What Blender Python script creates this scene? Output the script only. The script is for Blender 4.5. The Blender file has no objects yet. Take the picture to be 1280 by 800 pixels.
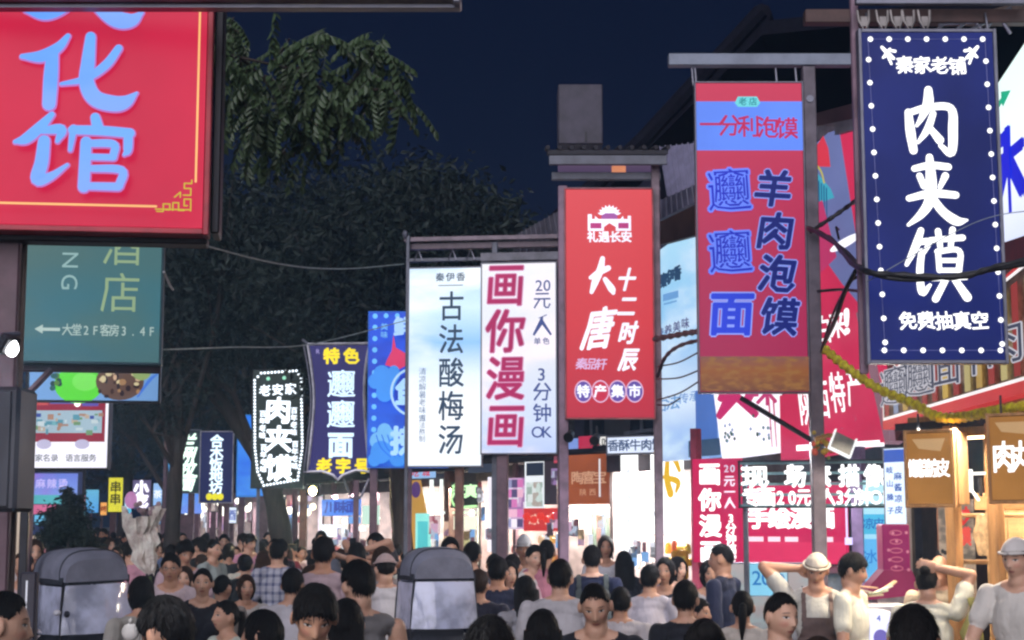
import bpy, math, random
import numpy as np
from mathutils import Vector, Matrix
R = math.radians
random.seed(7); rng = np.random.default_rng(7)
scene = bpy.context.scene
COL = scene.collection

# ------------------------------------------------------------------ camera, night sky, added fill sun, exposure
FPX = 2000.0; PITCH = math.atan(255 / FPX); CZ = 1.95
cam = bpy.data.objects.new('camera', bpy.data.cameras.new('camera')); COL.objects.link(cam)
cam.location = (0, 0, CZ); cam.rotation_euler = (R(90) + PITCH, 0, 0)
cam.data.sensor_width = 36; cam.data.lens = 36 * FPX / 1280
cam.data.clip_end = 2000; cam.data.clip_start = 0.05
cam.data.dof.use_dof = False
scene.camera = cam
world = bpy.data.worlds.new('World'); scene.world = world; world.use_nodes = True
wn = world.node_tree; bg = wn.nodes['Background']
tc = wn.nodes.new('ShaderNodeTexCoord'); sp = wn.nodes.new('ShaderNodeSeparateXYZ')
cr = wn.nodes.new('ShaderNodeValToRGB')
wn.links.new(tc.outputs['Generated'], sp.inputs[0]); wn.links.new(sp.outputs['Z'], cr.inputs[0])
cr.color_ramp.elements[0].position = 0.0; cr.color_ramp.elements[0].color = (0.003, 0.006, 0.024, 1)
cr.color_ramp.elements[1].position = 0.6; cr.color_ramp.elements[1].color = (0.0013, 0.0040, 0.019, 1)
wn.links.new(cr.outputs[0], bg.inputs[0]); bg.inputs[1].default_value = 1.0
fill_sun = bpy.data.lights.new('fill_sun', 'SUN'); fill_sun.energy = 2.7; fill_sun.angle = R(60); fill_sun.color = (0.97, 0.92, 1.0)  # broad lamp added behind the camera to light the crowd at night
so = bpy.data.objects.new('fill_sun', fill_sun); COL.objects.link(so); so.rotation_euler = (R(62), 0, R(-14))
scene.view_settings.view_transform = 'Standard'; scene.view_settings.look = 'None'
scene.view_settings.exposure = 0.0; scene.view_settings.gamma = 1.0; scene.view_settings.use_curve_mapping = False
scene.render.engine = 'CYCLES'
cy = scene.cycles
cy.use_denoising = True; cy.max_bounces = 5; cy.diffuse_bounces = 3; cy.glossy_bounces = 3
cy.transmission_bounces = 4; cy.transparent_max_bounces = 10
cy.sample_clamp_indirect = 6.0; cy.caustics_reflective = False; cy.caustics_refractive = False
cy.use_light_tree = True; cy.pixel_filter_type = 'BLACKMAN_HARRIS'; cy.filter_width = 2.4

def P(px, py, Y):
    """point of the street seen at photo pixel (px, py) at ground distance Y"""
    u = (px - 640) / FPX; v = (400 - py) / FPX
    c, s = math.cos(PITCH), math.sin(PITCH)
    d = Vector((u, c - v * s, s + v * c))
    return Vector((0, 0, CZ)) + d * (Y / d.y)

def lin(c):
    """sRGB 0..255 -> linear"""
    return tuple(((x / 255) / 12.92 if x / 255 <= 0.04045 else ((x / 255 + 0.055) / 1.055) ** 2.4) for x in c)

# ------------------------------------------------------------------ node helpers
class V:
    def __init__(s, nt, sock): s.nt = nt; s.s = sock
    def _m(s, op, o=None, p=None):
        n = s.nt.nodes.new('ShaderNodeMath'); n.operation = op; s.nt.links.new(s.s, n.inputs[0])
        for i, q in ((1, o), (2, p)):
            if q is None: continue
            if isinstance(q, V): s.nt.links.new(q.s, n.inputs[i])
            else: n.inputs[i].default_value = float(q)
        return V(s.nt, n.outputs[0])
    def __add__(s, o): return s._m('ADD', o)
    def __sub__(s, o): return s._m('SUBTRACT', o)
    def __mul__(s, o): return s._m('MULTIPLY', o)
    def __truediv__(s, o): return s._m('DIVIDE', o)
    def abs(s): return s._m('ABSOLUTE')
    def sq(s): return s * s
    def mx(s, o): return s._m('MAXIMUM', o)
    def mn(s, o): return s._m('MINIMUM', o)
    def sin(s): return s._m('SINE')
    def gt(s, o): return s._m('GREATER_THAN', o)
    def step(s, a, b):
        n = s.nt.nodes.new('ShaderNodeMapRange'); n.interpolation_type = 'SMOOTHSTEP'
        s.nt.links.new(s.s, n.inputs[0]); n.inputs[1].default_value = a; n.inputs[2].default_value = b
        return V(s.nt, n.outputs[0])

MATS = {}
def newmat(name):
    m = bpy.data.materials.new(name); m.use_nodes = True
    nt = m.node_tree; b = nt.nodes['Principled BSDF']
    return m, nt, b

def coords(nt, kind='Object'):
    return nt.nodes.new('ShaderNodeTexCoord').outputs[kind]

def noise(nt, vec, scale, detail=3, stretch=None, rough=0.5):
    if stretch:
        mp = nt.nodes.new('ShaderNodeMapping'); mp.inputs['Scale'].default_value = stretch
        nt.links.new(vec, mp.inputs[0]); vec = mp.outputs[0]
    n = nt.nodes.new('ShaderNodeTexNoise'); n.inputs['Scale'].default_value = scale
    n.inputs['Detail'].default_value = detail; n.inputs['Roughness'].default_value = rough
    nt.links.new(vec, n.inputs['Vector']); return n.outputs['Fac']

def mixc(nt, fac, a, b):
    n = nt.nodes.new('ShaderNodeMix'); n.data_type = 'RGBA'
    if isinstance(fac, V): fac = fac.s
    if isinstance(fac, (int, float)): n.inputs[0].default_value = fac
    else: nt.links.new(fac, n.inputs[0])
    for i, q in ((6, a), (7, b)):
        if isinstance(q, tuple): n.inputs[i].default_value = (*q[:3], 1)
        else: nt.links.new(q, n.inputs[i])
    return n.outputs[2]

def bump(nt, b, h, strength, dist=0.01):
    n = nt.nodes.new('ShaderNodeBump'); n.inputs['Strength'].default_value = strength; n.inputs['Distance'].default_value = dist
    nt.links.new(h, n.inputs['Height']); nt.links.new(n.outputs[0], b.inputs['Normal'])

def M(name, base, rough=0.6, metal=0.0, nz=0.35, scale=6, stretch=None, bmp=0.0, spec=0.5):
    """ordinary surface: base colour varied by dirt-like noise"""
    if name in MATS: return MATS[name]
    m, nt, b = newmat(name)
    v = coords(nt)
    f = noise(nt, v, scale, 5, stretch, 0.6)
    dark = tuple(c * (1 - nz) for c in base); light = tuple(min(1, c * (1 + nz * 0.8)) for c in base)
    nt.links.new(mixc(nt, V(nt, f).step(0.3, 0.7), dark, light), b.inputs['Base Color'])
    rr = V(nt, f) * 0.25 + (rough - 0.12)
    nt.links.new(rr.s, b.inputs['Roughness'])
    b.inputs['Metallic'].default_value = metal; b.inputs['Specular IOR Level'].default_value = spec
    if bmp: bump(nt, b, noise(nt, v, scale * 5, 4, stretch), bmp)
    MATS[name] = m; return m

def EM(rgb, s=1.0, uneven=0.10, key=None):
    """backlit print or lamp; rgb is what the lit sheet shows, 0..255"""
    k = key or ('lit', tuple(rgb), s, uneven)
    if k in MATS: return MATS[k]
    m, nt, b = newmat('lit_sheet')
    c = lin(rgb)
    b.inputs['Base Color'].default_value = (*[x * 0.04 for x in c], 1)
    b.inputs['Roughness'].default_value = 0.35; b.inputs['Specular IOR Level'].default_value = 0.2
    f = V(nt, noise(nt, coords(nt), 1.7, 3)).step(0.25, 0.75) * (2 * uneven) + (1 - uneven)
    b.inputs['Emission Color'].default_value = (*c, 1)
    nt.links.new((f * s).s, b.inputs['Emission Strength'])
    MATS[k] = m; return m

def GRAD(stops, s=1.0, cloud=None, cs=2.0, key=None):
    """backlit print with a vertical colour run (top to bottom) and optional cloud colour"""
    k = key or ('grad', tuple(stops), s, cloud)
    if k in MATS: return MATS[k]
    m, nt, b = newmat('lit_print')
    g = coords(nt, 'Generated')
    sx = nt.nodes.new('ShaderNodeSeparateXYZ'); nt.links.new(g, sx.inputs[0])
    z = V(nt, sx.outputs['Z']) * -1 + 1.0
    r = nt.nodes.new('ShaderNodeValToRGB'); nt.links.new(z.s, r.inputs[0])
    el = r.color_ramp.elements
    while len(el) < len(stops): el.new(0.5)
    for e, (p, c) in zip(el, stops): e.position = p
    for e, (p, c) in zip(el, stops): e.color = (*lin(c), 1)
    out = r.outputs[0]
    if cloud:
        f = V(nt, noise(nt, coords(nt), cs, 4, (0.6, 0.6, 1.4))).step(0.42, 0.68)
        out = mixc(nt, f, out, lin(cloud))
    nt.links.new(out, b.inputs['Emission Color']); b.inputs['Emission Strength'].default_value = s
    b.inputs['Base Color'].default_value = (0.02, 0.02, 0.02, 1); b.inputs['Roughness'].default_value = 0.35; b.inputs['Specular IOR Level'].default_value = 0.2
    MATS[k] = m; return m

# ------------------------------------------------------------------ objects
def tag(o, label=None, cat=None, group=None, kind=None):
    if label: o['label'] = label
    if cat: o['category'] = cat
    if group: o['group'] = group
    if kind: o['kind'] = kind
    return o

def thing(name, label, cat, loc=(0, 0, 0), rz=0.0, group=None):
    o = bpy.data.objects.new(name, None); COL.objects.link(o); o.empty_display_size = 0.1
    o.location = loc; o.rotation_euler = (0, 0, rz)
    return tag(o, label, cat, group)

def link(name, me, parent=None, loc=None):
    o = bpy.data.objects.new(name, me); COL.objects.link(o)
    if parent is not None: o.parent = parent
    if loc is not None: o.location = loc
    return o

class MB:
    def __init__(s): s.v = []; s.f = []; s.m = []; s.mats = []; s.starts = []
    def mi(s, mat):
        if mat is None: return 0
        if mat not in s.mats: s.mats.append(mat)
        return s.mats.index(mat)
    def add(s, vs, fs, mat=None):
        b = len(s.v); s.starts.append(b); s.v.extend([tuple(v) for v in vs]); k = s.mi(mat)
        for f in fs: s.f.append(tuple(b + i for i in f)); s.m.append(k)
        return s
    def box(s, c, d, mat=None, rot=None, ch=0.0):
        hx, hy, hz = d[0] / 2, d[1] / 2, d[2] / 2
        vs = []; fs = []
        if ch <= 0:
            vs = [(x * hx, y * hy, z * hz) for x in (-1, 1) for y in (-1, 1) for z in (-1, 1)]
            fs = [(0, 1, 3, 2), (4, 6, 7, 5), (0, 4, 5, 1), (2, 3, 7, 6), (0, 2, 6, 4), (1, 5, 7, 3)]
        else:
            ch = min(ch, hx * .6, hy * .6, hz * .6); idx = {}
            for x in (-1, 1):
                for y in (-1, 1):
                    for z in (-1, 1):
                        for a in range(3):
                            p = [x * (hx - ch), y * (hy - ch), z * (hz - ch)]
                            p[a] = (x, y, z)[a] * (hx, hy, hz)[a]
                            idx[(x, y, z, a)] = len(vs); vs.append(tuple(p))
            for a in range(3):
                b_, c_ = (a + 1) % 3, (a + 2) % 3
                for sg in (-1, 1):
                    q = []
                    for (u, w) in ((-1, -1), (1, -1), (1, 1), (-1, 1)):
                        k = [0, 0, 0]; k[a] = sg; k[b_] = u; k[c_] = w; q.append(idx[(*k, a)])
                    fs.append(tuple(q if sg > 0 else q[::-1]))
                for u in (-1, 1):
                    for w in (-1, 1):
                        k1 = [0, 0, 0]; k1[b_] = u; k1[c_] = w
                        k0 = list(k1); k0[a] = -1; k2 = list(k1); k2[a] = 1
                        q = [idx[(*k0, b_)], idx[(*k2, b_)], idx[(*k2, c_)], idx[(*k0, c_)]]
                        fs.append(tuple(q if u * w < 0 else q[::-1]))
            for x in (-1, 1):
                for y in (-1, 1):
                    for z in (-1, 1):
                        q = [idx[(x, y, z, 0)], idx[(x, y, z, 1)], idx[(x, y, z, 2)]]
                        fs.append(tuple(q if x * y * z > 0 else q[::-1]))
        c = Vector(c); M3 = rot or Matrix.Identity(3)
        return s.add([c + M3 @ Vector(v) for v in vs], fs, mat)
    def cyl(s, p0, p1, r0, r1=None, n=12, mat=None, cap=True):
        return s.tube([p0, p1], [r0, r0 if r1 is None else r1], n, mat, cap)
    def tube(s, pts, rs, n=8, mat=None, cap=True):
        pts = [Vector(p) for p in pts]
        if isinstance(rs, (int, float)): rs = [rs] * len(pts)
        vs = []; fs = []; up = None
        for i, p in enumerate(pts):
            d = (pts[min(i + 1, len(pts) - 1)] - pts[max(i - 1, 0)]).normalized()
            if up is None:
                up = d.orthogonal().normalized()
            up = (up - d * up.dot(d)).normalized(); w = d.cross(up)
            for k in range(n):
                a = 2 * math.pi * k / n
                vs.append(p + (up * math.cos(a) + w * math.sin(a)) * rs[i])
        for i in range(len(pts) - 1):
            for k in range(n):
                a, b = i * n + k, i * n + (k + 1) % n
                fs.append((a, b, b + n, a + n))
        if cap:
            fs.append(tuple(range(n))[::-1]); fs.append(tuple((len(pts) - 1) * n + k for k in range(n)))
        return s.add(vs, fs, mat)
    def ball(s, c, r, nu=12, nv=8, mat=None, rot=None):
        if isinstance(r, (int, float)): r = (r, r, r)
        c = Vector(c); vs = [(0, 0, -r[2])]; fs = []
        for j in range(1, nv):
            t = -math.pi / 2 + math.pi * j / nv
            for i in range(nu):
                a = 2 * math.pi * i / nu
                vs.append((r[0] * math.cos(t) * math.cos(a), r[1] * math.cos(t) * math.sin(a), r[2] * math.sin(t)))
        vs.append((0, 0, r[2])); L = len(vs) - 1
        for i in range(nu):
            k = (i + 1) % nu
            fs.append((0, 1 + k, 1 + i)); fs.append((L, L - nu + i, L - nu + k))
            for j in range(nv - 2):
                a = 1 + j * nu
                fs.append((a + i, a + k, a + nu + k, a + nu + i))
        M3 = rot or Matrix.Identity(3)
        return s.add([c + M3 @ Vector(v) for v in vs], fs, mat)
    def prism(s, pts, y0, y1, mat=None):
        """outline in (x, z), counter-clockwise seen from -y, from y0 (front) to y1"""
        n = len(pts)
        vs = [(x, y0, z) for x, z in pts] + [(x, y1, z) for x, z in pts]
        fs = [tuple(range(n)), tuple(range(n, 2 * n))[::-1]]
        fs += [(i + n, (i + 1) % n + n, (i + 1) % n, i) for i in range(n)]
        return s.add(vs, fs, mat)
    def build(s, name, mat=None, parent=None, loc=None, smooth=False):
        me = bpy.data.meshes.new(name); me.from_pydata(s.v, [], s.f)
        ms = s.mats or ([mat] if mat else [])
        for m in ms: me.materials.append(m)
        if len(ms) > 1: me.polygons.foreach_set('material_index', s.m)
        if smooth: me.polygons.foreach_set('use_smooth', [True] * len(me.polygons))
        me.update()
        return link(name, me, parent, loc)

def build_split(mb, name, mat=None, parent=None):
    """every piece that was added becomes an object of its own"""
    st = mb.starts + [len(mb.v)]; fi = 0; last = None
    for a, c in zip(st, st[1:]):
        q = MB(); q.v = mb.v[a:c]; q.f = [tuple(i - a for i in f) for f in mb.f if a <= f[0] < c]; q.m = [0]*len(q.f)
        last = q.build(name, mat or (mb.mats[0] if mb.mats else None), parent)
    return last

def catmull(pts, k=6):
    pts = [np.array(p, float) for p in pts]
    if len(pts) < 3: 
        return [pts[0] + (pts[1] - pts[0]) * t for t in np.linspace(0, 1, k)] if len(pts) == 2 else pts
    q = [2 * pts[0] - pts[1]] + pts + [2 * pts[-1] - pts[-2]]; out = []
    for i in range(1, len(q) - 2):
        for t in np.arange(0, 1, 1 / k):
            out.append(0.5 * ((2 * q[i]) + (-q[i-1] + q[i+1]) * t + (2*q[i-1] - 5*q[i] + 4*q[i+1] - q[i+2]) * t*t + (-q[i-1] + 3*q[i] - 3*q[i+1] + q[i+2]) * t**3))
    out.append(pts[-1]); return out

# ------------------------------------------------------------------ lettering
GL = {}
def glyph(ch, bold=0.0):
    k = (ch, bold)
    if k not in GL:
        c = bpy.data.curves.new('lettering', 'FONT'); c.body = ch; c.offset = bold; c.resolution_u = 1 if ord(ch) > 0x2000 else 4
        o = bpy.data.objects.new('lettering', c)
        me = bpy.data.meshes.new_from_object(o)
        vs = np.array([v.co[:] for v in me.vertices]) if len(me.vertices) else np.zeros((0, 3))
        fs = [tuple(p.vertices) for p in me.polygons]
        bpy.data.meshes.remove(me); bpy.data.objects.remove(o); bpy.data.curves.remove(c)
        GL[k] = (vs[:, :2] if len(vs) else vs, fs)
    return GL[k]
_gv, _ = glyph('国'); GC = (_gv.max(0) + _gv.min(0)) / 2; GS = float((_gv.max(0) - _gv.min(0)).max())

class Board:
    """a sign box standing between two photo columns; local frame: x along the face, z up, front is -y"""
    def __init__(s, name, label, cat, px0, px1, py0, py1, Y0, Y1=None, group=None, thick=0.1):
        Y1 = Y0 if Y1 is None else Y1
        pm = (py0 + py1) / 2
        a = P(px0, pm, Y0); b = P(px1, pm, Y1); c = (a + b) / 2
        s.px0, s.px1, s.py0, s.py1 = px0, px1, py0, py1
        s.w = math.hypot(b.x - a.x, b.y - a.y); s.rz = math.atan2(b.y - a.y, b.x - a.x)
        s.Y = c.y; s.pc = (px0 + px1) / 2
        s.zt = P(s.pc, py0, c.y).z; s.zb = P(s.pc, py1, c.y).z
        s.root = thing(name, label, cat, (c.x, c.y, 0), s.rz, group); s.t = thick; s.layer = 1
        s.k = s.w / (px1 - px0)
    def x(s, px): return (px - s.pc) * s.k
    def z(s, py): return s.zb + (s.py1 - py) * (s.zt - s.zb) / (s.py1 - s.py0)
    def panel(s, mat, frame=None, fw=0.018, proud=0.008, body=None, name='light_panel'):
        h = s.zt - s.zb
        MB().box((0, -s.t/2 + 0.004, (s.zt + s.zb)/2), (s.w - 0.01, 0.012, h - 0.01), ).build(name, mat, s.root)
        MB().box((0, 0.006, (s.zt + s.zb)/2), (s.w - 0.002, s.t - 0.012, h - 0.002), ch=0.004).build('sign_box', body or metal_dark, s.root)
        if frame:
            b = MB(); y = -s.t/2 + s.t*0.3 - proud; d = s.t*0.6
            for sx in (-1, 1): b.box((sx*(s.w/2 + fw/2 - .002), y, (s.zt + s.zb)/2), (fw, d, h + 2*fw), ch=0.003)
            for z in (s.zb - fw/2 + .002, s.zt + fw/2 - .002): b.box((0, y, z), (s.w - .004, d, fw), ch=0.003)
            b.build('frame', frame, s.root)
        return s
    def front(s):
        y = -s.t/2 - 0.003 - 0.0025 * s.layer; s.layer += 1; return y
    def rect(s, px0, px1, py0, py1, mat, name='printed_band'):
        y = s.front(); b = MB()
        b.prism([(s.x(px0), s.z(py1)), (s.x(px1), s.z(py1)), (s.x(px1), s.z(py0)), (s.x(px0), s.z(py0))], y, y + 0.002)
        return b.build(name, mat, s.root)
    def poly(s, pts, mat, name='printed_shape'):
        """outline in photo pixels, any winding"""
        q = [(s.x(a), s.z(b)) for a, b in pts]
        A = sum(q[i-1][0]*q[i][1] - q[i][0]*q[i-1][1] for i in range(len(q)))
        if A < 0: q = q[::-1]
        y = s.front()
        return MB().prism(q, y, y + 0.002).build(name, mat, s.root)
    def disc(s, px, py, rx, ry, mat, name='printed_disc', ring=0.0, n=24):
        y = s.front(); b = MB(); kx = s.k
        pts = [(s.x(px) + rx*kx*math.cos(a), s.z(py) + ry*kx*math.sin(a)) for a in [2*math.pi*i/n for i in range(n)]]
        if ring:
            q = [(s.x(px) + (rx-ring)*kx*math.cos(a), s.z(py) + (ry-ring)*kx*math.sin(a)) for a in [2*math.pi*i/n for i in range(n)]]
            b.add([(x, y, z) for x, z in pts + q], [(i, (i+1) % n, n + (i+1) % n, n + i) for i in range(n)])
        else: b.prism(pts, y, y + 0.002)
        return b.build(name, mat, s.root)
    def text(s, chars, px, py, size, mat, bold=0.02, dx=0, dy=None, sx=1.0, rot=0.0, slant=0.0, outline=None, ob=0.03, cb=None, jit=0.0, name='lettering'):
        """chars one by one; size in photo pixels; (px,py) centre of the first"""
        if dy is None and dx == 0: dy = size * 1.12
        dy = dy or 0
        for mt, br in ((outline, bold + ob), (mat, bold)):
            if mt is None: continue
            y = s.front(); b = MB(); ca, sa = math.cos(rot), math.sin(rot)
            nsh = 1 if br < .004 else (4 if br < .03 or size < 14 else 8)
            sh = [(0, 0)] + ([(br*math.cos(2*math.pi*(q + .5)/nsh), br*math.sin(2*math.pi*(q + .5)/nsh)) for q in range(nsh)] if nsh > 1 else [])
            for i, ch in enumerate(chars):
                if ch == ' ': continue
                g, fs = glyph(ch, 0.0)
                if not len(g): continue
                ctr = GC if ord(ch) > 0x2000 else np.array([(g[:, 0].max() + g[:, 0].min())/2, GC[1]])
                jr = math.sin(i * 12.9 + size) * jit; cj, sj = math.cos(jr), math.sin(jr)
                for si, (ox, oz) in enumerate(sh):
                    q = (g - ctr + np.array([ox/max(sx, .5), oz])) / GS * size
                    u = q[:, 0]*sx + slant*q[:, 1]; w = q[:, 1]
                    u, w = u*cj - w*sj, u*sj + w*cj; u, w = u*ca - w*sa, u*sa + w*ca
                    X_ = (px + dx*i + u - s.pc)*s.k; Z_ = s.zb + (s.py1 - (py + dy*i - w))*(s.zt - s.zb)/(s.py1 - s.py0)
                    yy = y - .0001*si
                    b.add([(p_, yy, q_) for p_, q_ in zip(X_.tolist(), Z_.tolist())], fs)
            b.build(name, mt, s.root)
        return s
    def strokes(s, lst, mat, grow=0.0, name='brush_lettering'):
        b = MB(); y0 = s.front()
        for j, st in enumerate(lst):
            y = y0 - 0.0004 * j
            c = catmull(st, 6); c = [(s.x(p[0]), s.z(p[1]), (p[2] + 2*grow)/2*s.k) for p in c]
            n = len(c); L = []; Rr = []; 
            for i in range(n):
                a, d = c[max(0, i-1)], c[min(n-1, i+1)]
                tx, tz = d[0]-a[0], d[1]-a[1]; l = math.hypot(tx, tz) or 1; tx, tz = tx/l, tz/l
                L.append((c[i][0]-tz*c[i][2], c[i][1]+tx*c[i][2])); Rr.append((c[i][0]+tz*c[i][2], c[i][1]-tx*c[i][2]))
            vs = [(x, y, z) for x, z in L + Rr]
            b.add(vs, [(i, n+i, n+i+1, i+1) for i in range(n-1)])
            for e in (0, n-1):
                cx, cz, r = c[e]
                b.add([(cx + r*math.cos(t), y - 0.0002, cz + r*math.sin(t)) for t in [2*math.pi*k/12 for k in range(12)]], [tuple(range(12))])
        s.layer += 3
        return b.build(name, mat, s.root)
    def post(s, px, ytop, w=0.08, back=0.0, mat=None, ybot=None, name='post', n=None):
        z1 = s.z(ytop); z0 = 0 if ybot is None else s.z(ybot)
        b = MB().box((s.x(px), back, (z0+z1)/2), (w, w, z1-z0), ch=0.006)
        return b.build(name, mat or post_brown, s.root)
    def bar(s, px0, px1, py, h=0.06, back=0.0, mat=None, name='beam', d=None):
        b = MB().box(((s.x(px0)+s.x(px1))/2, back, s.z(py)), (s.x(px1)-s.x(px0), d or h, h), ch=0.005)
        return b.build(name, mat or post_brown, s.root)

def PRINT(cols, s=1.0, scale=6.0, key=None):
    """lit printed sheet: irregular blocks of several inks"""
    k = key or ('print', tuple(cols), s, scale)
    if k in MATS: return MATS[k]
    m, nt, b = newmat('printed_sheet')
    vo = nt.nodes.new('ShaderNodeTexVoronoi'); vo.inputs['Scale'].default_value = scale; vo.distance = 'CHEBYCHEV'; vo.inputs['Randomness'].default_value = .8
    nt.links.new(coords(nt), vo.inputs['Vector'])
    sx = nt.nodes.new('ShaderNodeSeparateXYZ'); nt.links.new(vo.outputs['Color'], sx.inputs[0])
    r = nt.nodes.new('ShaderNodeValToRGB'); r.color_ramp.interpolation = 'CONSTANT'; nt.links.new(sx.outputs[0], r.inputs[0])
    el = r.color_ramp.elements
    while len(el) < len(cols): el.new(.5)
    for i, e in enumerate(el): e.position = i/len(cols)
    for e, c in zip(el, cols): e.color = (*lin(c), 1)
    f = V(nt, noise(nt, coords(nt), scale*5, 3)).step(.35, .7)
    out = mixc(nt, f*.45, r.outputs[0], lin(cols[0]))
    nt.links.new(out, b.inputs['Emission Color']); b.inputs['Emission Strength'].default_value = s
    b.inputs['Base Color'].default_value = (.04, .04, .04, 1); b.inputs['Roughness'].default_value = .4
    MATS[k] = m; return m

metal_dark = M('dark_painted_metal', (0.03, 0.03, 0.035), 0.45, 0.6)
metal_grey = M('galvanised_steel', (0.20, 0.205, 0.25), 0.45, 0.7, nz=0.2)
post_brown = M('maroon_painted_steel', (0.15, 0.09, 0.11), 0.5, 0.1, nz=0.3, bmp=0.2)
post_grey = M('grey_painted_steel', (0.12, 0.13, 0.16), 0.5, 0.2, nz=0.3)
wood_dark = M('dark_timber', (0.10, 0.055, 0.035), 0.6, 0, stretch=(1, 1, 12), scale=3, bmp=0.3)
black_rubber = M('black_cable_rubber', (0.012, 0.012, 0.014), 0.5)
roof_tile = M('grey_roof_tile', (0.025, 0.025, 0.034), 0.7, 0, scale=14, bmp=0.4)
WHITE = lambda s=1.6: EM((255, 255, 255), min(s, 1.7), 0.05)
# ------------------------------------------------------------------ ground
def ground():
    m, nt, b = newmat('grey_paving')
    v = coords(nt)
    br = nt.nodes.new('ShaderNodeTexBrick'); nt.links.new(v, br.inputs['Vector'])
    br.inputs['Scale'].default_value = 1.0; br.inputs['Brick Width'].default_value = 0.6; br.inputs['Row Height'].default_value = 0.3
    br.inputs['Mortar Size'].default_value = 0.006
    br.inputs['Color1'].default_value = (0.13, 0.12, 0.12, 1); br.inputs['Color2'].default_value = (0.09, 0.088, 0.09, 1); br.inputs['Mortar'].default_value = (0.03, 0.03, 0.03, 1)
    f = noise(nt, v, 3, 5)
    nt.links.new(mixc(nt, f, br.outputs[0], (0.05, 0.05, 0.052)), b.inputs['Base Color'])
    b.inputs['Roughness'].default_value = 0.5
    bump(nt, b, br.outputs['Fac'], 0.3)
    g = MB(); g.add([(-400, -60, 0), (400, -60, 0), (400, 900, 0), (-400, 900, 0)], [(0, 1, 2, 3)])
    tag(g.build('ground', m), kind='structure')
ground()

# ------------------------------------------------------------------ large background masses
def wall_run(name, label, pts, h, mat, thick=0.3, cat='building'):
    """a shop block: wall standing along ground points, with a roof behind"""
    r = thing(name, label, cat, (pts[0][0], pts[0][1], 0))
    return r

def hall():
    """dark hall with a big tiled roof rising behind the signs, top right"""
    Y = 24.0
    c = P(1010, 300, Y); rz = R(-14)
    r = thing('hall_building', 'dark old hall with broad tiled gable roof behind the hanging signs', 'building', (c.x, c.y, 0), rz)
    wm = M('hall_plaster', (0.035, 0.035, 0.06), 0.8, spec=.1); tm = M('hall_tile', (0.008, 0.008, 0.014), 0.9, scale=18, bmp=0.5, spec=.05)
    MB().box((0.9, 2.5, 3.4), (6.6, 4.6, 6.8)).build('wall', wm, r)
    b = MB()
    # left roof slope running up to the right, with battens
    a0, a1 = Vector((-4.3, -0.4, 6.1)), Vector((-4.3, 5.6, 6.1)); t0, t1 = Vector((-0.6, -0.4, 9.6)), Vector((-0.6, 5.6, 9.6))
    def slab(a0, a1, t0, t1, th=0.22):
        vs = [a0, a1, t1, t0]; vs += [v - Vector((0, 0, th)) for v in vs]
        b.add(vs, [(0, 3, 2, 1), (4, 5, 6, 7), (0, 4, 7, 3), (1, 2, 6, 5), (0, 1, 5, 4), (2, 3, 7, 6)])
    slab(a0, a1, t0, t1); slab(t0, t1, Vector((6.0, -0.4, 9.8)), Vector((6.0, 5.6, 9.8)))
    roof = b.build('roof', tm, r)
    b = MB()
    for i in range(16):
        y = -0.3 + i * 0.38
        b.tube([a0 + Vector((0, y + .4, .06)), t0 + Vector((0, y + .4, .06))], 0.07, 6)
    build_split(b, 'tile_ridge', tm, roof)
    b = MB(); b.tube([t0 + Vector((0, 0, .12)), t1 + Vector((0, 0, .12))], 0.16, 8)
    b.tube([a0 + Vector((-.1, 0, .05)), (a0 + t0)/2 + Vector((0, 0, .0)), t0 + Vector((0, 0, .15))], 0.13, 8)
    b.build('roof_ridge', tm, roof)
    MB().box((0.1, 0.12, 5.4), (2.2, 0.12, 1.1)).build('upper_panel', M('hall_panel', (0.03, 0.027, 0.035), 0.7, spec=.1), r)
    w = MB(); w.box((-1.4, 0.16, 5.2), (0.7, 0.1, 0.9), ch=.01); w.build('window', M('dark_window', (0.01, 0.012, 0.02), 0.1), r)
    # gable wall below the roof slope
    g = MB(); g.prism([(-3.7, 0.0), (-2.3, 0.0), (-2.3, 7.6), (-3.7, 6.3)], 0.3, 4.6)
    g.build('gable_wall', wm, r)
hall()

def tiled_porch(name, label, px0, px1, py0, py1, Y, depth=0.7, drop=0.28, mat=None, cat='roof canopy', under=None, legs=None):
    """small roof on a frame: sloped sheet with tile rows, fascia, beam; py0 top edge, py1 lower edge of the fascia"""
    bo = Board(name, label, cat, px0, px1, py0, py1, Y)
    h = bo.zt - bo.zb; w = bo.w
    b = MB(); y0, y1 = -depth/2, depth/2
    b.add([(-w/2, y0, bo.zt - drop), (w/2, y0, bo.zt - drop), (w/2, y1, bo.zt), (-w/2, y1, bo.zt),
           (-w/2, y0, bo.zt - drop - .04), (w/2, y0, bo.zt - drop - .04), (w/2, y1, bo.zt - .04), (-w/2, y1, bo.zt - .04)],
          [(0, 1, 2, 3), (7, 6, 5, 4), (0, 4, 5, 1), (1, 5, 6, 2), (2, 6, 7, 3), (3, 7, 4, 0)])
    b.build('roof_sheet', mat or roof_tile, bo.root)
    n = int(w / 0.11)
    b = MB()
    for i in range(n + 1):
        x = -w/2 + w * i / n
        b.tube([(x, y0 - .02, bo.zt - drop + .02), (x, y1, bo.zt + .02)], 0.022, 6)
    build_split(b, 'tile_row', mat or roof_tile, bo.root)
    MB().box((0, y0 + .03, bo.zt - drop - .09), (w - .02, .04, .09), ch=.006).build('fascia', under or post_grey, bo.root)
    return bo

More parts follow.
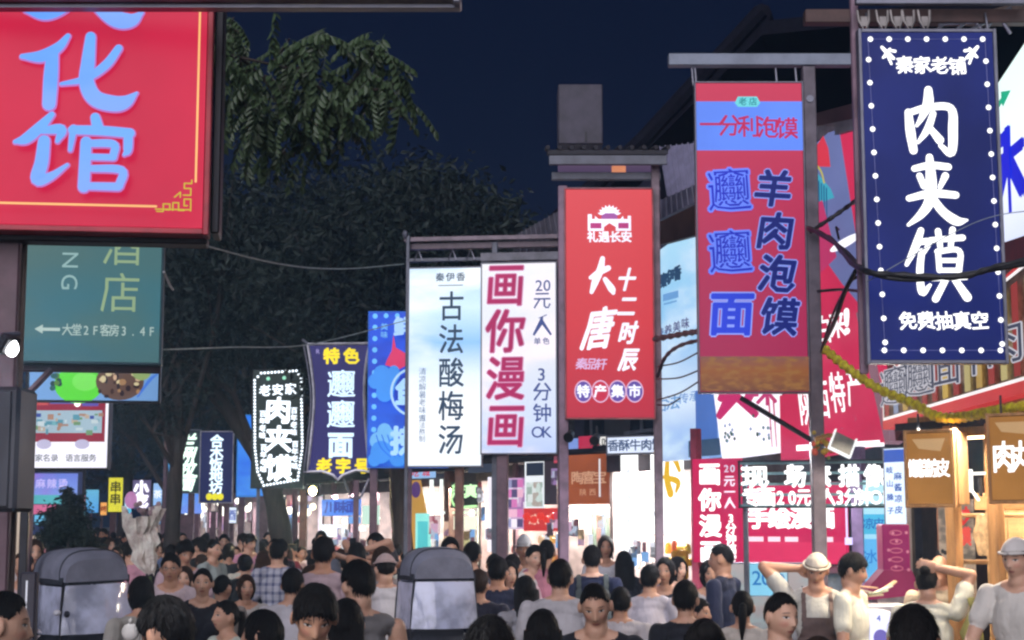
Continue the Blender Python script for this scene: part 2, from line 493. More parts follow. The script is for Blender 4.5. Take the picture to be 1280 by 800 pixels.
# ------------------------------------------------------------------ pole signs, right-hand row
def sign_rou_blue():
    s = Board('hanging_sign', 'navy light box reading 肉夹馍 in white letters with a border of round bulbs', 'sign', 1079, 1245, 44, 452, 10.0, thick=0.14)
    s.panel(EM((24, 36, 106), 1.0, 0.22), metal_grey, 0.022)
    y = -s.t/2 - 0.014
    W = WHITE(2.6)
    rou = [[(1135,146,9),(1137,170,12),(1140,194,10)], [(1135,147,8),(1160,140,9),(1188,141,10),(1190,168,12),(1187,197,10),(1174,188,6)],
           [(1161,118,10),(1160,135,13),(1152,152,8),(1145,163,4)], [(1166,148,8),(1158,168,9),(1146,184,4)], [(1160,164,7),(1173,181,11)]]
    jia = [[(1140,217,8),(1160,213,9),(1182,215,9)], [(1146,226,8),(1151,239,8)], [(1178,226,9),(1171,240,6)], [(1132,254,8),(1160,248,10),(1190,250,9)],
           [(1159,203,9),(1160,235,14),(1157,258,13),(1146,274,10),(1130,287,4)], [(1161,254,10),(1174,271,11),(1190,282,12),(1203,281,3)]]
    mo = [[(1145,294,8),(1138,313,10),(1126,336,5)], [(1141,309,7),(1154,308,8),(1148,322,4)], [(1145,320,8),(1142,345,9),(1144,370,9),(1154,361,4)],
          [(1156,306,7),(1196,303,8)], [(1166,295,8),(1168,314,7)], [(1184,293,8),(1181,313,7)],
          [(1165,320,7),(1166,343,7)], [(1164,320,7),(1191,319,7),(1190,343,8)], [(1166,331,6),(1189,331,6)], [(1166,343,6),(1189,343,6)],
          [(1156,353,7),(1198,351,8)], [(1174,353,8),(1160,378,9)], [(1183,352,8),(1199,376,11)]]
    def tall(L, c0, c1): return [[(a, b + 0, w) for a, b, w in st] for st in L]
    s.strokes(rou, W); s.strokes(jia, W); s.strokes(mo, W)
    s.text('秦家老铺', 1131, 88, 20, W, 0.028, dx=22, dy=0.6, jit=0.1)
    s.text('免费抽真空', 1125, 405, 20, W, 0.028, dx=22, dy=0, jit=0.1)
    for sx, cx in ((1, 1110), (-1, 1215)):
        s.strokes([[(cx-7*sx, 66, 4), (cx-1*sx, 72, 5), (cx+3*sx, 68, 3)], [(cx-6*sx, 79, 3), (cx, 75, 6), (cx+7*sx, 80, 4)], [(cx-1*sx, 74, 4), (cx+4*sx, 87, 3)], [(cx+2*sx, 70, 3), (cx+9*sx, 71, 4)]], W, name='flower_emblem')
    bm = WHITE(2.0); base = None
    pts = [(1090 + i*23.5, 54) for i in range(7)] + [(1096 + i*23.7, 440) for i in range(7)]
    pts += [(1087 + i*0.85, 80 + i*29.2) for i in range(13)] + [(1234 + i*0.55, 82 + i*29.2) for i in range(13)]
    bb = MB().ball((0, 0, 0), (.017, .012, .017), 10, 6); 
    for q in pts:
        if base is None: base = bb.build('bulb', bm, s.root, (s.x(q[0]), y, s.z(q[1])), True)
        else: link('bulb', base.data, s.root, (s.x(q[0]), y, s.z(q[1])))
    b = MB()
    for (a, c) in (((1087, 54), (1234, 54)), ((1090, 440), (1238, 440)), ((1087, 54), (1097, 440)), ((1234, 54), (1241, 440))):
        b.tube([(s.x(a[0]), y + .004, s.z(a[1])), (s.x(c[0]), y + .004, s.z(c[1]))], 0.0022, 5)
    b.build('bulb_wire', M('bulb_wire', (0.2, 0.22, 0.5), 0.5), s.root)
    # steel frame carrying the sign
    s.post(1077, -30, 0.05, 0.07, M('post_rose', (0.26, 0.17, 0.22), 0.5), 466)
    s.bar(1015, 1300, 14, 0.09, 0.12, M('brown_beam', (0.09, 0.05, 0.045), 0.6))
    s.bar(1075, 1290, 2, 0.045, -0.02, metal_grey, 'rail')
    b = MB()
    for px in (1092, 1244):
        b.tube([(s.x(px), 0.0, s.z(46)), (s.x(px), 0.06, s.z(12))], 0.008, 6)
    build_split(b, 'hanger', metal_grey, s.root)
    # row of clamps and bent brackets above the box
    for i, px in enumerate((1086, 1110, 1128, 1143, 1163)):
        b = MB(); x = s.x(px); zb, zt = s.z(42), s.z(12)
        b.tube([(x - .04, 0, zt), (x - .035, -.02, (zb+zt)/2), (x, -.03, zb), (x + .03, -.02, (zb+zt)/2), (x + .035, 0, zt)], 0.009, 6)
        b.box((x, 0.0, (zb+zt)/2), (.05, .03, .07), ch=.004)
        b.build('bracket', M('bracket_steel', (0.28, 0.26, 0.25), 0.5, 0.5), s.root)
    b = MB()
    for (x0, y0, x1, y1) in ((1175, 40, 1200, 16), (1200, 40, 1228, 14), (1228, 14, 1244, 34), (1186, 24, 1240, 20), (1238, 42, 1262, 10), (1262, 10, 1278, 36), (1215, 38, 1280, 2)):
        b.tube([(s.x(x0), 0.1, s.z(y0)), (s.x(x1), 0.1, s.z(y1))], 0.012, 6)
    build_split(b, 'truss_rod', metal_grey, s.root)
sign_rou_blue()

def sign_yangrou():
    s = Board('pole_sign', 'red light box hung from a grey T post, 羊肉泡馍 in blue letters', 'sign', 871, 1005, 106, 491, 12.3, thick=0.12)
    s.panel(GRAD([(0, (205, 50, 85)), (0.55, (178, 38, 82)), (1, (160, 32, 80))], 1.0), metal_grey, 0.012)
    s.rect(871.5, 1004.5, 130, 192, EM((98, 140, 250), 1.0))
    s.poly([(920, 132), (924, 124), (948, 124), (952, 132), (948, 137), (924, 137)], EM((110, 215, 225), 1.0))
    s.text('老店', 930, 130.5, 9, EM((30, 130, 140), 1), 0.02, dx=13, dy=0.01)
    s.text('一分利泡馍', 889, 160, 25, EM((190, 35, 90), 1), 0.02, dx=24, dy=1.2)
    D = EM((24, 36, 120), 1.0); L = EM((140, 160, 250), 1.0)
    s.text('羊肉泡馍', 966, 241, 42, D, 0.03, dy=53, outline=L, ob=0.035, slant=0.12, dx=1.5, jit=0.06)
    s.text('𰻝𰻝', 911, 243, 48, EM((24, 40, 190), 1), 0.0, dy=77, outline=EM((105, 135, 255), 1), ob=0.055, rot=0.05)
    s.text('面', 911, 396, 50, EM((42, 66, 215), 1), 0.03, outline=L, ob=0.035, slant=0.08)
    s.rect(871.5, 1004.5, 448, 490, GRAD([(0, (150, 95, 90)), (0.4, (170, 100, 50)), (1, (130, 80, 58))], 0.72, (175, 120, 62), 22.0))
    # grey T post
    g = M('post_blue_grey', (0.20, 0.23, 0.29), 0.5, 0.3, nz=0.2)
    s.post(1015, 84, 0.10, 0.0, M('post_lilac_grey', (0.13, 0.11, 0.135), 0.5, 0.2))
    s.bar(838, 1070, 75, 0.095, 0.0, g)
    b = MB()
    for px in (868, 872, 974, 999): b.tube([(s.x(px), 0, s.z(84)), (s.x(px) + .01, 0, s.z(107))], 0.009, 6)
    build_split(b, 'hanger', metal_grey, s.root)
    b = MB(); b.tube([(s.x(922), 0, s.z(497)), (s.x(1009), 0, s.z(549))], 0.02, 6); b.build('brace', metal_dark, s.root)
    b = MB(); b.cyl((s.x(1015), -.06, s.z(126)), (s.x(1015), .06, s.z(126)), 0.03, n=10); b.build('clamp', metal_grey, s.root)
sign_yangrou()

def sign_datang():
    s = Board('pole_sign', 'red light box reading 大唐 in white with a gate emblem, between two posts', 'sign', 707, 816, 238, 523, 14.5, thick=0.12)
    s.panel(GRAD([(0, (226, 72, 80)), (0.6, (215, 55, 66)), (1, (190, 38, 62))], 1.0), M('red_frame', (0.4, 0.12, 0.13), 0.5), 0.012)
    W = EM((240, 240, 255), 1.25)
    # gate emblem: stepped wall, arch roof, rays
    s.poly([(735, 291), (735, 270), (740, 270), (740, 276), (744, 276), (744, 272), (748, 276), (776, 276), (779, 272), (780, 276), (785, 276), (785, 272), (789, 272), (789, 291), (770, 291), (770, 286), (762, 281), (755, 286), (755, 291)], W, 'gate_emblem')
    s.poly([(738, 288), (738, 281), (752, 281), (752, 288)], EM((190, 60, 130), 1)); s.poly([(773, 288), (773, 281), (786, 281), (786, 288)], EM((190, 60, 130), 1))
    s.poly([(762 + (15 if i % 2 else 11.5)*math.cos(math.pi*i/18), 271 - (13 if i % 2 else 9.5)*math.sin(math.pi*i/18)) for i in range(19)], W, 'gate_emblem')
    s.poly([(752, 276), (752, 272), (757, 269), (768, 269), (772, 272), (772, 276)], EM((170, 90, 170), 1))
    s.text('礼遇长安', 741, 299, 12.5, W, 0.045, dx=14, dy=0.01)
    # brush 大
    s.strokes([[(738,350,5),(749,343,8),(760,338,7)], [(753,326,6),(750,340,9),(744,354,9),(739,368,5)], [(756,352,6),(764,364,9),(766,369,5)]], W)
    s.text('唐', 748, 414, 46, W, 0.03, slant=0.35, sx=0.72, rot=0.1)
    s.text('十二时辰', 783, 353, 26, W, 0.035, dy=33, slant=0.25, sx=0.75, dx=0.5)
    s.text('秦品轩', 726, 457, 13, EM((225, 190, 235), 1), 0.02, dx=12, dy=0.3, slant=0.2)
    for i, ch in enumerate('特产集市'):
        px = 728 + i*21; 
        s.disc(px, 491, 11, 14, EM((235, 190, 225), 1)); s.disc(px, 491, 9.6, 12.4, EM((100, 80, 170) if i != 1 else (205, 50, 80), 1))
        s.text(ch, px, 491, 14, W, 0.04)
    s.post(704, 232, 0.085, 0.03, M('post_mauve', (0.24, 0.16, 0.22), 0.5)); s.post(821, 205, 0.075, 0.03, M('post_mauve2', (0.22, 0.16, 0.19), 0.5))
    s.bar(690, 828, 219, 0.07, 0.04, post_grey); s.bar(700, 828, 235, 0.03, 0.04, post_grey)
    MB().box((s.x(758), 0.03, s.z(207)), (s.w*1.1, .02, .10)).build('name_strip', GRAD([(0, (130, 110, 140)), (1, (100, 80, 120))], 0.55), s.root)
    MB().box((s.x(775), 0.018, s.z(211)), (.13, .02, .07), ch=.004).build('warm_plate', EM((235, 150, 110), 0.8), s.root)
    # spotlights under the box
    for px, py in ((713, 541), (745, 545)):
        b = MB(); c = Vector((s.x(px), -.05, s.z(py)))
        b.cyl(c, c + Vector((-.03, -.09, -.05)), 0.03, 0.048, 12); b.tube([c, c + Vector((0, .05, .09))], 0.01, 6)
        b.build('spotlight', metal_dark, s.root)
sign_datang()
tp = tiled_porch('sign_canopy', 'small grey tiled canopy over the red 大唐 sign', 684, 832, 182, 207, 14.6, 0.5, 0.10)
b_ = Board('equipment_box', 'plain grey box standing on the tiled canopy', 'equipment box', 697, 752, 112, 186, 15.0, thick=0.5)
MB().box((0, 0, (b_.zt+b_.zb)/2), (b_.w, .4, b_.zt-b_.zb), ch=.01).build('casing', M('box_grey', (0.06, 0.055, 0.08), 0.6), b_.root)
MB().box((.05, -.205, b_.zb+.07), (.02, .02, .09), Matrix.Rotation(.6, 3, 'Y') and None).build('handle', metal_dark, b_.root)

def sign_manhua():
    s = Board('pole_sign', 'white light box reading 画你漫画 in magenta with blue side text 20元/人 3分钟OK', 'sign', 603, 696, 330, 567, 17.0, 16.9, thick=0.14)
    s.panel(GRAD([(0, (238, 240, 246)), (0.5, (222, 226, 238)), (0.85, (205, 218, 246)), (1, (185, 202, 240))], 1.14, (250, 240, 248), 1.6), metal_grey, 0.012)
    Mg = EM((176, 34, 96), 1.0); B = EM((66, 84, 150), 1.0)
    s.text('画你漫画', 633, 358, 50, Mg, 0.018, dy=58.5, sx=.88, slant=0.06, dx=0.2, outline=EM((225, 160, 200), 1), ob=0.02)
    s.text('2', 675, 359, 17, B, 0.008); s.text('0', 685, 359, 17, B, 0.008)
    s.text('元', 679, 378, 20, B, 0.012); s.text('/', 680, 398, 13, B, 0.008, rot=-0.9); s.text('人', 679, 411, 22, B, 0.012)
    s.text('单色', 673, 429, 8, B, 0.02, dx=11, dy=0.01)
    s.text('3', 678, 470, 19, B, 0.012); s.text('分钟', 679, 492, 21, B, 0.016, dy=26)
    s.text('OK', 673, 541, 17, B, 0.012, dx=12, dy=0.01)
    s.post(628, 566, 0.115, 0.03); s.post(617, 300, 0.06, 0.1, post_grey)
    s.bar(600, 706, 320, 0.09, 0.05, M('gutter_grey', (0.16, 0.16, 0.19), 0.5))
    s.post(700, 315, 0.07, 0.05, post_brown)
sign_manhua()

def sign_suanmei():
    s = Board('pole_sign', 'pale blue and white light box reading 古法酸梅汤 in dark letters', 'sign', 512, 603, 336, 583, 17.6, 17.5, thick=0.14)
    s.panel(GRAD([(0, (165, 205, 240)), (0.2, (205, 232, 248)), (0.38, (140, 190, 240)), (0.55, (225, 238, 250)), (0.75, (248, 250, 252)), (1, (235, 242, 250))], 1.22, (240, 248, 255), 1.3), metal_grey, 0.012)
    D = EM((52, 78, 108), 0.8)
    s.text('古法酸梅汤', 565.5, 385, 34, D, 0.014, dy=41.5, sx=0.84)
    s.text('秦伊香', 551, 348, 10, D, 0.02, dx=13, dy=0.01)
    s.text('清凉解暑老味道', 530, 466, 8.5, EM((80, 110, 160), 0.9), 0.0, dy=9.6); s.text('古法熬制', 530, 524, 7.5, EM((80, 110, 160), 0.9), 0.0, dy=8.5)
    s.rect(549, 580, 358, 359, D, 'underline')
    s.bar(503, 706, 297, 0.05, 0.05, M('gutter_mauve', (0.22, 0.17, 0.20), 0.5)); s.bar(508, 700, 305, 0.07, 0.12, M('gutter_mauve2', (0.14, 0.10, 0.12), 0.5), 'fascia')
    s.bar(508, 604, 324, 0.04, 0.02, post_grey)
    s.post(508.5, 292, 0.04, 0.02, post_grey); s.post(574, 583, 0.09, 0.05, M('post_brick', (0.20, 0.10, 0.07), 0.6))
    b = MB()
    for px in (522, 565, 588): b.tube([(s.x(px-5), 0, s.z(325)), (s.x(px), 0, s.z(312)), (s.x(px+5), 0, s.z(325))], 0.012, 5)
    build_split(b, 'hook', metal_grey, s.root)
    MB().ball((s.x(505), 0, s.z(291)), (.03, .03, .05), 8, 6).build('finial', metal_grey, s.root)
sign_suanmei()

def sign_wave():
    s = Board('pole_sign', 'bright blue light box with a dotted edge, white waves and a red bird', 'sign', 461, 560, 391, 584, 19.5, thick=0.12)
    s.panel(GRAD([(0, (28, 84, 225)), (0.5, (22, 78, 225)), (1, (40, 120, 235))], 1.05, (30, 60, 190), 2.0), EM((60, 120, 240), 0.7), 0.012)
    L = EM((120, 190, 250), 1.0); L2 = EM((70, 150, 245), 1.0)
    for i in range(13): s.disc(468.5, 396 + i*14.2, 3.2, 3.4, EM((110, 190, 255), 1.1), 'dot', n=10)
    for i in range(1, 3): s.disc(468.5 + i*14, 396, 3, 3.2, EM((110, 190, 255), 1.1), 'dot', n=10)
    s.poly([(484, 452), (490, 440), (492, 420), (495, 436), (512, 446), (509, 458), (498, 464), (490, 460), (482, 458)], EM((225, 60, 110), 1.0), 'bird_print')
    for cx, cy, r in ((478, 470, 11), (488, 478, 13), (470, 478, 9), (482, 492, 11), (493, 466, 7)): s.disc(cx, cy, r, r*1.1, L2, 'wave_print', n=14)
    for cx, cy, r in ((482, 540, 9), (474, 552, 10), (488, 548, 10), (478, 566, 13), (494, 556, 7), (499, 572, 11), (470, 575, 8)): s.disc(cx, cy, r, r*1.1, L if cy < 553 else L2, 'wave_print', n=14)
    for a in range(3): s.strokes([[(472 + a*7, 545, 1.2), (478 + a*7, 560, 1.5), (490 + a*6, 572, 1)]], EM((40, 110, 235), 1), name='wave_line')
    s.disc(516, 492, 27, 30, EM((180, 220, 255), 1.0), 'ring_print', ring=3.0, n=32); s.disc(516, 492, 22, 25, EM((25, 60, 190), 1), n=32)
    s.text('鱼', 512, 493, 30, EM((170, 215, 255), 1.1), 0.05)
    s.text('鲜', 505, 411, 22, EM((170, 210, 255), 1.1), 0.05); s.text('美味', 481, 411, 8, L, 0.02, dy=10)
    s.text('捞', 508, 553, 32, EM((170, 215, 255), 1.1), 0.05)
    s.post(468, 584, 0.09, 0.04, post_brown); s.post(512, 583, 0.07, 0.02, post_brown)
sign_wave()

def sign_biang():
    s = Board('pole_sign', 'navy sign with curved grey edges reading 𰻝𰻝面, yellow 特色 above', 'sign', 383, 462, 431, 598, 21.5, thick=0.12)
    out = []
    zf = lambda px, py: (s.x(px), s.z(py))
    left = catmull([(384, 431), (389, 460), (393, 500), (390, 550), (386, 590)], 4); right = catmull([(461, 430), (456, 470), (456, 510), (460, 560), (463, 590)], 4)
    bot = [(463, 590), (446, 588), (430, 594), (424, 600), (418, 594), (404, 589), (386, 590)]
    pts = [zf(*p) for p in left] + [zf(*p) for p in bot[::-1][1:-1]] + [zf(*p) for p in right[::-1]]
    A = sum(pts[i-1][0]*pts[i][1] - pts[i][0]*pts[i-1][1] for i in range(len(pts)))
    if A < 0: pts = pts[::-1]
    MB().prism(pts, -.05, .05).build('light_panel', EM((46, 42, 104), 1.0, 0.15), s.root)
    b = MB(); b.tube([(x, -.055, z) for x, z in pts + pts[:1]], 0.022, 6); b.build('frame', M('sign_trim', (0.45, 0.45, 0.5), 0.4, 0.6), s.root)
    b = MB(); b.tube([(x*1.16, 0.03, z) for x, z in pts + pts[:1]], 0.012, 6); b.build('outer_frame', metal_grey, s.root)
    s.t = 0.10
    Yl = EM((250, 225, 40), 1.2); W = EM((210, 235, 255), 1.5)
    s.text('特色', 414, 446, 18, Yl, 0.05, dx=25, dy=0.01)
    s.text('𰻝𰻝面', 427, 481, 31, W, 0.015, dy=38)
    s.text('面', 427, 557, 29, W, 0.045)
    s.text('老字号', 407, 583, 17, Yl, 0.05, dx=23.5, dy=0.01); s.text('R', 397, 440, 7, EM((170, 160, 220), 1), .01)
    b = MB()
    for x0, y0, x1, y1 in ((430, 598, 440, 622), (462, 598, 452, 622), (384, 430, 376, 424), (440, 622, 452, 622)): b.tube([(s.x(x0), .03, s.z(y0)), (s.x(x1), .03, s.z(y1))], 0.018, 6)
    build_split(b, 'scroll_bracket', metal_grey, s.root)
    s.post(446, 600, 0.07, 0.05, post_brown)
sign_biang()

def sign_rou_white():
    s = Board('pole_sign', 'dark rounded sign reading 肉夹馍 in white with a double row of tiny white bulbs', 'sign', 316, 380, 463, 610, 25.0, thick=0.12)
    s.panel(EM((36, 48, 46), 1.0), metal_dark, 0.012)
    W = EM((235, 245, 255), 2.2)
    s.text('肉夹馍', 348, 514, 30, W, 0.035, dy=36, dx=1, jit=0.03)
    s.text('老安家', 331, 489, 13, W, 0.03, dx=16, dy=-1)
    for px, py in ((329, 518), (368, 514), (331, 560), (370, 556)): s.text('百年老味', px, py, 7.5, W, 0.03, dy=9)
    s.disc(335, 474, 2.5, 2.5, EM((150, 220, 190), 1.3), n=8); s.disc(355, 473, 2.5, 2.5, EM((150, 220, 190), 1.3), n=8)
    b = MB()
    cor = [(326, 467), (370, 464), (376, 474), (379, 560), (374, 600), (332, 607), (324, 590), (320, 560), (318, 476), (326, 467)]
    for i in range(len(cor) - 1):
        (x0, y0), (x1, y1) = cor[i], cor[i+1]; L = math.hypot(x1-x0, y1-y0); n = max(1, int(L/4.2))
        for k in range(n):
            t = k/n; b.ball((s.x(x0+(x1-x0)*t), -.075, s.z(y0+(y1-y0)*t)), .021, 6, 4)
    b.build('bulb_string', W, s.root)
    s.post(380, 612, 0.11, 0.1, M('post_warm', (0.20, 0.11, 0.07), 0.6)); s.post(324, 605, 0.05, 0.03, post_grey)
sign_rou_white()

def small_sign(label, px0, px1, py0, py1, Y, mat, frame=None, texts=(), post=None, shape=None, thick=0.1, extra=None, name='pole_sign'):
    s = Board(name, label, 'sign', px0, px1, py0, py1, Y, thick=thick)
    if shape:
        pts = [(s.x(a), s.z(b)) for a, b in shape]
        A = sum(pts[i-1][0]*pts[i][1] - pts[i][0]*pts[i-1][1] for i in range(len(pts)))
        if A < 0: pts = pts[::-1]
        MB().prism(pts, -thick/2, thick/2).build('light_panel', mat, s.root)
        if frame: 
            b = MB(); b.tube([(x, -thick/2, z) for x, z in pts + pts[:1]], 0.02, 6); b.build('frame', frame, s.root)
    else: s.panel(mat, frame or metal_dark, 0.02)
    for t in texts: s.text(*t[0], **t[1])
    if extra: extra(s)
    if post: 
        for p in (post if isinstance(post, list) else [post]): s.post(p[0], p[1], p[2], 0.04, post_brown)
    return s
T = lambda *a, **k: (a, k)
small_sign('plain bright blue light box behind a dark leaning branch, beside the bulb-edged 肉夹馍 sign', 298, 345, 520, 620, 28, GRAD([(0, (50, 130, 245)), (1, (70, 150, 240))], 1.0, (40, 110, 235)), EM((60, 140, 240), .8), post=[(330, 620, .2), (303, 618, .1)])
small_sign('narrow navy sign with five white characters and three yellow dots at its foot', 251, 291, 540, 628, 32, EM((34, 38, 84), 1.0), M('sign_trim', (0.45, 0.45, 0.5), 0.4, 0.6),
    [T('合木饭地坊', 271, 552, 15, EM((225, 245, 255), 1.5), 0.035, dy=14.5)], post=[(268, 640, .1), (284, 610, .1)],
    extra=lambda s: [s.disc(263 + i*7, 621, 4.2, 4.5, EM((235, 225, 50), 1.1), 'yellow_disc', n=10) for i in range(3)])
small_sign('tall thin sign of glowing greenish white running script', 224, 250, 538, 616, 35, EM((38, 58, 60), 1), metal_grey,
    [T('兰州拉面', 236, 553, 19, EM((225, 250, 235), 1.7), 0.05, dy=17, slant=0.3, sx=.85)], post=(240, 610, .12))
small_sign('light blue sign with a slanted foot hanging by the thin script sign', 210, 252, 578, 643, 37, GRAD([(0, (90, 180, 250)), (.5, (80, 150, 245)), (1, (120, 150, 240))], 1.05, (130, 205, 255)), None,
    [T('C', 216, 592, 10, EM((40, 90, 190), 1), 0.02)], post=[(232, 643, .2), (247, 640, .1)], shape=[(210, 578), (222, 580), (226, 606), (250, 616), (253, 642), (226, 642), (214, 620)])
small_sign('small dull brown square sign under the trees', 206, 222, 545, 573, 38, EM((120, 100, 100), 0.8), None, [T('茶', 213, 559, 11, EM((80, 60, 70), .8), 0.03)], post=(207, 573, .08))
small_sign('yellow lit sign with dark strokes far down the street', 136, 154, 597, 640, 42, EM((222, 215, 60), 1.1), None, [T('串串', 145, 609, 13, EM((70, 60, 30), .6), 0.03, dy=15)], post=(142, 640, .15))
small_sign('white glowing sign with purple tint far down the street', 166, 189, 600, 636, 43, EM((110, 100, 140), 0.9), None, [T('小吃', 177, 610, 16, EM((245, 240, 255), 1.5), 0.08, dy=16)], post=(186, 636, .15))
small_sign('small pale cyan lit sign far behind the covered cart', 108, 124, 612, 641, 44, GRAD([(0, (110, 190, 225)), (1, (90, 170, 240))], 1.0), None, post=(112, 641, .12))

for (lb, a, c, d, e, Y_, col_, ch_, lc_) in (
    ('small glowing white-blue box sign right of the white far sign', 192, 203, 604, 632, 46, (150, 190, 240), '茶', (245, 250, 255)),
    ('tiny cyan lit sign low between the yellow and white far signs', 156, 165, 622, 642, 48, (90, 190, 225), '面', (230, 250, 255)),
    ('narrow pale pink lit strip sign below the five-character sign', 262, 272, 640, 660, 40, (235, 190, 215), '汤', (160, 60, 110)),
    ('small white lit box sign left of the blue box under the branch', 282, 296, 634, 654, 38, (225, 235, 250), '酒', (70, 90, 170)),
    ('small deep blue lit sign under the slanted light blue sign', 214, 228, 646, 662, 44, (60, 110, 235), '饼', (220, 235, 255)),
    ('tiny warm orange lit sign among the far trees', 126, 134, 628, 644, 50, (240, 170, 90), '烤', (120, 30, 20)),
    ('small white and blue lit sign just under the bulb-edged sign', 342, 356, 622, 644, 30, (205, 225, 250), '粉', (50, 90, 200))):
    small_sign(lb, a, c, d, e, Y_, EM(col_, 1.15), metal_dark, [T(ch_, (a + c)/2, (d + e)/2, min(c - a, e - d)*.85, EM(lc_, 1.2), .03)], post=(a + 1, e, .07))

# ------------------------------------------------------------------ left-hand signs
def sign_culture():
    s = Board('hanging_sign', 'huge red light box reading 文化馆 in pale blue with a thin gold line', 'sign', -95, 262, -170, 288, 5.5, 5.62, thick=0.16)
    s.panel(EM((206, 34, 70), 1.0, 0.1), M('red_return', (0.45, 0.05, 0.07), 0.5), 0.02)
    B = GRAD([(0, (105, 175, 250)), (1, (128, 170, 252))], 1.05, (95, 160, 255), 3.0); E2 = EM((190, 120, 200), 1.0)
    wen = [[(78,-75,14),(86,-62,20)], [(20,-42,10),(80,-50,14),(170,-50,16)], [(120,-46,14),(108,-8,17),(86,16,20),(60,31,18),(35,28,7)], [(60,-44,12),(84,-12,18),(118,12,20),(145,34,22),(165,36,18),(179,26,4)]]
    hua = [[(89,60,6),(78,74,12),(58,86,15),(34,87,6)], [(71,82,14),(70,110,17),(69,144,16)], [(117,60,12),(115,90,16),(114,116,18),(125,135,20),(148,141,20),(163,138,16),(176,127,3)], [(152,73,9),(137,94,11),(112,112,9),(83,119,4)]]
    guan = [[(74,158,7),(60,174,13),(44,188,13),(31,192,5)], [(62,178,8),(86,176,13),(82,190,5)], [(66,190,14),(64,215,16),(60,236,16),(76,232,10),(95,218,4)],
            [(127,160,11),(131,174,14)], [(101,174,9),(98,200,5)], [(100,176,11),(135,176,12),(170,178,12)], [(168,178,11),(168,198,10),(164,204,4)],
            [(117,190,13),(116,244,14)], [(117,192,9),(150,192,10),(151,206,9)], [(118,208,8),(151,208,8)], [(118,222,8),(161,223,10),(159,242,10)], [(118,243,9),(158,243,10)]]
    for g in (wen, hua, guan):
        s.strokes(g, E2, 1.6, 'letter_edge'); s.strokes(g, B, 0)
    G = EM((250, 190, 120), 1.1); G2 = EM((205, 190, 50), 1.0)
    s.rect(-90, 206, 264.5, 267, G, 'gold_line'); s.rect(251.5, 254, -160, 236, G, 'gold_line')
    def key(pts): s.strokes([[(a, b, 1.6) for a, b in (p, q)] for p, q in zip(pts, pts[1:])], G2, name='corner_scroll')
    key([(206, 272), (214, 272), (214, 263), (222, 263), (222, 270), (217, 270)]); key([(226, 271), (226, 262), (233, 262), (233, 271), (240, 271)])
    key([(248, 272), (248, 258), (240, 258), (240, 266), (244, 266)]); key([(239, 254), (248, 254), (248, 246), (240, 246), (240, 240), (249, 240), (249, 236)]); key([(206, 272), (248, 272)]); key([(229, 258), (236, 252), (236, 258)])
    MB().box((0, 0.06, s.zb - .022), (s.w*1.015, .1, .03), ch=.005).build('bottom_rail', metal_dark, s.root)
    MB().box((s.w/2 + .035, 0.07, (s.zt+s.zb)/2), (.03, .16, s.zt-s.zb), ch=.005).build('side_rail', metal_dark, s.root)
    # two posts
    s.post(14, 290, 0.085, 0.1, post_brown); s.post(31, 290, 0.02, 0.12, M('post_tan', (0.22, 0.16, 0.13), 0.6))
sign_culture()

def top_beam():
    a = P(60, -4, 5.3); b = P(576, 9, 5.3)
    r = thing('overhead_beam', 'grey steel channel running across the top edge beside the huge red sign', 'beam', (a.x - 1.2, 5.3, a.z))
    m = MB(); L = b.x - a.x + 1.2
    m.box((L/2, 0, 0), (L, .10, .045), ch=.004).build('channel', M('beam_lilac', (0.30, 0.265, 0.285), 0.5, 0.3), r, None)
    n = MB(); n.box((L/2, 0.02, -.033), (L - .01, .05, .012)); n.build('lip', metal_grey, r)
    n = MB(); n.box((L - .012, 0, -.004), (.028, .11, .065), ch=.005); n.build('end_cap', metal_grey, r)
    n = MB(); n.box((-.03, .25, -a.z/2), (.09, .09, a.z)); n.box((-.03, .1, 0), (.06, .4, .06)); n.build('post', post_brown, r)
top_beam()

def sign_hotel():
    s = Board('hanging_sign', 'teal hotel sign with pale letters 酒店, sideways ENG and an arrow', 'sign', 32, 205, 150, 455, 7.6, 7.7, thick=0.14)
    s.panel(GRAD([(0, (74, 104, 104)), (0.6, (68, 112, 118)), (0.85, (52, 114, 132)), (1, (50, 104, 122))], 0.95, (80, 112, 108), 1.2), M('teal_edge', (0.04, 0.08, 0.10), 0.5), 0.01)
    C = EM((150, 176, 138), 0.95)
    s.text('酒店', 154, 312, 46, C, 0.0, dy=58, sx=0.98)
    s.text('FENG', 91, 276.5, 25, EM((150, 185, 185), 0.95), 0.0, dy=27, rot=-math.pi/2)
    s.poly([(50, 415.5), (60, 410), (60, 413.8), (81, 413.8), (81, 417.5), (60, 417.5), (60, 421)], EM((175, 195, 190), 1), 'arrow')
    s.text('大堂2F客房3.4F', 90, 416, 13.5, EM((175, 195, 190), 1), 0.01, dx=11.6, dy=0.01, sx=.85)
    b = MB(); b.cyl((s.x(27), -.04, s.z(420)), (s.x(28), -.04, s.z(300)), 0.008); 
    t = b.build('steel_edge', metal_grey, s.root)
    for y0, y1 in ((362, 395), (400, 407), (466, 486)):
        b = MB(); b.cyl((s.x(25.5), -.052, s.z(y1)), (s.x(25.5), -.052, s.z(y0)), 0.008); b.build('light_tube', EM((225, 250, 255), 1.6), s.root)
    s.bar(20, 205, 460, 0.04, 0.02, M('sign_foot', (0.06, 0.02, 0.03), 0.5), 'bottom_rail')
    b = MB(); b.tube([(s.x(35), 0.0, s.z(500)), (s.x(70), 0, s.z(462))], 0.018, 6); b.build('brace', post_brown, s.root)
    s.post(24, 140, 0.05, 0.06, post_brown)
sign_hotel()

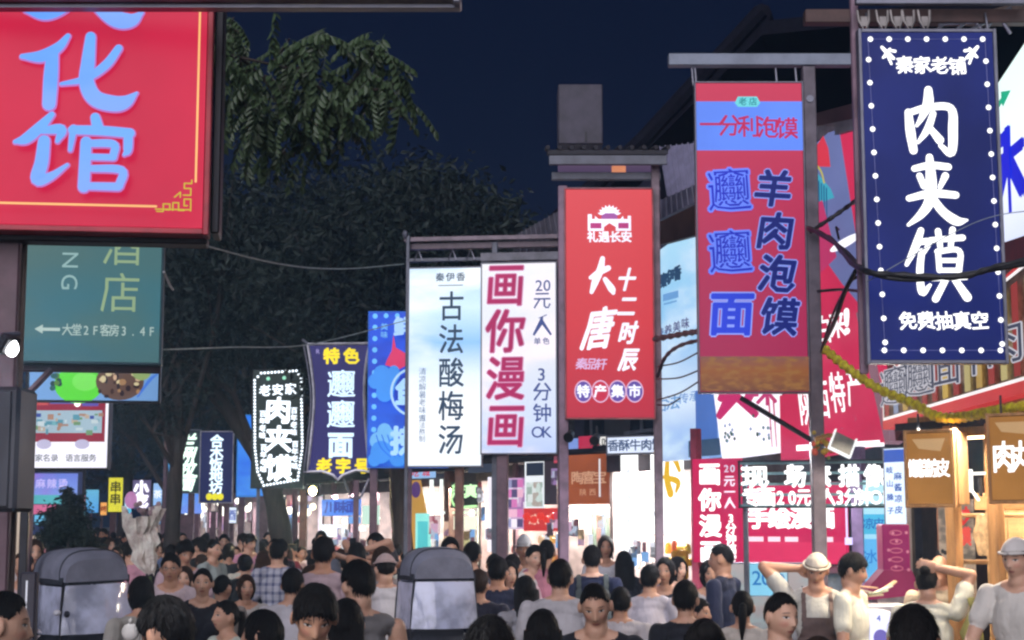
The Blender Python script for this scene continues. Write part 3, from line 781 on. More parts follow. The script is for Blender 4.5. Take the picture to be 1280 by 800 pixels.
def sign_food():
    s = Board('light_box', 'lit menu board under the teal sign showing a bright green dish and brown noodles', 'sign', 38, 200, 424, 502, 9.6, 9.7, thick=0.1)
    s.panel(EM((120, 165, 220), 0.9), metal_dark, 0.012)
    s.disc(100, 482, 30, 24, EM((90, 215, 55), 1.0), 'green_dish'); s.disc(108, 478, 16, 12, EM((120, 225, 90), 1.0), 'green_dish')
    for i in range(10): s.disc(68 + random.random()*14, 470 + random.random()*20, 3.5, 3.5, EM(random.choice([(20, 60, 60), (40, 90, 90), (90, 130, 60)]), .9), 'garnish', n=8)
    s.disc(152, 478, 30, 24, EM((100, 75, 65), .9), 'noodle_bowl')
    for i in range(26): s.disc(128 + random.random()*48, 458 + random.random()*40, 2 + random.random()*3, 2 + random.random()*3, EM(random.choice([(215, 180, 150), (60, 35, 35), (170, 130, 90), (220, 205, 160), (40, 25, 35)]), .9), 'garnish', n=7)
    s.disc(180, 466, 12, 12, EM((150, 175, 110), .9), 'garnish'); s.strokes([[(176, 498, 2), (190, 478, 4), (199, 470, 2)]], EM((70, 120, 215), 1), name='printed_line')
    s.post(36, 430, .05, .06, metal_dark)
sign_food()
def sign_album():
    s = Board('light_box', 'lit white board with a red framed photo strip, below the food menu board', 'sign', 34, 138, 498, 586, 11.0, thick=0.12)
    s.panel(EM((238, 236, 246), 1.25), metal_dark, 0.01)
    s.rect(34.5, 134, 500, 553, EM((150, 45, 66), 0.95)); s.rect(38, 130, 514, 542, EM((165, 190, 205), 0.95))
    for i in range(40):
        x = 40 + random.random()*88; y = 517 + random.random()*22
        s.rect(x, x + 2 + random.random()*7, y, y + 2 + random.random()*5, EM(random.choice([(120, 180, 190), (90, 150, 170), (190, 170, 150), (60, 80, 160), (200, 215, 220), (170, 130, 110), (110, 150, 110)]), .95), 'printed_photo')
    s.rect(70, 102, 500, 507, EM((80, 110, 200), 1)); s.disc(104, 507, 4, 4, EM((250, 240, 235), 1.6), 'spot', n=12); s.rect(110, 130, 501, 510, EM((90, 80, 170), 1)); s.rect(44, 68, 501, 509, EM((190, 80, 80), 1))
    for x in (65, 112):
        s.disc(x, 557, 9, 6, EM((190, 185, 215), 1.1), 'seal', n=16)
        s.text('商家名录' if x == 65 else '语言服务', x - 15, 574, 8.5, EM((105, 110, 120), .9), 0.02, dx=9.6, dy=0.01)
    s.text('✓', 38, 561, 6, EM((220, 90, 110), 1), 0.02)
    s.post(36, 585, .06, .05, post_brown)
sign_album()
def far_screens():
    s = Board('shop_screen', 'far lit shop front of blue, green and red bands at far left', 'shop front', 38, 104, 590, 668, 24, thick=0.15)
    s.panel(EM((60, 70, 110), .7), metal_dark, .02)
    s.rect(39, 98, 592, 619, GRAD([(0, (110, 130, 225)), (1, (130, 160, 235))], 1, (160, 120, 220))); s.rect(43, 84, 619, 630, EM((90, 180, 190), 1)); s.rect(44, 72, 631, 643, EM((210, 110, 150), 1)); s.rect(46, 64, 644, 656, EM((110, 190, 230), 1))
    s.text('麻辣烫', 52, 605, 11, EM((200, 190, 250), 1.1), .02, dx=14, dy=.01)
far_screens()

def electric_box():
    s = Board('electric_cabinet', 'dark grey electric cabinet with a small warning triangle strapped to the near left post', 'cabinet', -30, 34, 486, 640, 5.3, thick=0.2)
    h = s.zt - s.zb
    MB().box((0, 0, (s.zt+s.zb)/2), (s.w, .2, h), ch=.012).build('casing', M('cabinet_grey', (0.035, 0.035, 0.045), 0.55, 0.2, nz=.15), s.root)
    MB().box((-.01, -.102, (s.zt+s.zb)/2), (s.w - .03, .012, h - .03), ch=.004).build('door', M('cabinet_grey', (0.035, 0.035, 0.045), 0.55), s.root)
    s.t = .216
    s.poly([(0, 567), (6, 555), (12, 567)], M('warning_grey', (0.35, 0.35, 0.37), .6), 'warning_triangle'); s.poly([(2.4, 565.6), (6, 558.4), (9.6, 565.6)], M('cabinet_grey', (0.035, 0.035, 0.045), 0.55), 'warning_triangle')
    s.poly([(5.4, 565), (6.8, 561), (6, 561), (6.5, 559.5), (5, 562.5), (6, 562.5)], M('warning_grey', (0.35, 0.35, 0.37), .6), 'warning_bolt')
electric_box()

def flood_lamp(name, label, px, py, Y, aim, power, color=(1, 1, 1), em=(255, 255, 255), size=0.05, bulb=False):
    """LED floodlight: housing, lit glass, and the light it gives"""
    p = P(px, py, Y); d = Vector(aim).normalized()
    r = thing(name, label, 'floodlight', p)
    q = d.to_track_quat('-Z', 'Y').to_matrix()
    MB().box((0, 0, 0), (size*2.2, size*1.8, size), None, q, .006).build('housing', metal_dark, r)
    b = MB()
    if bulb: b.ball(d * (size*.6), (size*.62, size*.5, size*.8), 16, 10)
    else: b.box(d * (size/2 + .004), (size*2, size*1.6, .006), None, q)
    b.build('lit_glass', EM(em, 9.0, 0.02), r, None, bulb)
    b = MB(); b.tube([(-size, 0, 0), (-size*1.1, .06, .04), (0, .12, .05)], .008, 6); b.build('bracket', metal_grey, r)
    l = bpy.data.lights.new('lamp_or_fill', 'AREA'); l.energy = power; l.color = color; l.size = size*1.8; l.shape = 'SQUARE'; l.spread = R(150)
    lo = bpy.data.objects.new('lamp_or_fill', l); COL.objects.link(lo); lo.parent = r
    lo.location = d * (size/2 + .02); lo.rotation_euler = d.to_track_quat('-Z', 'Y').to_euler()
    return r
flood_lamp('floodlight', 'dazzling white floodlight on the near left post', 9, 431, 5.1, (0.75, -0.25, -0.5), 22, (0.95, 0.97, 1.0), size=0.035, bulb=True)
flood_lamp('floodlight', 'warm yellow lamp glowing beside the leaning trunk', 391, 612, 24.0, (0.1, -1, -0.3), 120, (1, 0.75, 0.42), (255, 225, 150), 0.09, bulb=True)
# ------------------------------------------------------------------ right-hand shop boards
def board_special():
    """large red board 自来! 陕西特产 with roof painting, behind the grey post"""
    s = Board('shop_board', 'big red board with painted palace roof and white words 白来! 陕西特产', 'signboard', 976, 1112, 165, 575, 14.6, 13.4, thick=0.12)
    Rd = EM((205, 50, 88), 1.0)
    def shape(pts, mat, y0, y1, nm):
        q = [(s.x(a), s.z(b)) for a, b in pts]
        A = sum(q[i-1][0]*q[i][1] - q[i][0]*q[i-1][1] for i in range(len(q)))
        if A < 0: q = q[::-1]
        return MB().prism(q, y0, y1).build(nm, mat, s.root)
    shape([(1018, 185), (1050, 168), (1078, 172), (1092, 330), (1112, 555), (1060, 566), (976, 575), (976, 490), (1018, 480)], Rd, -.04, .06, 'light_panel')
    s.t = 0.08
    s.poly([(1020, 184), (1048, 168), (1062, 168), (1082, 330), (1088, 400), (1060, 360), (1030, 310), (1020, 290)], EM((115, 125, 180), .85), 'painted_sky')
    s.poly([(1020, 196), (1042, 170), (1048, 188), (1050, 212), (1030, 206), (1020, 200)], EM((215, 60, 80), 1), 'painted_sun')
    s.poly([(1020, 206), (1034, 216), (1050, 240), (1054, 252), (1020, 256)], EM((70, 170, 195), .95), 'painted_roof')
    for i in range(9): s.strokes([[(1020 + i*4.2, 208 + i*4.2, 1.5), (1021 + i*4, 258 + i*3.5, 1.5)]], EM((40, 100, 150), .8), name='roof_tile_line')
    s.strokes([[(1036, 200, 2), (1048, 218, 2), (1052, 234, 2)]], EM((190, 180, 90), 1), name='painted_ridge')
    s.poly([(1020, 262), (1050, 256), (1066, 330), (1040, 350), (1020, 340)], EM((195, 60, 110), .95), 'painted_wall')
    W = EM((250, 245, 250), 1.4)
    s.text('白来', 1048, 417, 32, W, 0.018, dx=17, dy=-4, sx=.55, slant=-.1)
    s.text('!', 1077, 410, 36, W, 0.04, sx=.8)
    s.text('陕西特产', 1024, 508, 46, W, 0.014, dx=20, dy=-6, sx=.36, slant=-.1)
    s.text('来', 1026, 440, 30, W, .03, sx=.5)
    shape([(1078, 400), (1088, 396), (1114, 556), (1108, 560)], EM((150, 110, 125), .8), -.06, .1, 'board_edge')
    shape([(1095, 330), (1102, 330), (1122, 545), (1114, 556)], M('maroon_return', (.2, .08, .08), .6), .0, .12, 'board_return')
    MB().box((0.05, -.02, s.z(558)), (s.w*.75, .06, .05)).build('light_strip', EM((250, 245, 250), 1.6), s.root)
    # dish lamp
    r = thing('dish_lamp', 'white dish lamp tilted in front of the painted red board', 'lamp', P(1057, 303, 13.0)); d = Vector((0.75, 0.1, 0.45)).normalized()
    b = MB(); b.ball((0, 0, 0), (.15, .06, .035), 18, 8, None, Matrix.Rotation(-.52, 3, 'Y')); b.build('shade', EM((240, 240, 250), 1.3), r, None, True)
    b = MB(); b.tube([(-.05, .02, .03), (-.05, .12, .15), (.05, .5, .2)], .01, 6); b.build('arm', metal_dark, r)
board_special()

s = Board('shop_board', 'white lit board with magenta strokes and small green marks, under the red 羊肉泡馍 sign', 'signboard', 893, 982, 470, 574, 15.6, 15.2, thick=.1)
q = [(s.x(a), s.z(b)) for a, b in [(893, 470), (974, 470), (981, 566), (905, 574)]][::-1]
MB().prism(q, -.05, .05).build('light_panel', EM((246, 240, 250), 1.3), s.root)
s.text('火', 925, 498, 48, EM((200, 50, 110), 1), .04); s.text('辣', 955, 490, 36, EM((200, 60, 120), 1), .02)
for i in range(24): s.disc(random.choice([915, 952, 962]) + random.gauss(0, 4), 542 + random.gauss(0, 8), 1.6, 2.2, EM(random.choice([(90, 130, 140), (60, 90, 80), (150, 170, 200)]), .9), 'small_mark', n=6)
for px in (968, 974): s.strokes([[(px, 500, 2), (px + 3, 560, 1)]], EM((205, 60, 110), 1), name='side_line')

s = Board('shop_board', 'tall pale blue lit board with small dark 秦伊香 mark, left of 羊肉泡馍', 'signboard', 826, 906, 262, 574, 16.8, 15.6, thick=.1)
q = [(s.x(a), s.z(b)) for a, b in [(826, 305), (872, 288), (900, 400), (906, 574), (826, 574)]][::-1]
MB().prism(q, -.05, .05).build('light_panel', GRAD([(0, (175, 220, 245)), (.4, (130, 190, 235)), (.6, (175, 205, 240)), (.75, (215, 230, 248)), (.9, (150, 185, 235)), (1, (110, 150, 210))], 1.1, (205, 228, 250), 1.5), s.root)
s.text('秦伊香', 837, 344, 17, EM((45, 75, 110), .9), .05, dx=9, dy=-2, sx=.5)
s.rect(836, 856, 362, 371, EM((110, 160, 215), 1)); s.rect(837, 854, 374, 376, EM((110, 160, 215), 1))
s.text('营养美味', 832, 412, 13, EM((90, 90, 140), .9), .02, dx=11, dy=-2, sx=.7)
s.text('古法', 832, 503, 17, EM((110, 160, 215), 1), .02, dx=16, dy=-1); s.text('传承', 862, 499, 12, EM((120, 160, 215), 1), .02, dx=14, dy=-1)
s.rect(877, 903, 492, 552, EM((80, 120, 200), .9)); s.rect(868, 906, 552, 572, EM((50, 80, 115), .8)); 
s = Board('shop_board', 'white lit fascia with dark lettering over the bright white stall', 'signboard', 762, 880, 545, 566, 17.2, 16.6, thick=.1)
s.panel(EM((215, 225, 245), 1.2), metal_grey); s.text('香酥牛肉饼酸梅汤', 770, 556, 13, EM((70, 90, 130), .9), .03, dx=14, dy=.01)

def awn(name, label, pts, mat, depth=0.9, cat='awning'):
    """sheet roof panel: four photo corners with their own distances"""
    V3 = [P(*p) for p in pts]
    r = thing(name, label, cat, V3[0]); o = V3[0]
    n = (V3[1] - V3[0]).cross(V3[3] - V3[0]).normalized() * 0.04
    b = MB(); vs = [v - o for v in V3] + [v - o + n for v in V3]
    b.add(vs, [(0, 1, 2, 3), (7, 6, 5, 4), (0, 4, 5, 1), (1, 5, 6, 2), (2, 6, 7, 3), (3, 7, 4, 0)]); b.build('sheet', mat, r)
    m = 9; b = MB()
    for i in (range(m + 1) if any(q in label for q in ('ribbed', 'slope')) else ()):
        t = i / m; a = V3[0].lerp(V3[1], t) - o; c = V3[3].lerp(V3[2], t) - o
        b.tube([a - n*.4, c - n*.4], .007, 5)
    if b.v: build_split(b, 'rib', mat, r)
    return r
lil = M('lilac_sheet', (0.34, 0.33, 0.48), 0.5, 0.2, nz=.15)
awn('sheet_awning', 'pale lilac ribbed sheet roof left of the red 羊肉泡馍 sign', [(826, 184, 17.5), (892, 176, 16), (900, 236, 14.8), (836, 246, 16)], lil)
awn('sheet_awning', 'lilac sloping fascia beam below the pale ribbed roof', [(822, 252, 15.6), (880, 226, 14.6), (884, 246, 14.6), (822, 276, 15.6)], M('fascia_lilac', (.16, .16, .24), .5))
awn('sheet_awning', 'dark brown eave over the tall pale blue board', [(824, 276, 16.2), (892, 244, 15), (892, 288, 14.9), (824, 306, 16.1)], M('eave_brown', (.07, .035, .03), .6))
awn('sheet_awning', 'grey lit-edged roof slope left of the red 大唐 sign', [(648, 292, 19), (700, 263, 17.5), (706, 296, 17.2), (650, 308, 19)], M('slope_grey', (.10, .095, .12), .6))
awn('sheet_awning', 'dark grey roof slope between the 大唐 sign and the white manga sign', [(650, 300, 18.6), (720, 300, 17.2), (720, 330, 17.2), (640, 322, 18.6)], M('slope_dark', (.03, .028, .04), .6))
awn('sheet_awning', 'pale fascia sloping behind the T post', [(1018, 158, 14.5), (1078, 146, 13.0), (1082, 158, 13.0), (1018, 176, 14.5)], M('fascia_pale', (.22, .22, .26), .5))
awn('sheet_awning', 'dark red beam sloping behind the T post', [(1018, 142, 15), (1078, 126, 13.4), (1078, 146, 13.4), (1018, 160, 15)], M('beam_maroon', (.06, .03, .04), .6))

# top right cluster of roof and board
s = Board('shop_board', 'white lit board with blue characters and a green arrow at the right edge', 'signboard', 1244, 1330, 66, 300, 11.6, 10.0, thick=.1)
q = [(s.x(a), s.z(b)) for a, b in [(1244, 88), (1330, 52), (1330, 288), (1244, 300)]][::-1]
MB().prism(q, -.05, .05).build('light_panel', GRAD([(0, (225, 248, 245)), (.6, (240, 246, 252)), (1, (205, 215, 245))], 1.25), s.root)
s.poly([(1251, 109), (1266, 104), (1266, 96), (1279, 106), (1268, 117), (1266, 111), (1252, 122)], EM((40, 180, 140), 1), 'arrow')
Bl = EM((20, 40, 215), 1)
s.text('大', 1272, 200, 90, Bl, .045, sx=.42); s.rect(1252, 1256, 152, 262, Bl, 'printed_bar'); s.rect(1252, 1275, 150, 168, Bl, 'printed_bar'); s.rect(1272, 1276, 160, 258, Bl, 'printed_bar')
awn('sheet_awning', 'red and white striped fascia under the white board at the right edge', [(1246, 306, 11.2), (1300, 288, 10), (1300, 330, 10), (1246, 338, 11.2)], M('red_fascia', (.25, .05, .05), .5))
awn('sheet_awning', 'pale ribbed wall panel behind the navy sign at the right edge', [(1246, 326, 11.8), (1310, 302, 10.6), (1310, 372, 10.6), (1246, 394, 11.8)], M('ribbed_cream', (.25, .25, .21), .5))
awn('sheet_awning', 'brown eave roof at the top right corner', [(1230, 14, 12), (1300, -4, 10.5), (1300, 30, 10.2), (1256, 22, 10.4)], M('eave_brown2', (.16, .12, .10), .6))

def board_biang():
    s = Board('shop_board', 'red framed shop board with big striped 𰻝𰻝面牛肉 lettering, below the navy sign', 'signboard', 1110, 1340, 405, 516, 13.2, 10.0, thick=.14)
    def q(p): 
        r = [(s.x(a), s.z(b)) for a, b in p]; return r[::-1]
    MB().prism(q([(1110, 446), (1340, 340), (1340, 503), (1110, 521)]), -.06, .06).build('red_frame', EM((205, 60, 62), .9), s.root)
    s.t = .12
    s.poly([(1112, 449), (1340, 345), (1340, 488), (1112, 509)], EM((240, 235, 235), 1.2), 'white_line')
    s.poly([(1114, 451), (1340, 350), (1340, 484), (1114, 505)], M('tan_board', (.42, .32, .22), .6, scale=20), 'print')
    for i in range(15):
        a = 1116 + i*15; k = lambda x, lo: (lo + (x - 1114)*(-.093 if lo > 500 else -.40))
        s.poly([(a, k(a, 504)), (a + 7, k(a+7, 504)), (a + 7, k(a+7, 455)), (a, k(a, 455))], EM(random.choice([(200, 165, 90), (205, 190, 130), (165, 65, 60), (150, 165, 195), (215, 180, 90), (150, 140, 140)]), .75), 'stripe')
    s.text('𰻝𰻝面牛肉', 1140, 466, 48, EM((70, 78, 100), .75), .0, dx=37, dy=-5, sx=.85, outline=EM((205, 205, 215), .9), ob=.03)
    b = MB(); b.box((0, -.075, s.z(511)), (s.w, .02, .02), None, Matrix.Rotation(0, 3, 'Y')); 
board_biang()

# ------------------------------------------------------------------ wooden stall at the right edge
def lamp_or_fill_light(parent, loc, power, size=.6, color=(1, .82, .6), rot=(0, 0, 0)):
    l = bpy.data.lights.new('lamp_or_fill', 'AREA'); l.energy = power; l.color = color; l.size = size; l.shape = 'RECTANGLE'; l.size_y = .08
    o = bpy.data.objects.new('lamp_or_fill', l); COL.objects.link(o); o.parent = parent; o.location = loc; o.rotation_euler = rot; return o

oak = M('oak_board', (0.42, 0.22, 0.09), 0.55, stretch=(8, 8, 1), scale=2.5, bmp=.2, nz=.3)
oak2 = M('oak_board_pale', (0.52, 0.32, 0.15), 0.55, stretch=(1, 8, 8), scale=2.5, bmp=.2, nz=.3)
def wood_stall():
    s = Board('wooden_stall', 'warm lit open wooden food stall with shelves at the right edge', 'stall', 1128, 1330, 470, 800, 11.8, 10.6, thick=.1)
    r = s.root; W = s.w
    b = MB()
    n = 14
    base = None
    for i in range(n):
        m = MB().box((0, 0, 0), (W/n - .006, .03, 2.9), ch=.003)
        x = -W/2 + (i + .5)*W/n
        if base is None: base = m.build('plank', oak2, r, (x, .9, 1.5))
        else: link('plank', base.data, r, (x, .9 + .004*(i % 3), 1.5))
    for px in (1199, 1252, 1326): MB().box((s.x(px), -.02, 1.32), (.085, .085, 2.64), ch=.006).build('post', oak, r)
    MB().box((0, .1, s.z(530)), (W, .05, .16), ch=.004).build('lintel', oak, r)
    MB().box((0, .5, 2.66), (W + .1, 1.0, .05)).build('roof_panel', roof_tile, r)
    for py in (646, 705): MB().box((s.x(1226), .3, s.z(py)), (.62, .34, .03), ch=.004).build('shelf', oak2, r)
    MB().box((s.x(1224), .35, s.z(628)), (.6, .03, .12), ch=.004).build('shelf_rail', oak2, r)
    MB().box((.1, .05, .5), (W*.9, .5, 1.0), ch=.01).build('counter', oak, r)
    MB().box((.1, .03, 1.02), (W*.92, .56, .04), ch=.01).build('counter_top', M('steel_top', (.4, .4, .4), .3, .9), r)
    # carved arch panel
    b = MB(); pts = []
    for i in range(24):
        a = math.pi*2*i/24; rr = 1 + .10*math.cos(6*a); pts.append((s.x(1233) + .085*rr*math.cos(a), s.z(670) + .15*rr*math.sin(a)))
    MB().prism(pts, -.0, .03).build('carved_panel', M('carved_wood', (.55, .36, .19), .6, bmp=.6, scale=20), r)
    # poster with red characters
    p = MB().box((s.x(1174), .2, s.z(690)), (.32, .02, .72)); p.build('poster', GRAD([(0, (200, 170, 150)), (.5, (215, 190, 165)), (1, (190, 150, 120))], .7, (120, 110, 100), 9), r)
    s.t = -.36; s.layer = 1
    s.text('小炒', 1176, 646, 22, EM((225, 60, 60), 1), .04, dx=12, dy=1, sx=.7); s.text('泡馍', 1176, 672, 22, EM((240, 90, 80), 1), .04, dx=12, dy=1, sx=.7)
    for i in range(30): s.disc(1160 + random.random()*32, 690 + random.random()*50, 2.5, 2.5, EM(random.choice([(240, 225, 200), (150, 60, 50), (60, 60, 60), (230, 200, 160)]), .8), 'printed_dish', n=7)
    MB().box((s.x(1148), .25, s.z(700)), (.05, .05, 1.2), ch=.004).build('door_post', M('brown_trim', (.2, .09, .05), .5), r)
    # lit white bracket and ceiling lamp
    b = MB(); x = s.x(1212)
    b.box((x, .06, s.z(602)), (.03, .02, .16)); b.box((s.x(1226), .06, s.z(593)), (.15, .02, .02)); b.tube([(x, .06, s.z(612)), (s.x(1222), .06, s.z(627))], .01, 6)
    b.build('neon_bracket', EM((255, 250, 240), 1.8), r)
    b = MB(); b.box((0, .35, 2.58), (W*.8, .06, .03)); b.build('ceiling_lamp', EM((255, 225, 180), 6), r)
    lamp_or_fill_light(r, (0, .3, 2.54), 62, 1.2)
    lamp_or_fill_light(r, (-.1, -.3, 2.6), 70, 1.2, (1, .86, .68), (R(-22), 0, 0))  # front light without a fixture, added to brighten the staff
    # hanging tools on the rail
    for i, px in enumerate((1219, 1227, 1236, 1246)):
        b = MB(); x = s.x(px); b.tube([(x, .1, s.z(598)), (x + .005, .1, s.z(622))], .014, 6); b.build('hanging_tool', M('tool_orange', (.5, .2, .05), .5) if i % 2 else metal_dark, r)
wood_stall()
def wood_sign(label, px0, px1, py0, py1, Y0, Y1, chars, cx, cy, sz, dx):
    s = Board('hanging_sign', label, 'sign', px0, px1, py0, py1, Y0, Y1, thick=.12)
    s.panel(EM((176, 122, 66), .8, .3), oak, .02)
    s.poly([(px0 + 8, py0 + 8), (px1 - 8, py0 + 8), (px1 - 14, py0 + 24), (px0 + 16, py0 + 20)], EM((205, 165, 120), .85), 'painted_glare')  # paler patch painted on the box face as glare
    s.text(chars, cx, cy, sz, WHITE(2.2), .025, dx=dx, dy=.01, sx=.75)
    MB().box((s.w/2 + .02, .05, (s.zt + s.zb)/2), (.03, .18, s.zt - s.zb), ch=.004).build('side_board', oak, s.root)
    b = MB()
    for px in (px0 + 8, px1 - 8): b.tube([(s.x(px), .05, s.zt), (s.x(px), .05, s.zt + .14)], .008, 5)
    build_split(b, 'hanger', metal_dark, s.root)
wood_sign('small wooden light box with four white characters hung at the wooden stall', 1138, 1195, 541, 631, 11.2, 11.0, '甑糕凉皮', 1149, 586, 21, 11.5)
wood_sign('wooden light box with big glowing white characters cut by the right edge', 1242, 1306, 520, 626, 10.2, 10.0, '肉丸', 1260, 572, 36, 24)

# ------------------------------------------------------------------ cartoon-drawing stall
def comic_stall():
    s = Board('drawing_stall', 'portrait drawing stall walled with red panels reading 画你漫画 and 手绘漫画', 'stall', 870, 1058, 572, 704, 14.4, 13.6, thick=.1)
    r = s.root
    MB().box((s.x(901), -.03, (s.z(572)+s.z(704))/2), (62*s.k, .05, s.zt - s.zb)).build('red_panel', EM((200, 38, 88), 1), r)
    MB().box((s.x(996), .01, (s.z(604)+s.z(704))/2), (124*s.k, .05, s.z(604) - s.z(704))).build('red_panel', EM((208, 42, 92), 1.02), r)
    MB().box((s.x(996), -.022, s.z(690)), (122*s.k, .01, s.z(678) - s.z(703))).build('red_strip', EM((222, 55, 100), 1.05), r)
    MB().box((s.x(871), 0, 1.4), (.06, .1, 2.8)).build('post', M('red_post', (.35, .06, .1), .5), r)
    MB().box((s.x(1070), .05, 1.3), (.10, .1, 2.6)).build('post', M('purple_post', (.22, .15, .28), .5), r)
    b = MB(); b.box((s.x(1059), -.02, s.z(652)), (.012, .012, .34)); b.box((s.x(1061), -.02, s.z(676)), (.05, .05, .06)); b.build('hanging_lamp', EM((215, 205, 250), 1.4), r)
    s.t = .12
    W = WHITE(1.7)
    s.text('画你漫画', 893, 592, 26, W, .04, dy=33)
    s.text('20', 915, 585, 11, EM((225, 215, 235), 1.1), .02, dx=8, dy=.01); s.text('元一人', 919, 601, 13, EM((240, 230, 245), 1.3), .03, dy=14)
    s.text('3分钟搞定', 920, 648, 12, W, .04, dy=13)
    s.text('手绘漫画', 955, 648, 25, W, .05, dx=26.5, dy=-.3)
    for a, c in ((942, 961), (967, 982), (988, 1004), (1026, 1046)): s.rect(a, c, 671, 677, EM((245, 215, 230), 1.2), 'printed_line')
    MB().box((s.x(965), .45, s.z(712)), (200*s.k, .6, .05)).build('table_top', M('table_white', (.6, .62, .65), .5), r)
    MB().box((s.x(965), .45, s.z(712)/2), (190*s.k, .5, s.z(712) - .05)).build('table_skirt', M('table_teal', (.35, .5, .55), .6), r)
    lamp_or_fill_light(r, (.3, -.6, 2.6), 60, 1.4, (.95, .95, 1), (R(-20), 0, 0))  # no fixture here; light added to brighten the people at the stall
comic_stall()
s = Board('poster', 'cyan drawn poster on the low panel behind the man in the dark suit', 'poster', 936, 966, 704, 745, 13.4); s.t = .06
s.panel(EM((135, 205, 235), 1), metal_grey, .005); s.text('20', 945, 722, 22, EM((40, 120, 190), 1), .01, dx=12, dy=.01)
s = Board('poster', 'small pale cyan poster beside the chef in the brown apron', 'poster', 966, 984, 712, 732, 13.4); s.t = .06
s.panel(EM((170, 215, 235), 1), metal_grey, .005); s.disc(975, 723, 5, 6, EM((70, 140, 200), 1), n=12)
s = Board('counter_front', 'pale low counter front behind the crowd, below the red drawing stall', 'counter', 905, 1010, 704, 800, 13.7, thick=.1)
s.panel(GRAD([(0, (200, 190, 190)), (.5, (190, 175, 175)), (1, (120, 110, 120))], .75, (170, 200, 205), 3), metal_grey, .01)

def led_rows():
    s = Board('led_sign', 'black framed LED sign with two rows of overexposed white characters, 20元/人3分钟OK below', 'sign', 925, 1118, 576, 634, 13.3, 12.9, thick=.1)
    g = M('led_backing', (.06, .12, .12), .5)
    for i in range(5): MB().box((0, .0, s.z(578 + i*13.4)), (s.w, .03, .022)).build('slat', M('teal_slat', (.16, .30, .32), .5), s.root)
    b = MB()
    for z in (s.zb, s.zt): b.box((0, -.03, z), (s.w + .02, .03, .014))
    for x in (-s.w/2, s.w/2): b.box((x, -.03, (s.zb + s.zt)/2), (.014, .03, s.zt - s.zb))
    b.build('frame', metal_dark, s.root); s.t = .1
    W = WHITE(2.4)
    for px, ch, w in ((946, '现', 34), (997, '场', 26), (1032, '素', 18), (1064, '描', 24), (1095, '像', 24)):
        s.text(ch, px, 596, 25, W, .045, sx=w/25*.95)
    s.text('专画', 942, 621, 22, W, .04, dx=18, dy=.01); s.text('20元/人3分钟OK', 978, 622, 20, W, .03, dx=14.8, dy=.01, sx=.82)
    s.post(930, 575, .04, .05, post_grey); s.post(1112, 575, .04, .05, post_grey)
led_rows()
s = Board('banner_stand', 'tall pale blue lit banner with dotted dark side lettering beside the wooden stall', 'banner', 1112, 1139, 560, 760, 12.6, 12.4, thick=.08)
s.panel(EM((222, 235, 250), 1.3), metal_grey, .008); s.rect(1113, 1138, 562, 578, EM((60, 95, 190), 1)); s.text('麻酱凉皮', 1130, 596, 9, EM((60, 100, 180), 1), .03, dy=14); s.text('岐山臊子', 1120, 588, 8, EM((60, 100, 180), 1), .03, dy=17)
s = Board('banner_stand', 'cyan lit board with two darker blue squares behind the cream tee man', 'banner', 1074, 1113, 600, 730, 13.6, 13.5, thick=.08)
s.panel(GRAD([(0, (190, 235, 245)), (1, (120, 200, 245))], 1.1), metal_grey, .008); s.rect(1079, 1108, 643, 668, EM((80, 185, 225), 1)); s.rect(1078, 1098, 674, 722, EM((100, 185, 240), 1))
s.text('凉皮', 1087, 655, 13, EM((40, 110, 190), 1), .02, dx=13, dy=.01); s.text('冰', 1088, 696, 16, EM((50, 130, 215), 1), .02)
s = Board('display_stand', 'magenta patterned display tower spreading into a flared base beside the stall', 'display', 1098, 1136, 655, 740, 11.9, 11.9, thick=.25)
MB().box((0, 0, (s.z(655) + s.z(715))/2), (34*s.k, .2, s.z(655) - s.z(715)), ch=.01).build('tower', EM((150, 40, 96), .85, .3), s.root)
q = [(s.x(a), s.z(b)) for a, b in [(1100, 712), (1134, 712), (1146, 742), (1072, 750), (1085, 728)]][::-1]
MB().prism(q, -.12, .1).build('flared_base', EM((150, 50, 90), .8, .35), s.root); MB().box((0, 0, s.z(745)/2), (.3, .2, s.z(745))).build('plinth', M('plinth', (.4, .4, .42), .5), s.root)
s.t = .21
for i in range(5): s.disc(1116, 666 + i*11, 8, 3.6, EM((200, 110, 130), .9), 'printed_scroll', ring=1.4, n=14)
for i in range(8): s.disc(1104 + random.random()*26, 662 + random.random()*50, 2, 2, EM((210, 130, 150), .9), 'printed_scroll', n=6)
s = Board('display_case', 'white lit display box with a blue mark in front of the cream tee man', 'display case', 1080, 1108, 762, 812, 11.4, thick=.3)
MB().box((0, 0, (s.zt)/2), (s.w, .3, s.zt), ch=.01).build('cabinet', M('cab_white', (.7, .7, .75), .4), s.root)
MB().box((0, -.155, (s.zt + s.zb)/2), (s.w*.9, .01, s.zt - s.zb - .02)).build('lit_face', EM((225, 225, 250), 1.3), s.root); s.t = .32
s.text('4', 1092, 771, 9, EM((70, 90, 180), 1), .02); s.disc(1094, 795, 9, 10, EM((120, 110, 190), 1), 'printed_disc')
b_ = thing('paper_stack', 'fanned heap of pale green and orange wrapping papers on the plinth counter', 'papers', P(1085, 748, 11.6))
for i in range(8):
    c = [(.75, .62, .4), (.6, .7, .45), (.85, .75, .6), (.8, .5, .3)][i % 4]
    MB().box((-.12 + .04*i, .01*i, .02 + .02*(i % 4)), (.14, .1, .012), None, Matrix.Rotation(.6 - .17*i, 3, 'Y')).build('sheet', M('paper%d' % (i % 4), c, .7), b_)
MB().box((.02, .05, -.45), (.5, .35, .82), ch=.01).build('stand', M('cab_white', (.7, .7, .75), .4), b_)
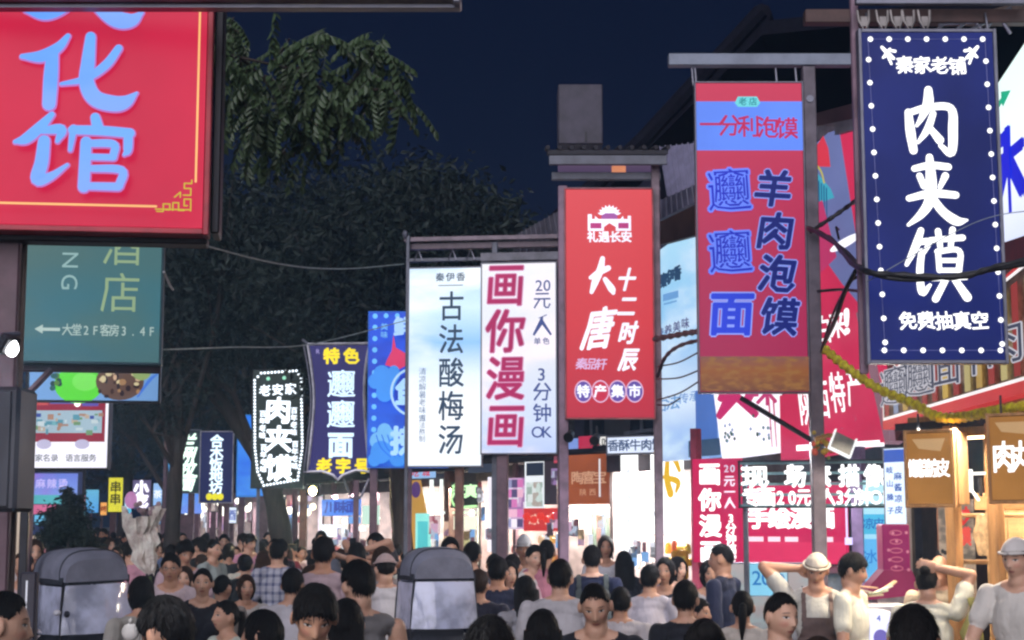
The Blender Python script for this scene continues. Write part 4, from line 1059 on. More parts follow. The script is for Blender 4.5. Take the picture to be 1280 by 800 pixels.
# ------------------------------------------------------------------ shops and stalls down the right side
def stall(label, px0, px1, Y0, Y1, back, wallmat, roofmat=None, top=560, h=2.75, lamp=(1, .95, .9), power=25, posts=(), dep=1.6, name='market_stall', counter=None):
    s = Board(name, label, 'stall', px0, px1, top, 720, Y0, Y1, thick=.1); r = s.root; W = s.w
    MB().box((0, dep, h/2), (W, .06, h)).build('back_wall', wallmat, r)
    for sx in (-1, 1): MB().box((sx*(W/2 - .03), dep/2, h/2), (.05, dep, h)).build('side_wall', M('stall_side', (.16, .12, .11), .6), r)
    MB().box((0, dep/2 - .1, h + .04), (W + .05, dep + .3, .07), ch=.01).build('roof', roofmat or roof_tile, r)
    MB().box((0, -.02, h - .12), (W, .06, .2), ch=.006).build('fascia', M('stall_fascia', (.10, .08, .09), .6), r)
    for p in posts: MB().box((s.x(p[0]), -.08, h/2), (p[1], p[1], h), ch=.006).build('post', p[2], r)
    MB().box((0, .25, .5), (W*.96, .5, 1.0), ch=.01).build('counter', counter or M('stall_counter', (.3, .22, .18), .6), r)
    MB().box((0, dep*.5, h - .04), (W*.7, .07, .04)).build('ceiling_lamp', EM((255, 250, 240), 4.5), r)
    lamp_or_fill_light(r, (0, dep*.45, h - .08), power*5, W*.6, lamp)
    lamp_or_fill_light(r, (0, -.1, h - .25), power*3.2, W*.6, lamp, (R(25), 0, 0))  # second light, no fixture, added to make the stall front brighter
    s.t = -2*(dep - .04); s.layer = 1; s.dep = dep
    return s
def poster(s, px0, px1, py0, py1, mat, y=None):
    b = MB(); y = s.front() if y is None else y
    b.box(((s.x(px0) + s.x(px1))/2, y, (s.z(py0) + s.z(py1))/2), ((px1 - px0)*s.k, .004, abs(s.z(py0) - s.z(py1))))
    return b.build('poster', mat, s.root)
def goods(s, px0, px1, py, rows, cols, palette, y=.2, kind='goods_box', size=None, em=.0):
    """packed goods on the counter, each a box or jar of its own shape"""
    b = []
    for i in range(cols):
        for j in range(rows):
            x = s.x(px0 + (px1 - px0)*(i + .5)/cols); w = (px1 - px0)*s.k/cols*.86; h = .07 + .05*random.random()
            c = random.choice(palette); y0 = y + random.uniform(-.03, .03); z0 = s.z(py) + j*.125
            m = MB()
            if random.random() < .4: m.cyl((0, 0, 0), (0, 0, h), w*.42, w*.36, 10); m.cyl((0, 0, h), (0, 0, h + .02), w*.25, w*.25, 8)
            else: m.box((0, 0, h/2), (w, .12, h), ch=.008)
            m.build(kind, EM(c, em) if em else M('goods_%d_%d_%d' % c, lin(c), .5), s.root, (x, y0, z0))  # em gives the goods a glow of their own, as if lit

# A: dazzling white stall
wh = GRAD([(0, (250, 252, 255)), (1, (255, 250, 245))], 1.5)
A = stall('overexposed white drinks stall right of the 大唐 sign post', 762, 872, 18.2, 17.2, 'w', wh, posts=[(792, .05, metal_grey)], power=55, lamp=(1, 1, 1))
A.t = .3; A.layer = 1
poster(A, 790, 812, 552, 706, EM((250, 250, 250), 1.5)); poster(A, 828, 868, 566, 668, EM((255, 255, 255), 1.7))
for px, py in ((800, 590), (801, 622), (800, 652), (835, 620), (833, 643)): A.text('茶', px, py, 5, EM((190, 195, 220), 1.2), .02)
Yw = EM((240, 190, 50), 1.1)
A.strokes([[(846, 572, 5), (858, 576, 6), (864, 590, 4)], [(850, 575, 5), (849, 600, 7), (853, 618, 8)], [(846, 598, 4), (862, 604, 6), (860, 616, 3)]], Yw, name='yellow_print')
goods(A, 835, 870, 706, 2, 4, [(240, 170, 30), (245, 190, 60), (200, 90, 50)], -.05); goods(A, 795, 830, 712, 1, 4, [(210, 190, 180), (180, 60, 60)], -.05)
m_ = thing('orange_bag', 'orange yellow paper bag standing on the white drinks stall counter', 'bag', P(850, 706, 16.6))
MB().box((0, 0, .0), (.17, .1, .3), ch=.02).build('bag_body', M('bag_orange', (.75, .35, .02), .6, bmp=.3), m_); MB().box((0, -.052, .03), (.1, .004, .12)).build('bag_print', M('bag_print', (.8, .6, .1), .6), m_)
# B: brown wooden sign shop
Bs = stall('shop doorway under a hanging rust brown wooden board', 700, 792, 19.4, 18.4, 'b', M('shop_dim', (.5, .42, .38), .7), posts=[(786, .07, metal_grey)], power=30)
Bs.t = .35; Bs.layer = 1
poster(Bs, 724, 778, 568, 631, EM((160, 84, 52), .9, .25)); poster(Bs, 778, 789, 566, 632, M('brown_strip', (.2, .13, .11), .6))
Bs.text('陶喜宝', 738, 598, 15, EM((210, 160, 130), 1), .02, dx=14, dy=.01); Bs.text('陕西', 745, 616, 8, EM((205, 150, 120), 1), .01, dx=12, dy=.01); Bs.rect(765, 767, 575, 622, EM((230, 225, 230), 1.1))
poster(Bs, 722, 782, 636, 641, EM((250, 245, 235), 1.8))
for i in range(9): MB().tube([(Bs.x(732 + i*5.6), .15, Bs.z(643)), (Bs.x(733 + i*5.6), .16, Bs.z(700))], .035, 6).build('hanging_curtain', M('curtain_%d' % (i % 3), [(.12, .16, .12), (.2, .1, .08), (.1, .12, .16)][i % 3], .7), Bs.root)
poster(Bs, 756, 790, 548, 566, EM((228, 225, 220), 1.2)); poster(Bs, 712, 740, 548, 562, EM((125, 150, 215), 1)); poster(Bs, 741, 766, 546, 562, EM((190, 50, 80), .9))
Bs.text('小吃', 762, 556, 12, EM((90, 90, 90), .8), .02, dx=14, dy=.01)
for px in (731, 775): MB().ball((Bs.x(px), -.1, Bs.z(641)), .07, 10, 8).build('lamp', WHITE(3), Bs.root, None, True)
# C: purple display stall
Cs = stall('stall with a pink and purple photo grid, white poster and red lanterns', 598, 722, 22, 20.6, 'c', M('wall_lilac', (.62, .55, .66), .7), posts=[(652, .06, post_brown)], power=45, lamp=(1, .9, .8))
Cs.t = .3; Cs.layer = 1
poster(Cs, 636, 671, 598, 662, PRINT([(205, 165, 205), (150, 100, 160), (235, 225, 240)], 1, 9))
for i in range(4):
    for j in range(5):
        if random.random() < .85: Cs.rect(638 + i*8, 645 + i*8, 600 + j*12.3, 610 + j*12.3, EM(random.choice([(245, 235, 245), (210, 120, 180), (90, 80, 120), (150, 150, 190), (235, 180, 205)]), 1.1), 'photo_print')
poster(Cs, 672, 696, 574, 640, EM((235, 240, 245), 1.2)); Cs.rect(674, 695, 580, 596, EM((50, 60, 80), .8)); Cs.rect(674, 694, 604, 634, PRINT([(205, 220, 215), (150, 170, 160), (230, 235, 235), (170, 150, 140)], 1, 12))
poster(Cs, 671, 720, 636, 664, EM((215, 62, 60), .95)); 
for i in range(6): MB().ball((Cs.x(676 + i*8.4), -.22, Cs.z(646 + (i % 2)*4)), (.06, .06, .05), 10, 7).build('red_lantern', EM((230, 60, 50), 1.0), Cs.root, None, True)
Cs.text('凉皮', 684, 650, 12, EM((250, 200, 180), 1.1), .03, dx=20, dy=.01)
poster(Cs, 600, 634, 572, 590, EM((60, 70, 90), .8)); poster(Cs, 626, 634, 596, 690, EM((240, 235, 245), 1.2))
poster(Cs, 697, 712, 570, 632, EM((70, 60, 70), .7)); 
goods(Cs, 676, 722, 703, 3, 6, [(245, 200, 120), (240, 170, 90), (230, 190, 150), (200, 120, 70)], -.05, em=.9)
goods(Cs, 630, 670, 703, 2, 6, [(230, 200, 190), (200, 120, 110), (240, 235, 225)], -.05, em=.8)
# D: yellow tower, cyan door, green neon
Ds = stall('stall with an ochre tower sign, cyan lit door and green neon lettering', 496, 612, 26, 24, 'd', M('wall_cream', (.62, .62, .52), .7), posts=[(570, .14, M('post_brick', (.20, .10, .07), .6)), (611, .05, metal_grey)], power=45, lamp=(.95, 1, .95))
Ds.t = .3; Ds.layer = 1
Ds.poly([(518, 690), (518, 612), (524, 600), (538, 600), (546, 640), (546, 690)], EM((200, 150, 70), .95), 'ochre_tower'); Ds.disc(532, 612, 6, 6, EM((90, 60, 120), .9), n=14)
Ds.poly([(532, 690), (532, 642), (552, 642), (552, 690)], EM((150, 235, 225), 1.1), 'cyan_door'); Ds.rect(535, 548, 652, 686, EM((90, 200, 205), 1.05), 'door_pane')
for a, c, d, e in ((550, 555, 600, 650), (563, 567, 600, 640), (555, 564, 617, 620), (556, 570, 640, 643)): Ds.rect(a, c, d, e, EM((240, 245, 240), 1.4), 'lit_frame')
poster(Ds, 577, 610, 604, 636, M('neon_back', (.08, .12, .08), .5)); Ds.text('清真', 586, 616, 15, EM((205, 250, 190), 1.5), .04, dx=15, dy=.01); Ds.strokes([[(583, 606, 2), (578, 620, 2), (584, 634, 2), (608, 634, 1.5)]], EM((190, 245, 170), 1.5), name='neon_line'); Ds.rect(580, 608, 640, 643, EM((225, 250, 215), 1.4), 'neon_line')
poster(Ds, 582, 609, 646, 662, EM((240, 240, 215), 1.3)); poster(Ds, 584, 608, 664, 700, PRINT([(165, 140, 100), (60, 55, 40), (215, 210, 150), (110, 90, 60)], .9, 7)); poster(Ds, 552, 566, 645, 668, PRINT([(220, 160, 170), (240, 220, 220), (150, 60, 80)], .9, 10))
poster(Ds, 512, 560, 584, 598, EM((150, 190, 235), 1)); Ds.text('小吃城', 520, 591, 9, EM((210, 60, 80), 1), .03, dx=14, dy=.01)
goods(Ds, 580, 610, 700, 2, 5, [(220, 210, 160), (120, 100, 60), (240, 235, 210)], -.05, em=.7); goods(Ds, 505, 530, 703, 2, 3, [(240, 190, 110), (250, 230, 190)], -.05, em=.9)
# E: blue sign shop
Es = stall('shop with blue lettered boards and white lit windows behind the dark trunk', 404, 500, 32, 29, 'e', M('wall_blueish', (.5, .55, .62), .7), posts=[(424, .1, post_brown), (447, .1, post_brown), (476, .1, post_brown)], power=60)
Es.t = .3; Es.layer = 1
poster(Es, 412, 463, 624, 645, EM((80, 140, 235), 1.05)); Es.text('川味面', 424, 634, 14, EM((30, 50, 170), 1), .04, dx=14, dy=.01); poster(Es, 448, 463, 646, 655, EM((120, 175, 240), 1))
for a, c, d, e in ((465, 474, 633, 656), (480, 486, 633, 656), (456, 470, 658, 664), (413, 440, 656, 672), (440, 446, 660, 676)): poster(Es, a, c, d, e, EM(random.choice([(240, 245, 250), (215, 225, 235), (190, 220, 205)]), 1.3))
for px, py in ((396, 633), (409, 633), (402, 640)): MB().ball((Es.x(px), -.3, Es.z(py)), .07, 8, 6).build('lamp', EM((255, 245, 210), 3), Es.root, None, True)
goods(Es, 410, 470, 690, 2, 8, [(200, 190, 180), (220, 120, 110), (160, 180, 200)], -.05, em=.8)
# F, G, H: farther units seen between trunks
pal = [(235, 235, 245), (215, 160, 190), (150, 120, 170), (120, 170, 225), (225, 190, 150), (200, 70, 90), (180, 190, 210), (110, 70, 80), (245, 240, 230)]
for k, (a, c, y0, y1, t) in enumerate(((318, 404, 38, 34, 'noodle'), (250, 320, 48, 41, 'snack'), (190, 255, 62, 52, 'tea'))):
    Fs = stall(['narrow lit shop front of pinkish panels behind the leaning trunks', 'far small lit shop front under the five-character navy sign', 'farthest lit shop front before the street fades into trees'][k], a, c, y0, y1, 'f', M('wall_mauve', (.5, .44, .52), .7), power=60)
    Fs.t = .3; Fs.layer = 1
    for i in range(22):
        x = a + random.random()*(c - a - 8); w = 3 + random.random()*8; yy = 618 + random.random()*40
        c_ = random.choice(pal); poster(Fs, x, x + w, yy, min(672, yy + 6 + random.random()*22), PRINT([c_, random.choice(pal), tuple(int(q*.5) for q in c_)], 1.1, 4))
    for i in range(16): MB().ball((Fs.x(a + 6 + random.random()*(c - a - 12)), -.3, Fs.z(622 + random.random()*22)), .08, 7, 5).build('lamp', EM((255, 250, 235), 3), Fs.root, None, True)
    for i in range(5): MB().box((Fs.x(a + (i + .3)*(c - a)/5), -.4, 1.6), (.1, .1, 3.2)).build('post', post_brown, Fs.root)

rc = random.Random(21)
for st, x0, x1, y0, y1, n_ in ((Cs, 602, 632, 592, 690, 7), (Cs, 697, 716, 640, 690, 4), (Bs, 704, 722, 566, 690, 6), (Bs, 726, 786, 644, 690, 7), (Ds, 552, 582, 650, 695, 5), (Ds, 498, 518, 610, 690, 6), (Es, 412, 492, 656, 686, 10), (A, 794, 862, 668, 700, 9)):
    for i in range(n_):
        w = rc.uniform(4, 10); h_ = rc.uniform(8, 22); x = rc.uniform(x0, max(x0 + .1, x1 - w)); y = rc.uniform(y0, y1 - h_*.6); c_ = rc.choice(pal)
        poster(st, x, x + w, y, y + h_, PRINT([c_, rc.choice(pal), tuple(int(q*.45) for q in c_)], 1.0, 8))
for st, pts_ in ((Bs, ((735, 655), (752, 650), (770, 658))), (Cs, ((640, 590), (690, 668), (712, 660))), (Ds, ((528, 660), (590, 642), (604, 656))), (Es, ((430, 652), (456, 648), (488, 660)))):
    for px, py in pts_: MB().ball((st.x(px), rc.uniform(-.2, .6), st.z(py)), .05, 10, 7).build('lamp', EM((255, 248, 230), 3), st.root, None, True)
# upper shop walls, dark, above and behind the stalls
def upper(label, px0, px1, Y0, Y1, z0, z1, col):
    a = P(px0, 500, Y0); b = P(px1, 500, Y1); c = (a + b)/2; rz = math.atan2(b.y - a.y, b.x - a.x); w = (b - a).length
    r = thing('shop_building', label, 'building', (c.x, c.y, 0), rz)
    MB().box((0, 2.2, z1/2), (w, 2.6, z1)).build('wall', M('upper_wall_%d' % int(px0), tuple(q*.6 for q in col), .8, nz=.3), r)
    n = max(2, int(w/1.6))
    for i in range(n):
        x = -w/2 + (i + .5)*w/n
        wi = MB().box((x, .9, z0 + .75), (.8, .06, .9), ch=.01).build('window', M('dark_window', (.01, .012, .02), .1), r)
        b_ = MB(); b_.box((x, .86, z0 + .75), (.04, .03, .9)); b_.box((x, .86, z0 + .75), (.8, .03, .04)); b_.box((x, .85, z0 + .28), (.95, .1, .05)); b_.build('frame', post_grey, wi)
    m = MB(); m.add([(-w/2 - .2, .3, z1 - .1), (w/2 + .2, .3, z1 - .1), (w/2 + .2, 2.2, z1 + .7), (-w/2 - .2, 2.2, z1 + .7), (-w/2 - .2, 4.0, z1 - .1), (w/2 + .2, 4.0, z1 - .1)], [(0, 1, 2, 3), (3, 2, 5, 4), (0, 4, 5, 1), (0, 3, 4), (1, 5, 2)]); m.build('roof', roof_tile, r)
upper('two storey grey shop block behind the pale blue board', 835, 1010, 19.6, 16.8, 3.2, 4.3, (.07, .07, .09))
upper('low dark shop block behind the white manga sign', 600, 840, 27, 20.5, 3.0, 4.3, (.06, .055, .07))
upper('dark shop block behind the far blue signs', 330, 600, 44, 28, 3.0, 4.6, (.05, .05, .06))
upper('brown shop block behind the red framed board at the right edge', 1040, 1420, 17.4, 11.6, 3.0, 3.9, (.10, .07, .06))
# left side
def left_block(label, px0, px1, Y0, Y1, h, col, lit):
    a = P(px0, 600, Y0); b = P(px1, 600, Y1); c = (a + b)/2; rz = math.atan2(b.y - a.y, b.x - a.x); w = (b - a).length
    r = thing('shop_building', label, 'building', (c.x, c.y, 0), rz)
    MB().box((0, 1.3, h/2), (w, 2.6, h)).build('wall', M('left_wall_%d' % int(abs(px0)), col, .8), r)
    m = MB(); m.add([(-w/2 - .2, -.5, h - .1), (w/2 + .2, -.5, h - .1), (w/2 + .2, 1.3, h + .8), (-w/2 - .2, 1.3, h + .8), (-w/2 - .2, 3.0, h - .1), (w/2 + .2, 3.0, h - .1)], [(0, 1, 2, 3), (3, 2, 5, 4), (0, 4, 5, 1), (0, 3, 4), (1, 5, 2)]); m.build('roof', roof_tile, r)
    n = max(2, int(w/2))
    for i in range(n):
        x = -w/2 + (i + .5)*w/n
        MB().box((x, -.05, 1.3), (1.5, .06, 2.2), ch=.01).build('window', EM(random.choice(lit), .8), r)
        MB().box((x, -.12, 2.7), (1.8, .12, .5), ch=.01).build('shop_sign', EM(random.choice(lit), .9), r)
left_block('long left-hand shop block far down the street', -90, 108, 20, 55, 4.2, (.07, .07, .08), [(120, 140, 210), (200, 120, 140), (110, 180, 200), (210, 190, 170)])

# ------------------------------------------------------------------ wires, cables and the yellow wrapped hose
def cable(name, label, pts, rad, mat, sag=0, cat='cable', k=8, jit=0):
    q = [P(*p) for p in pts]; q = [np.array(v) for v in q]
    c = catmull(q, k); o = Vector(c[0])
    rr = [rad*(1 + jit*math.sin(i*1.9)) for i in range(len(c))]
    ob = MB().tube([Vector(v) - o for v in c], rr, 7).build(name, mat, None, o, True)
    return tag(ob, label, cat)
yel = M('yellow_wrap', (.95, .66, .04), .5, scale=30, bmp=.6, nz=.5)
cable('wrapped_hose', 'yellow wrapped hose sagging from the T post across to the right edge', [(1030, 436, 12.2), (1062, 462, 12), (1098, 486, 11.8), (1140, 504, 11.5), (1172, 521, 11.2), (1205, 521, 10.9), (1240, 514, 10.5), (1300, 505, 10)], .033, yel, jit=.28, cat='hose', k=14)
blk = black_rubber
cable('power_cable', 'thick black cable bundle crossing in front of the navy sign', [(1010, 285, 12.2), (1040, 300, 11.5), (1075, 336, 9.8), (1130, 344, 9.6), (1200, 346, 9.5), (1245, 334, 9.4), (1320, 318, 9.2)], .019, blk, jit=.2)
cable('power_cable', 'second black cable looping under the bundle across the navy sign', [(1020, 290, 12.2), (1055, 312, 11), (1085, 340, 9.75), (1140, 350, 9.6), (1210, 342, 9.5), (1310, 326, 9.2)], .014, blk)
cable('power_cable', 'black cable running from the T post up past the painted roof', [(1012, 290, 12.2), (1040, 272, 12.1), (1064, 255, 12), (1084, 240, 11)], .017, blk, jit=.2)
cable('power_cable', 'thin cable drooping from the bundle in front of the red board', [(1070, 338, 10.4), (1056, 365, 10.6), (1044, 400, 11), (1030, 430, 12.1)], .016, blk)
cable('power_cable', 'thin cable hanging down behind the first drooping one', [(1078, 342, 10.4), (1060, 356, 10.6), (1040, 396, 11.4), (1026, 440, 12.1)], .01, blk)
cable('power_cable', 'thin cable strung straight across the red board', [(1022, 364, 12.2), (1050, 362, 12), (1076, 364, 11)], .012, blk)
cable('power_cable', 'looped black cable hanging right of the drooping pair', [(1076, 344, 10.4), (1082, 358, 10.3), (1090, 372, 10.2), (1084, 396, 10.4)], .008, blk)
cable('power_cable', 'black cable bundle from the 大唐 post to the red 羊肉泡馍 sign', [(818, 424, 14.2), (840, 420, 13.8), (862, 416, 13.2), (880, 414, 12.6)], .024, blk, jit=.3)
cable('power_cable', 'curved cable dropping from the bundle in front of the pale blue board', [(880, 424, 12.7), (850, 432, 13.4), (832, 446, 13.9), (822, 470, 14.2)], .017, blk, jit=.2)
for i, (a, c) in enumerate((((822, 474, 14.3), (876, 462, 12.7)), ((822, 500, 14.3), (878, 474, 12.7)), ((822, 506, 14.3), (850, 498, 13.5)), ((822, 458, 14.3), (874, 440, 12.7)))):
    m = ((a[0] + c[0])/2, (a[1] + c[1])/2 + 4, (a[2] + c[2])/2)
    cable('thin_wire', ['thin wire slanting over the pale blue board, uppermost of the lower three', 'thin wire slanting steeply over the pale blue board', 'short thin wire at the foot of the pale blue board', 'thin wire just under the curved cable on the pale blue board'][i], [a, m, c], .007, blk, cat='wire')
cable('thin_wire', 'pale wire strung across the dark trees to the pale blue drink sign', [(205, 437, 9), (290, 434, 12), (390, 430, 15), (510, 400, 17.4)], .005, M('pale_wire', (.3, .35, .33), .5), cat='wire')
cable('thin_wire', 'pale wire crossing the trees just above the drink sign', [(200, 292, 9), (350, 330, 12), (430, 336, 15), (505, 330, 17.4)], .006, M('pale_wire', (.3, .35, .33), .5), cat='wire')
cable('thin_wire', 'fine wire with a small clip beside the teal hotel sign', [(205, 340, 7.6), (212, 356, 8), (216, 362, 8.2)], .006, M('clip_pale', (.6, .6, .65), .5), cat='wire')
cable('thin_wire', 'faint wire crossing the navy sign at a slant', [(1084, 352, 9.7), (1190, 292, 9.6), (1244, 270, 9.5), (1300, 262, 9.4)], .003, M('pale_wire2', (.25, .3, .35), .5), cat='wire')
# stall flood lamp by the T post
def fixture():
    r = thing('flood_fixture', 'square floodlight with white rim below the red board by the T post', 'floodlight', P(1052, 556, 12.0))
    q = Matrix.Rotation(.45, 3, 'Y') @ Matrix.Rotation(-.4, 3, 'X')
    MB().box((0, 0, 0), (.17, .05, .15), None, q, .01).build('housing', M('lamp_grey', (.2, .2, .18), .5), r)
    b = MB(); 
    for sx in (-1, 1): b.box(q @ Vector((sx*.085, -.02, 0)), (.012, .03, .17), None, q)
    b.box(q @ Vector((0, -.02, -.08)), (.17, .03, .012), None, q); b.build('rim', EM((235, 235, 235), 1.3), r)
    b = MB(); b.tube([(-.2, 0, .04), (-.1, .0, .07), (0, .02, .06)], .018, 6); b.build('bracket', M('rust_bracket', (.3, .15, .04), .6, bmp=.5), r)
fixture()
b_ = thing('flower_bunch', 'orange and green bunch of artificial flowers tied to the T post', 'flowers', P(1030, 556, 12.1))
for i in range(30):
    c = random.choice([(.7, .2, .03), (.5, .35, .05), (.15, .25, .05), (.6, .1, .05)])
    MB().ball((random.gauss(0, .05), random.gauss(0, .03), random.gauss(0, .045)), .014 + .012*random.random(), 6, 4).build('flower', M('flower_%d' % int(c[0]*100), c, .6), b_)
# ------------------------------------------------------------------ trees
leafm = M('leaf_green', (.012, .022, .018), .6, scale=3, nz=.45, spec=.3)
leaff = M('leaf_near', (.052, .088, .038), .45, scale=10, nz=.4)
bark = M('bark', (.045, .035, .03), .85, stretch=(6, 6, 1), scale=4, bmp=.8)
def tree(label, base, h, trunk_pts, tr, blobs, nleaf, ls=.14, seed=0, group='street trees', name='street_tree'):
    rs = np.random.default_rng(seed)
    r = thing(name, label, 'tree', base, 0, group); o = Vector(base)
    b = MB(); tp = [Vector(p) for p in trunk_pts]; c = [Vector(v) for v in catmull([tuple(p) for p in tp], 4)]
    n = len(c); b.tube(c, [tr*(1 - .55*i/n)*(1 + .08*math.sin(i*2.3)) for i in range(n)], 12)
    b.build('trunk', bark, r, None, True)
    top = c[-1]
    bb = MB()
    for (x, y, z, rx, ry, rz_) in blobs:
        e = Vector((x, y, z)); s0 = c[int(n*.6)]
        m = s0.lerp(e, .5) + Vector((rs.normal(0, .2), rs.normal(0, .2), rs.normal(0, .2)))
        bb.tube([s0, m, e], [tr*.35, tr*.22, tr*.08], 6)
        for k in range(4):
            q = e + Vector((rs.normal(0, rx*.5), rs.normal(0, ry*.5), rs.normal(0, rz_*.5))); bb.tube([m, q], [tr*.12, tr*.03], 5)
    bb.build('limb', bark, r)
    vol = np.array([bl[3]*bl[4]*bl[5] for bl in blobs]); cnt = (nleaf*vol/vol.sum()).astype(int)
    P0 = []
    for bl, k in zip(blobs, cnt):
        ncl = max(4, k//26); cc = rs.normal(size=(ncl, 3)); cc /= np.linalg.norm(cc, axis=1)[:, None]; cc *= (rs.random((ncl, 1))**.35)
        cc = cc*np.array(bl[3:6]) + np.array(bl[0:3])
        ii = rs.integers(0, ncl, k); P0.append(cc[ii] + rs.normal(size=(k, 3))*np.array([.22, .22, .16])*min(bl[3:6]))
    P0 = np.concatenate(P0); N = len(P0)
    a = rs.random(N)*2*np.pi; tilt = rs.normal(-.5, .5, N)
    d = np.stack([np.cos(a)*np.cos(tilt), np.sin(a)*np.cos(tilt), np.sin(tilt)], 1); sd = np.cross(d, rs.normal(size=(N, 3))); sd /= np.linalg.norm(sd, axis=1)[:, None]
    L = ls*(.6 + .8*rs.random(N))[:, None]; Wd = L*.42; nn = np.cross(d, sd)*L*.12
    V4 = np.stack([P0, P0 + d*L*.5 + sd*Wd*.5 + nn, P0 + d*L, P0 + d*L*.5 - sd*Wd*.5 + nn], 1).reshape(-1, 3)
    F = np.arange(N*4).reshape(N, 4)
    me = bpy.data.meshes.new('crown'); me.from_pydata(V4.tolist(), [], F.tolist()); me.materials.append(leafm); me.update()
    link('crown', me, r)
    return r
def g0(px, Y): return (P(px, 655, Y).x, Y, 0)
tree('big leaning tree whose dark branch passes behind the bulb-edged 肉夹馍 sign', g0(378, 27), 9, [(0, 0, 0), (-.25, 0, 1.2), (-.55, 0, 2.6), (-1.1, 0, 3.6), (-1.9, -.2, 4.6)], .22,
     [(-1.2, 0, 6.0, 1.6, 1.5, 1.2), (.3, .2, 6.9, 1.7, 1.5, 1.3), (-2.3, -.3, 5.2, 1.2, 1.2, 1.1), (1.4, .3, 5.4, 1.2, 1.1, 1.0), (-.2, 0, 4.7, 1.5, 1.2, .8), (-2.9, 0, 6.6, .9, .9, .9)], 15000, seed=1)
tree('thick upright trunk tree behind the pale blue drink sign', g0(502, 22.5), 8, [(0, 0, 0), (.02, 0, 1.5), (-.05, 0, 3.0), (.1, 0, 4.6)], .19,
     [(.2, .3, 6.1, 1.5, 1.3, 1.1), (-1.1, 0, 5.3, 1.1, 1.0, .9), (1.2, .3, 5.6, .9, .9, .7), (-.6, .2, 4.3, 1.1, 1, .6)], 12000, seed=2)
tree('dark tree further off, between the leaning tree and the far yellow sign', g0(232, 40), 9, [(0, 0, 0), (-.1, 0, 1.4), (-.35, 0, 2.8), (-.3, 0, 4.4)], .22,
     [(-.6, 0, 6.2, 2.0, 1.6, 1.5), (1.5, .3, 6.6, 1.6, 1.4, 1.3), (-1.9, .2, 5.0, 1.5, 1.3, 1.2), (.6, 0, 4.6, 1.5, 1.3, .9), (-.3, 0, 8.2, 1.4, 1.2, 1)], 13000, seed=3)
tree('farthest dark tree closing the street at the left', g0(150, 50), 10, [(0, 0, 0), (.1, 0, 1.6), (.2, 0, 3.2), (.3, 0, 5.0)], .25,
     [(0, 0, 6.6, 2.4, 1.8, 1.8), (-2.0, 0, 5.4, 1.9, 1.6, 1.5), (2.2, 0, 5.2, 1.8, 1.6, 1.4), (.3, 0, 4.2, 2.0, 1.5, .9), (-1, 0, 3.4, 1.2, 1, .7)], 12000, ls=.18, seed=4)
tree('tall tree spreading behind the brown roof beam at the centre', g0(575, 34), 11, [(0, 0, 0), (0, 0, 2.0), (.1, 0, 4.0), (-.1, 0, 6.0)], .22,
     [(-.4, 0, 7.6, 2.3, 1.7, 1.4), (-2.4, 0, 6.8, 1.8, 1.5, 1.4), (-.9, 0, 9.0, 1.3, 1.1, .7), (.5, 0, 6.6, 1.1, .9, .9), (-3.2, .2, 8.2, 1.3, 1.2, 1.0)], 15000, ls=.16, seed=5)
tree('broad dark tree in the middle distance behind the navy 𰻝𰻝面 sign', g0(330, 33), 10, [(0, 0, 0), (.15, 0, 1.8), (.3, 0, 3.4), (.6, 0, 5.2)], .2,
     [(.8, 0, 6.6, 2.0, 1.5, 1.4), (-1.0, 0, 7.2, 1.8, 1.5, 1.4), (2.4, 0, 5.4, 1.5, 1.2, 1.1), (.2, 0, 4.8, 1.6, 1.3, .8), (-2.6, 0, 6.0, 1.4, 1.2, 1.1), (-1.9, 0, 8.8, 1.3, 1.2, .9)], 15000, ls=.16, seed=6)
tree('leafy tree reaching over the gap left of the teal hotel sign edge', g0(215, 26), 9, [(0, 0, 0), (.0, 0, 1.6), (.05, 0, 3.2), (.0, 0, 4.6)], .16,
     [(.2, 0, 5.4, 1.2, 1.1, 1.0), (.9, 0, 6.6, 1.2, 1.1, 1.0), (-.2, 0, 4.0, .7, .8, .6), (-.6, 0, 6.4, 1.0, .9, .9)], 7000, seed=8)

tree('small rounded dark tree far left behind the covered cart', g0(84, 21), 3, [(0, 0, 0), (.0, 0, .8), (.03, 0, 1.5)], .08,
     [(0, 0, 1.95, .30, .3, .28), (.02, 0, 2.3, .14, .15, .14), (-.2, 0, 1.75, .2, .2, .15), (.25, 0, 1.75, .2, .2, .15)], 5000, ls=.07, seed=9)
# near branch with compound leaves hanging at the top
def compound_leaf_mesh(seed, n=8, L=.20):
    rs = random.Random(seed); b = MB()
    rach = [Vector((0, 0, 0))]; 
    for i in range(n): rach.append(rach[-1] + Vector((L/n*math.cos(.5*i/n), rs.uniform(-.002, .002), -L/n*math.sin(.25 + 1.1*i/n))))
    b.tube(rach, .0016, 4)
    def leaflet(p, d, s):
        d = d.normalized(); sd = d.cross(Vector((0, 1, .3))).normalized(); nn = d.cross(sd)*.1*s
        vs = [p, p + d*s*.3 + sd*s*.22 + nn, p + d*s*.7 + sd*s*.20 + nn, p + d*s, p + d*s*.7 - sd*s*.20 + nn, p + d*s*.3 - sd*s*.22 + nn, p + d*s*.5]
        b.add(vs, [(0, 1, 6), (1, 2, 6), (2, 3, 6), (3, 4, 6), (4, 5, 6), (5, 0, 6)])
    for i in range(1, n + 1):
        for sg in (-1, 1):
            leaflet(rach[i], Vector((.25 + rs.uniform(-.15, .15), sg*rs.uniform(.3, .8), -1.0 + rs.uniform(-.2, .3))), rs.uniform(.042, .062))
    leaflet(rach[-1], Vector((.5, 0, -1)), .06)
    me = bpy.data.meshes.new('leaf'); me.from_pydata(b.v, [], b.f); me.materials.append(leaff); me.update(); return me
LM = [compound_leaf_mesh(i) for i in range(5)]
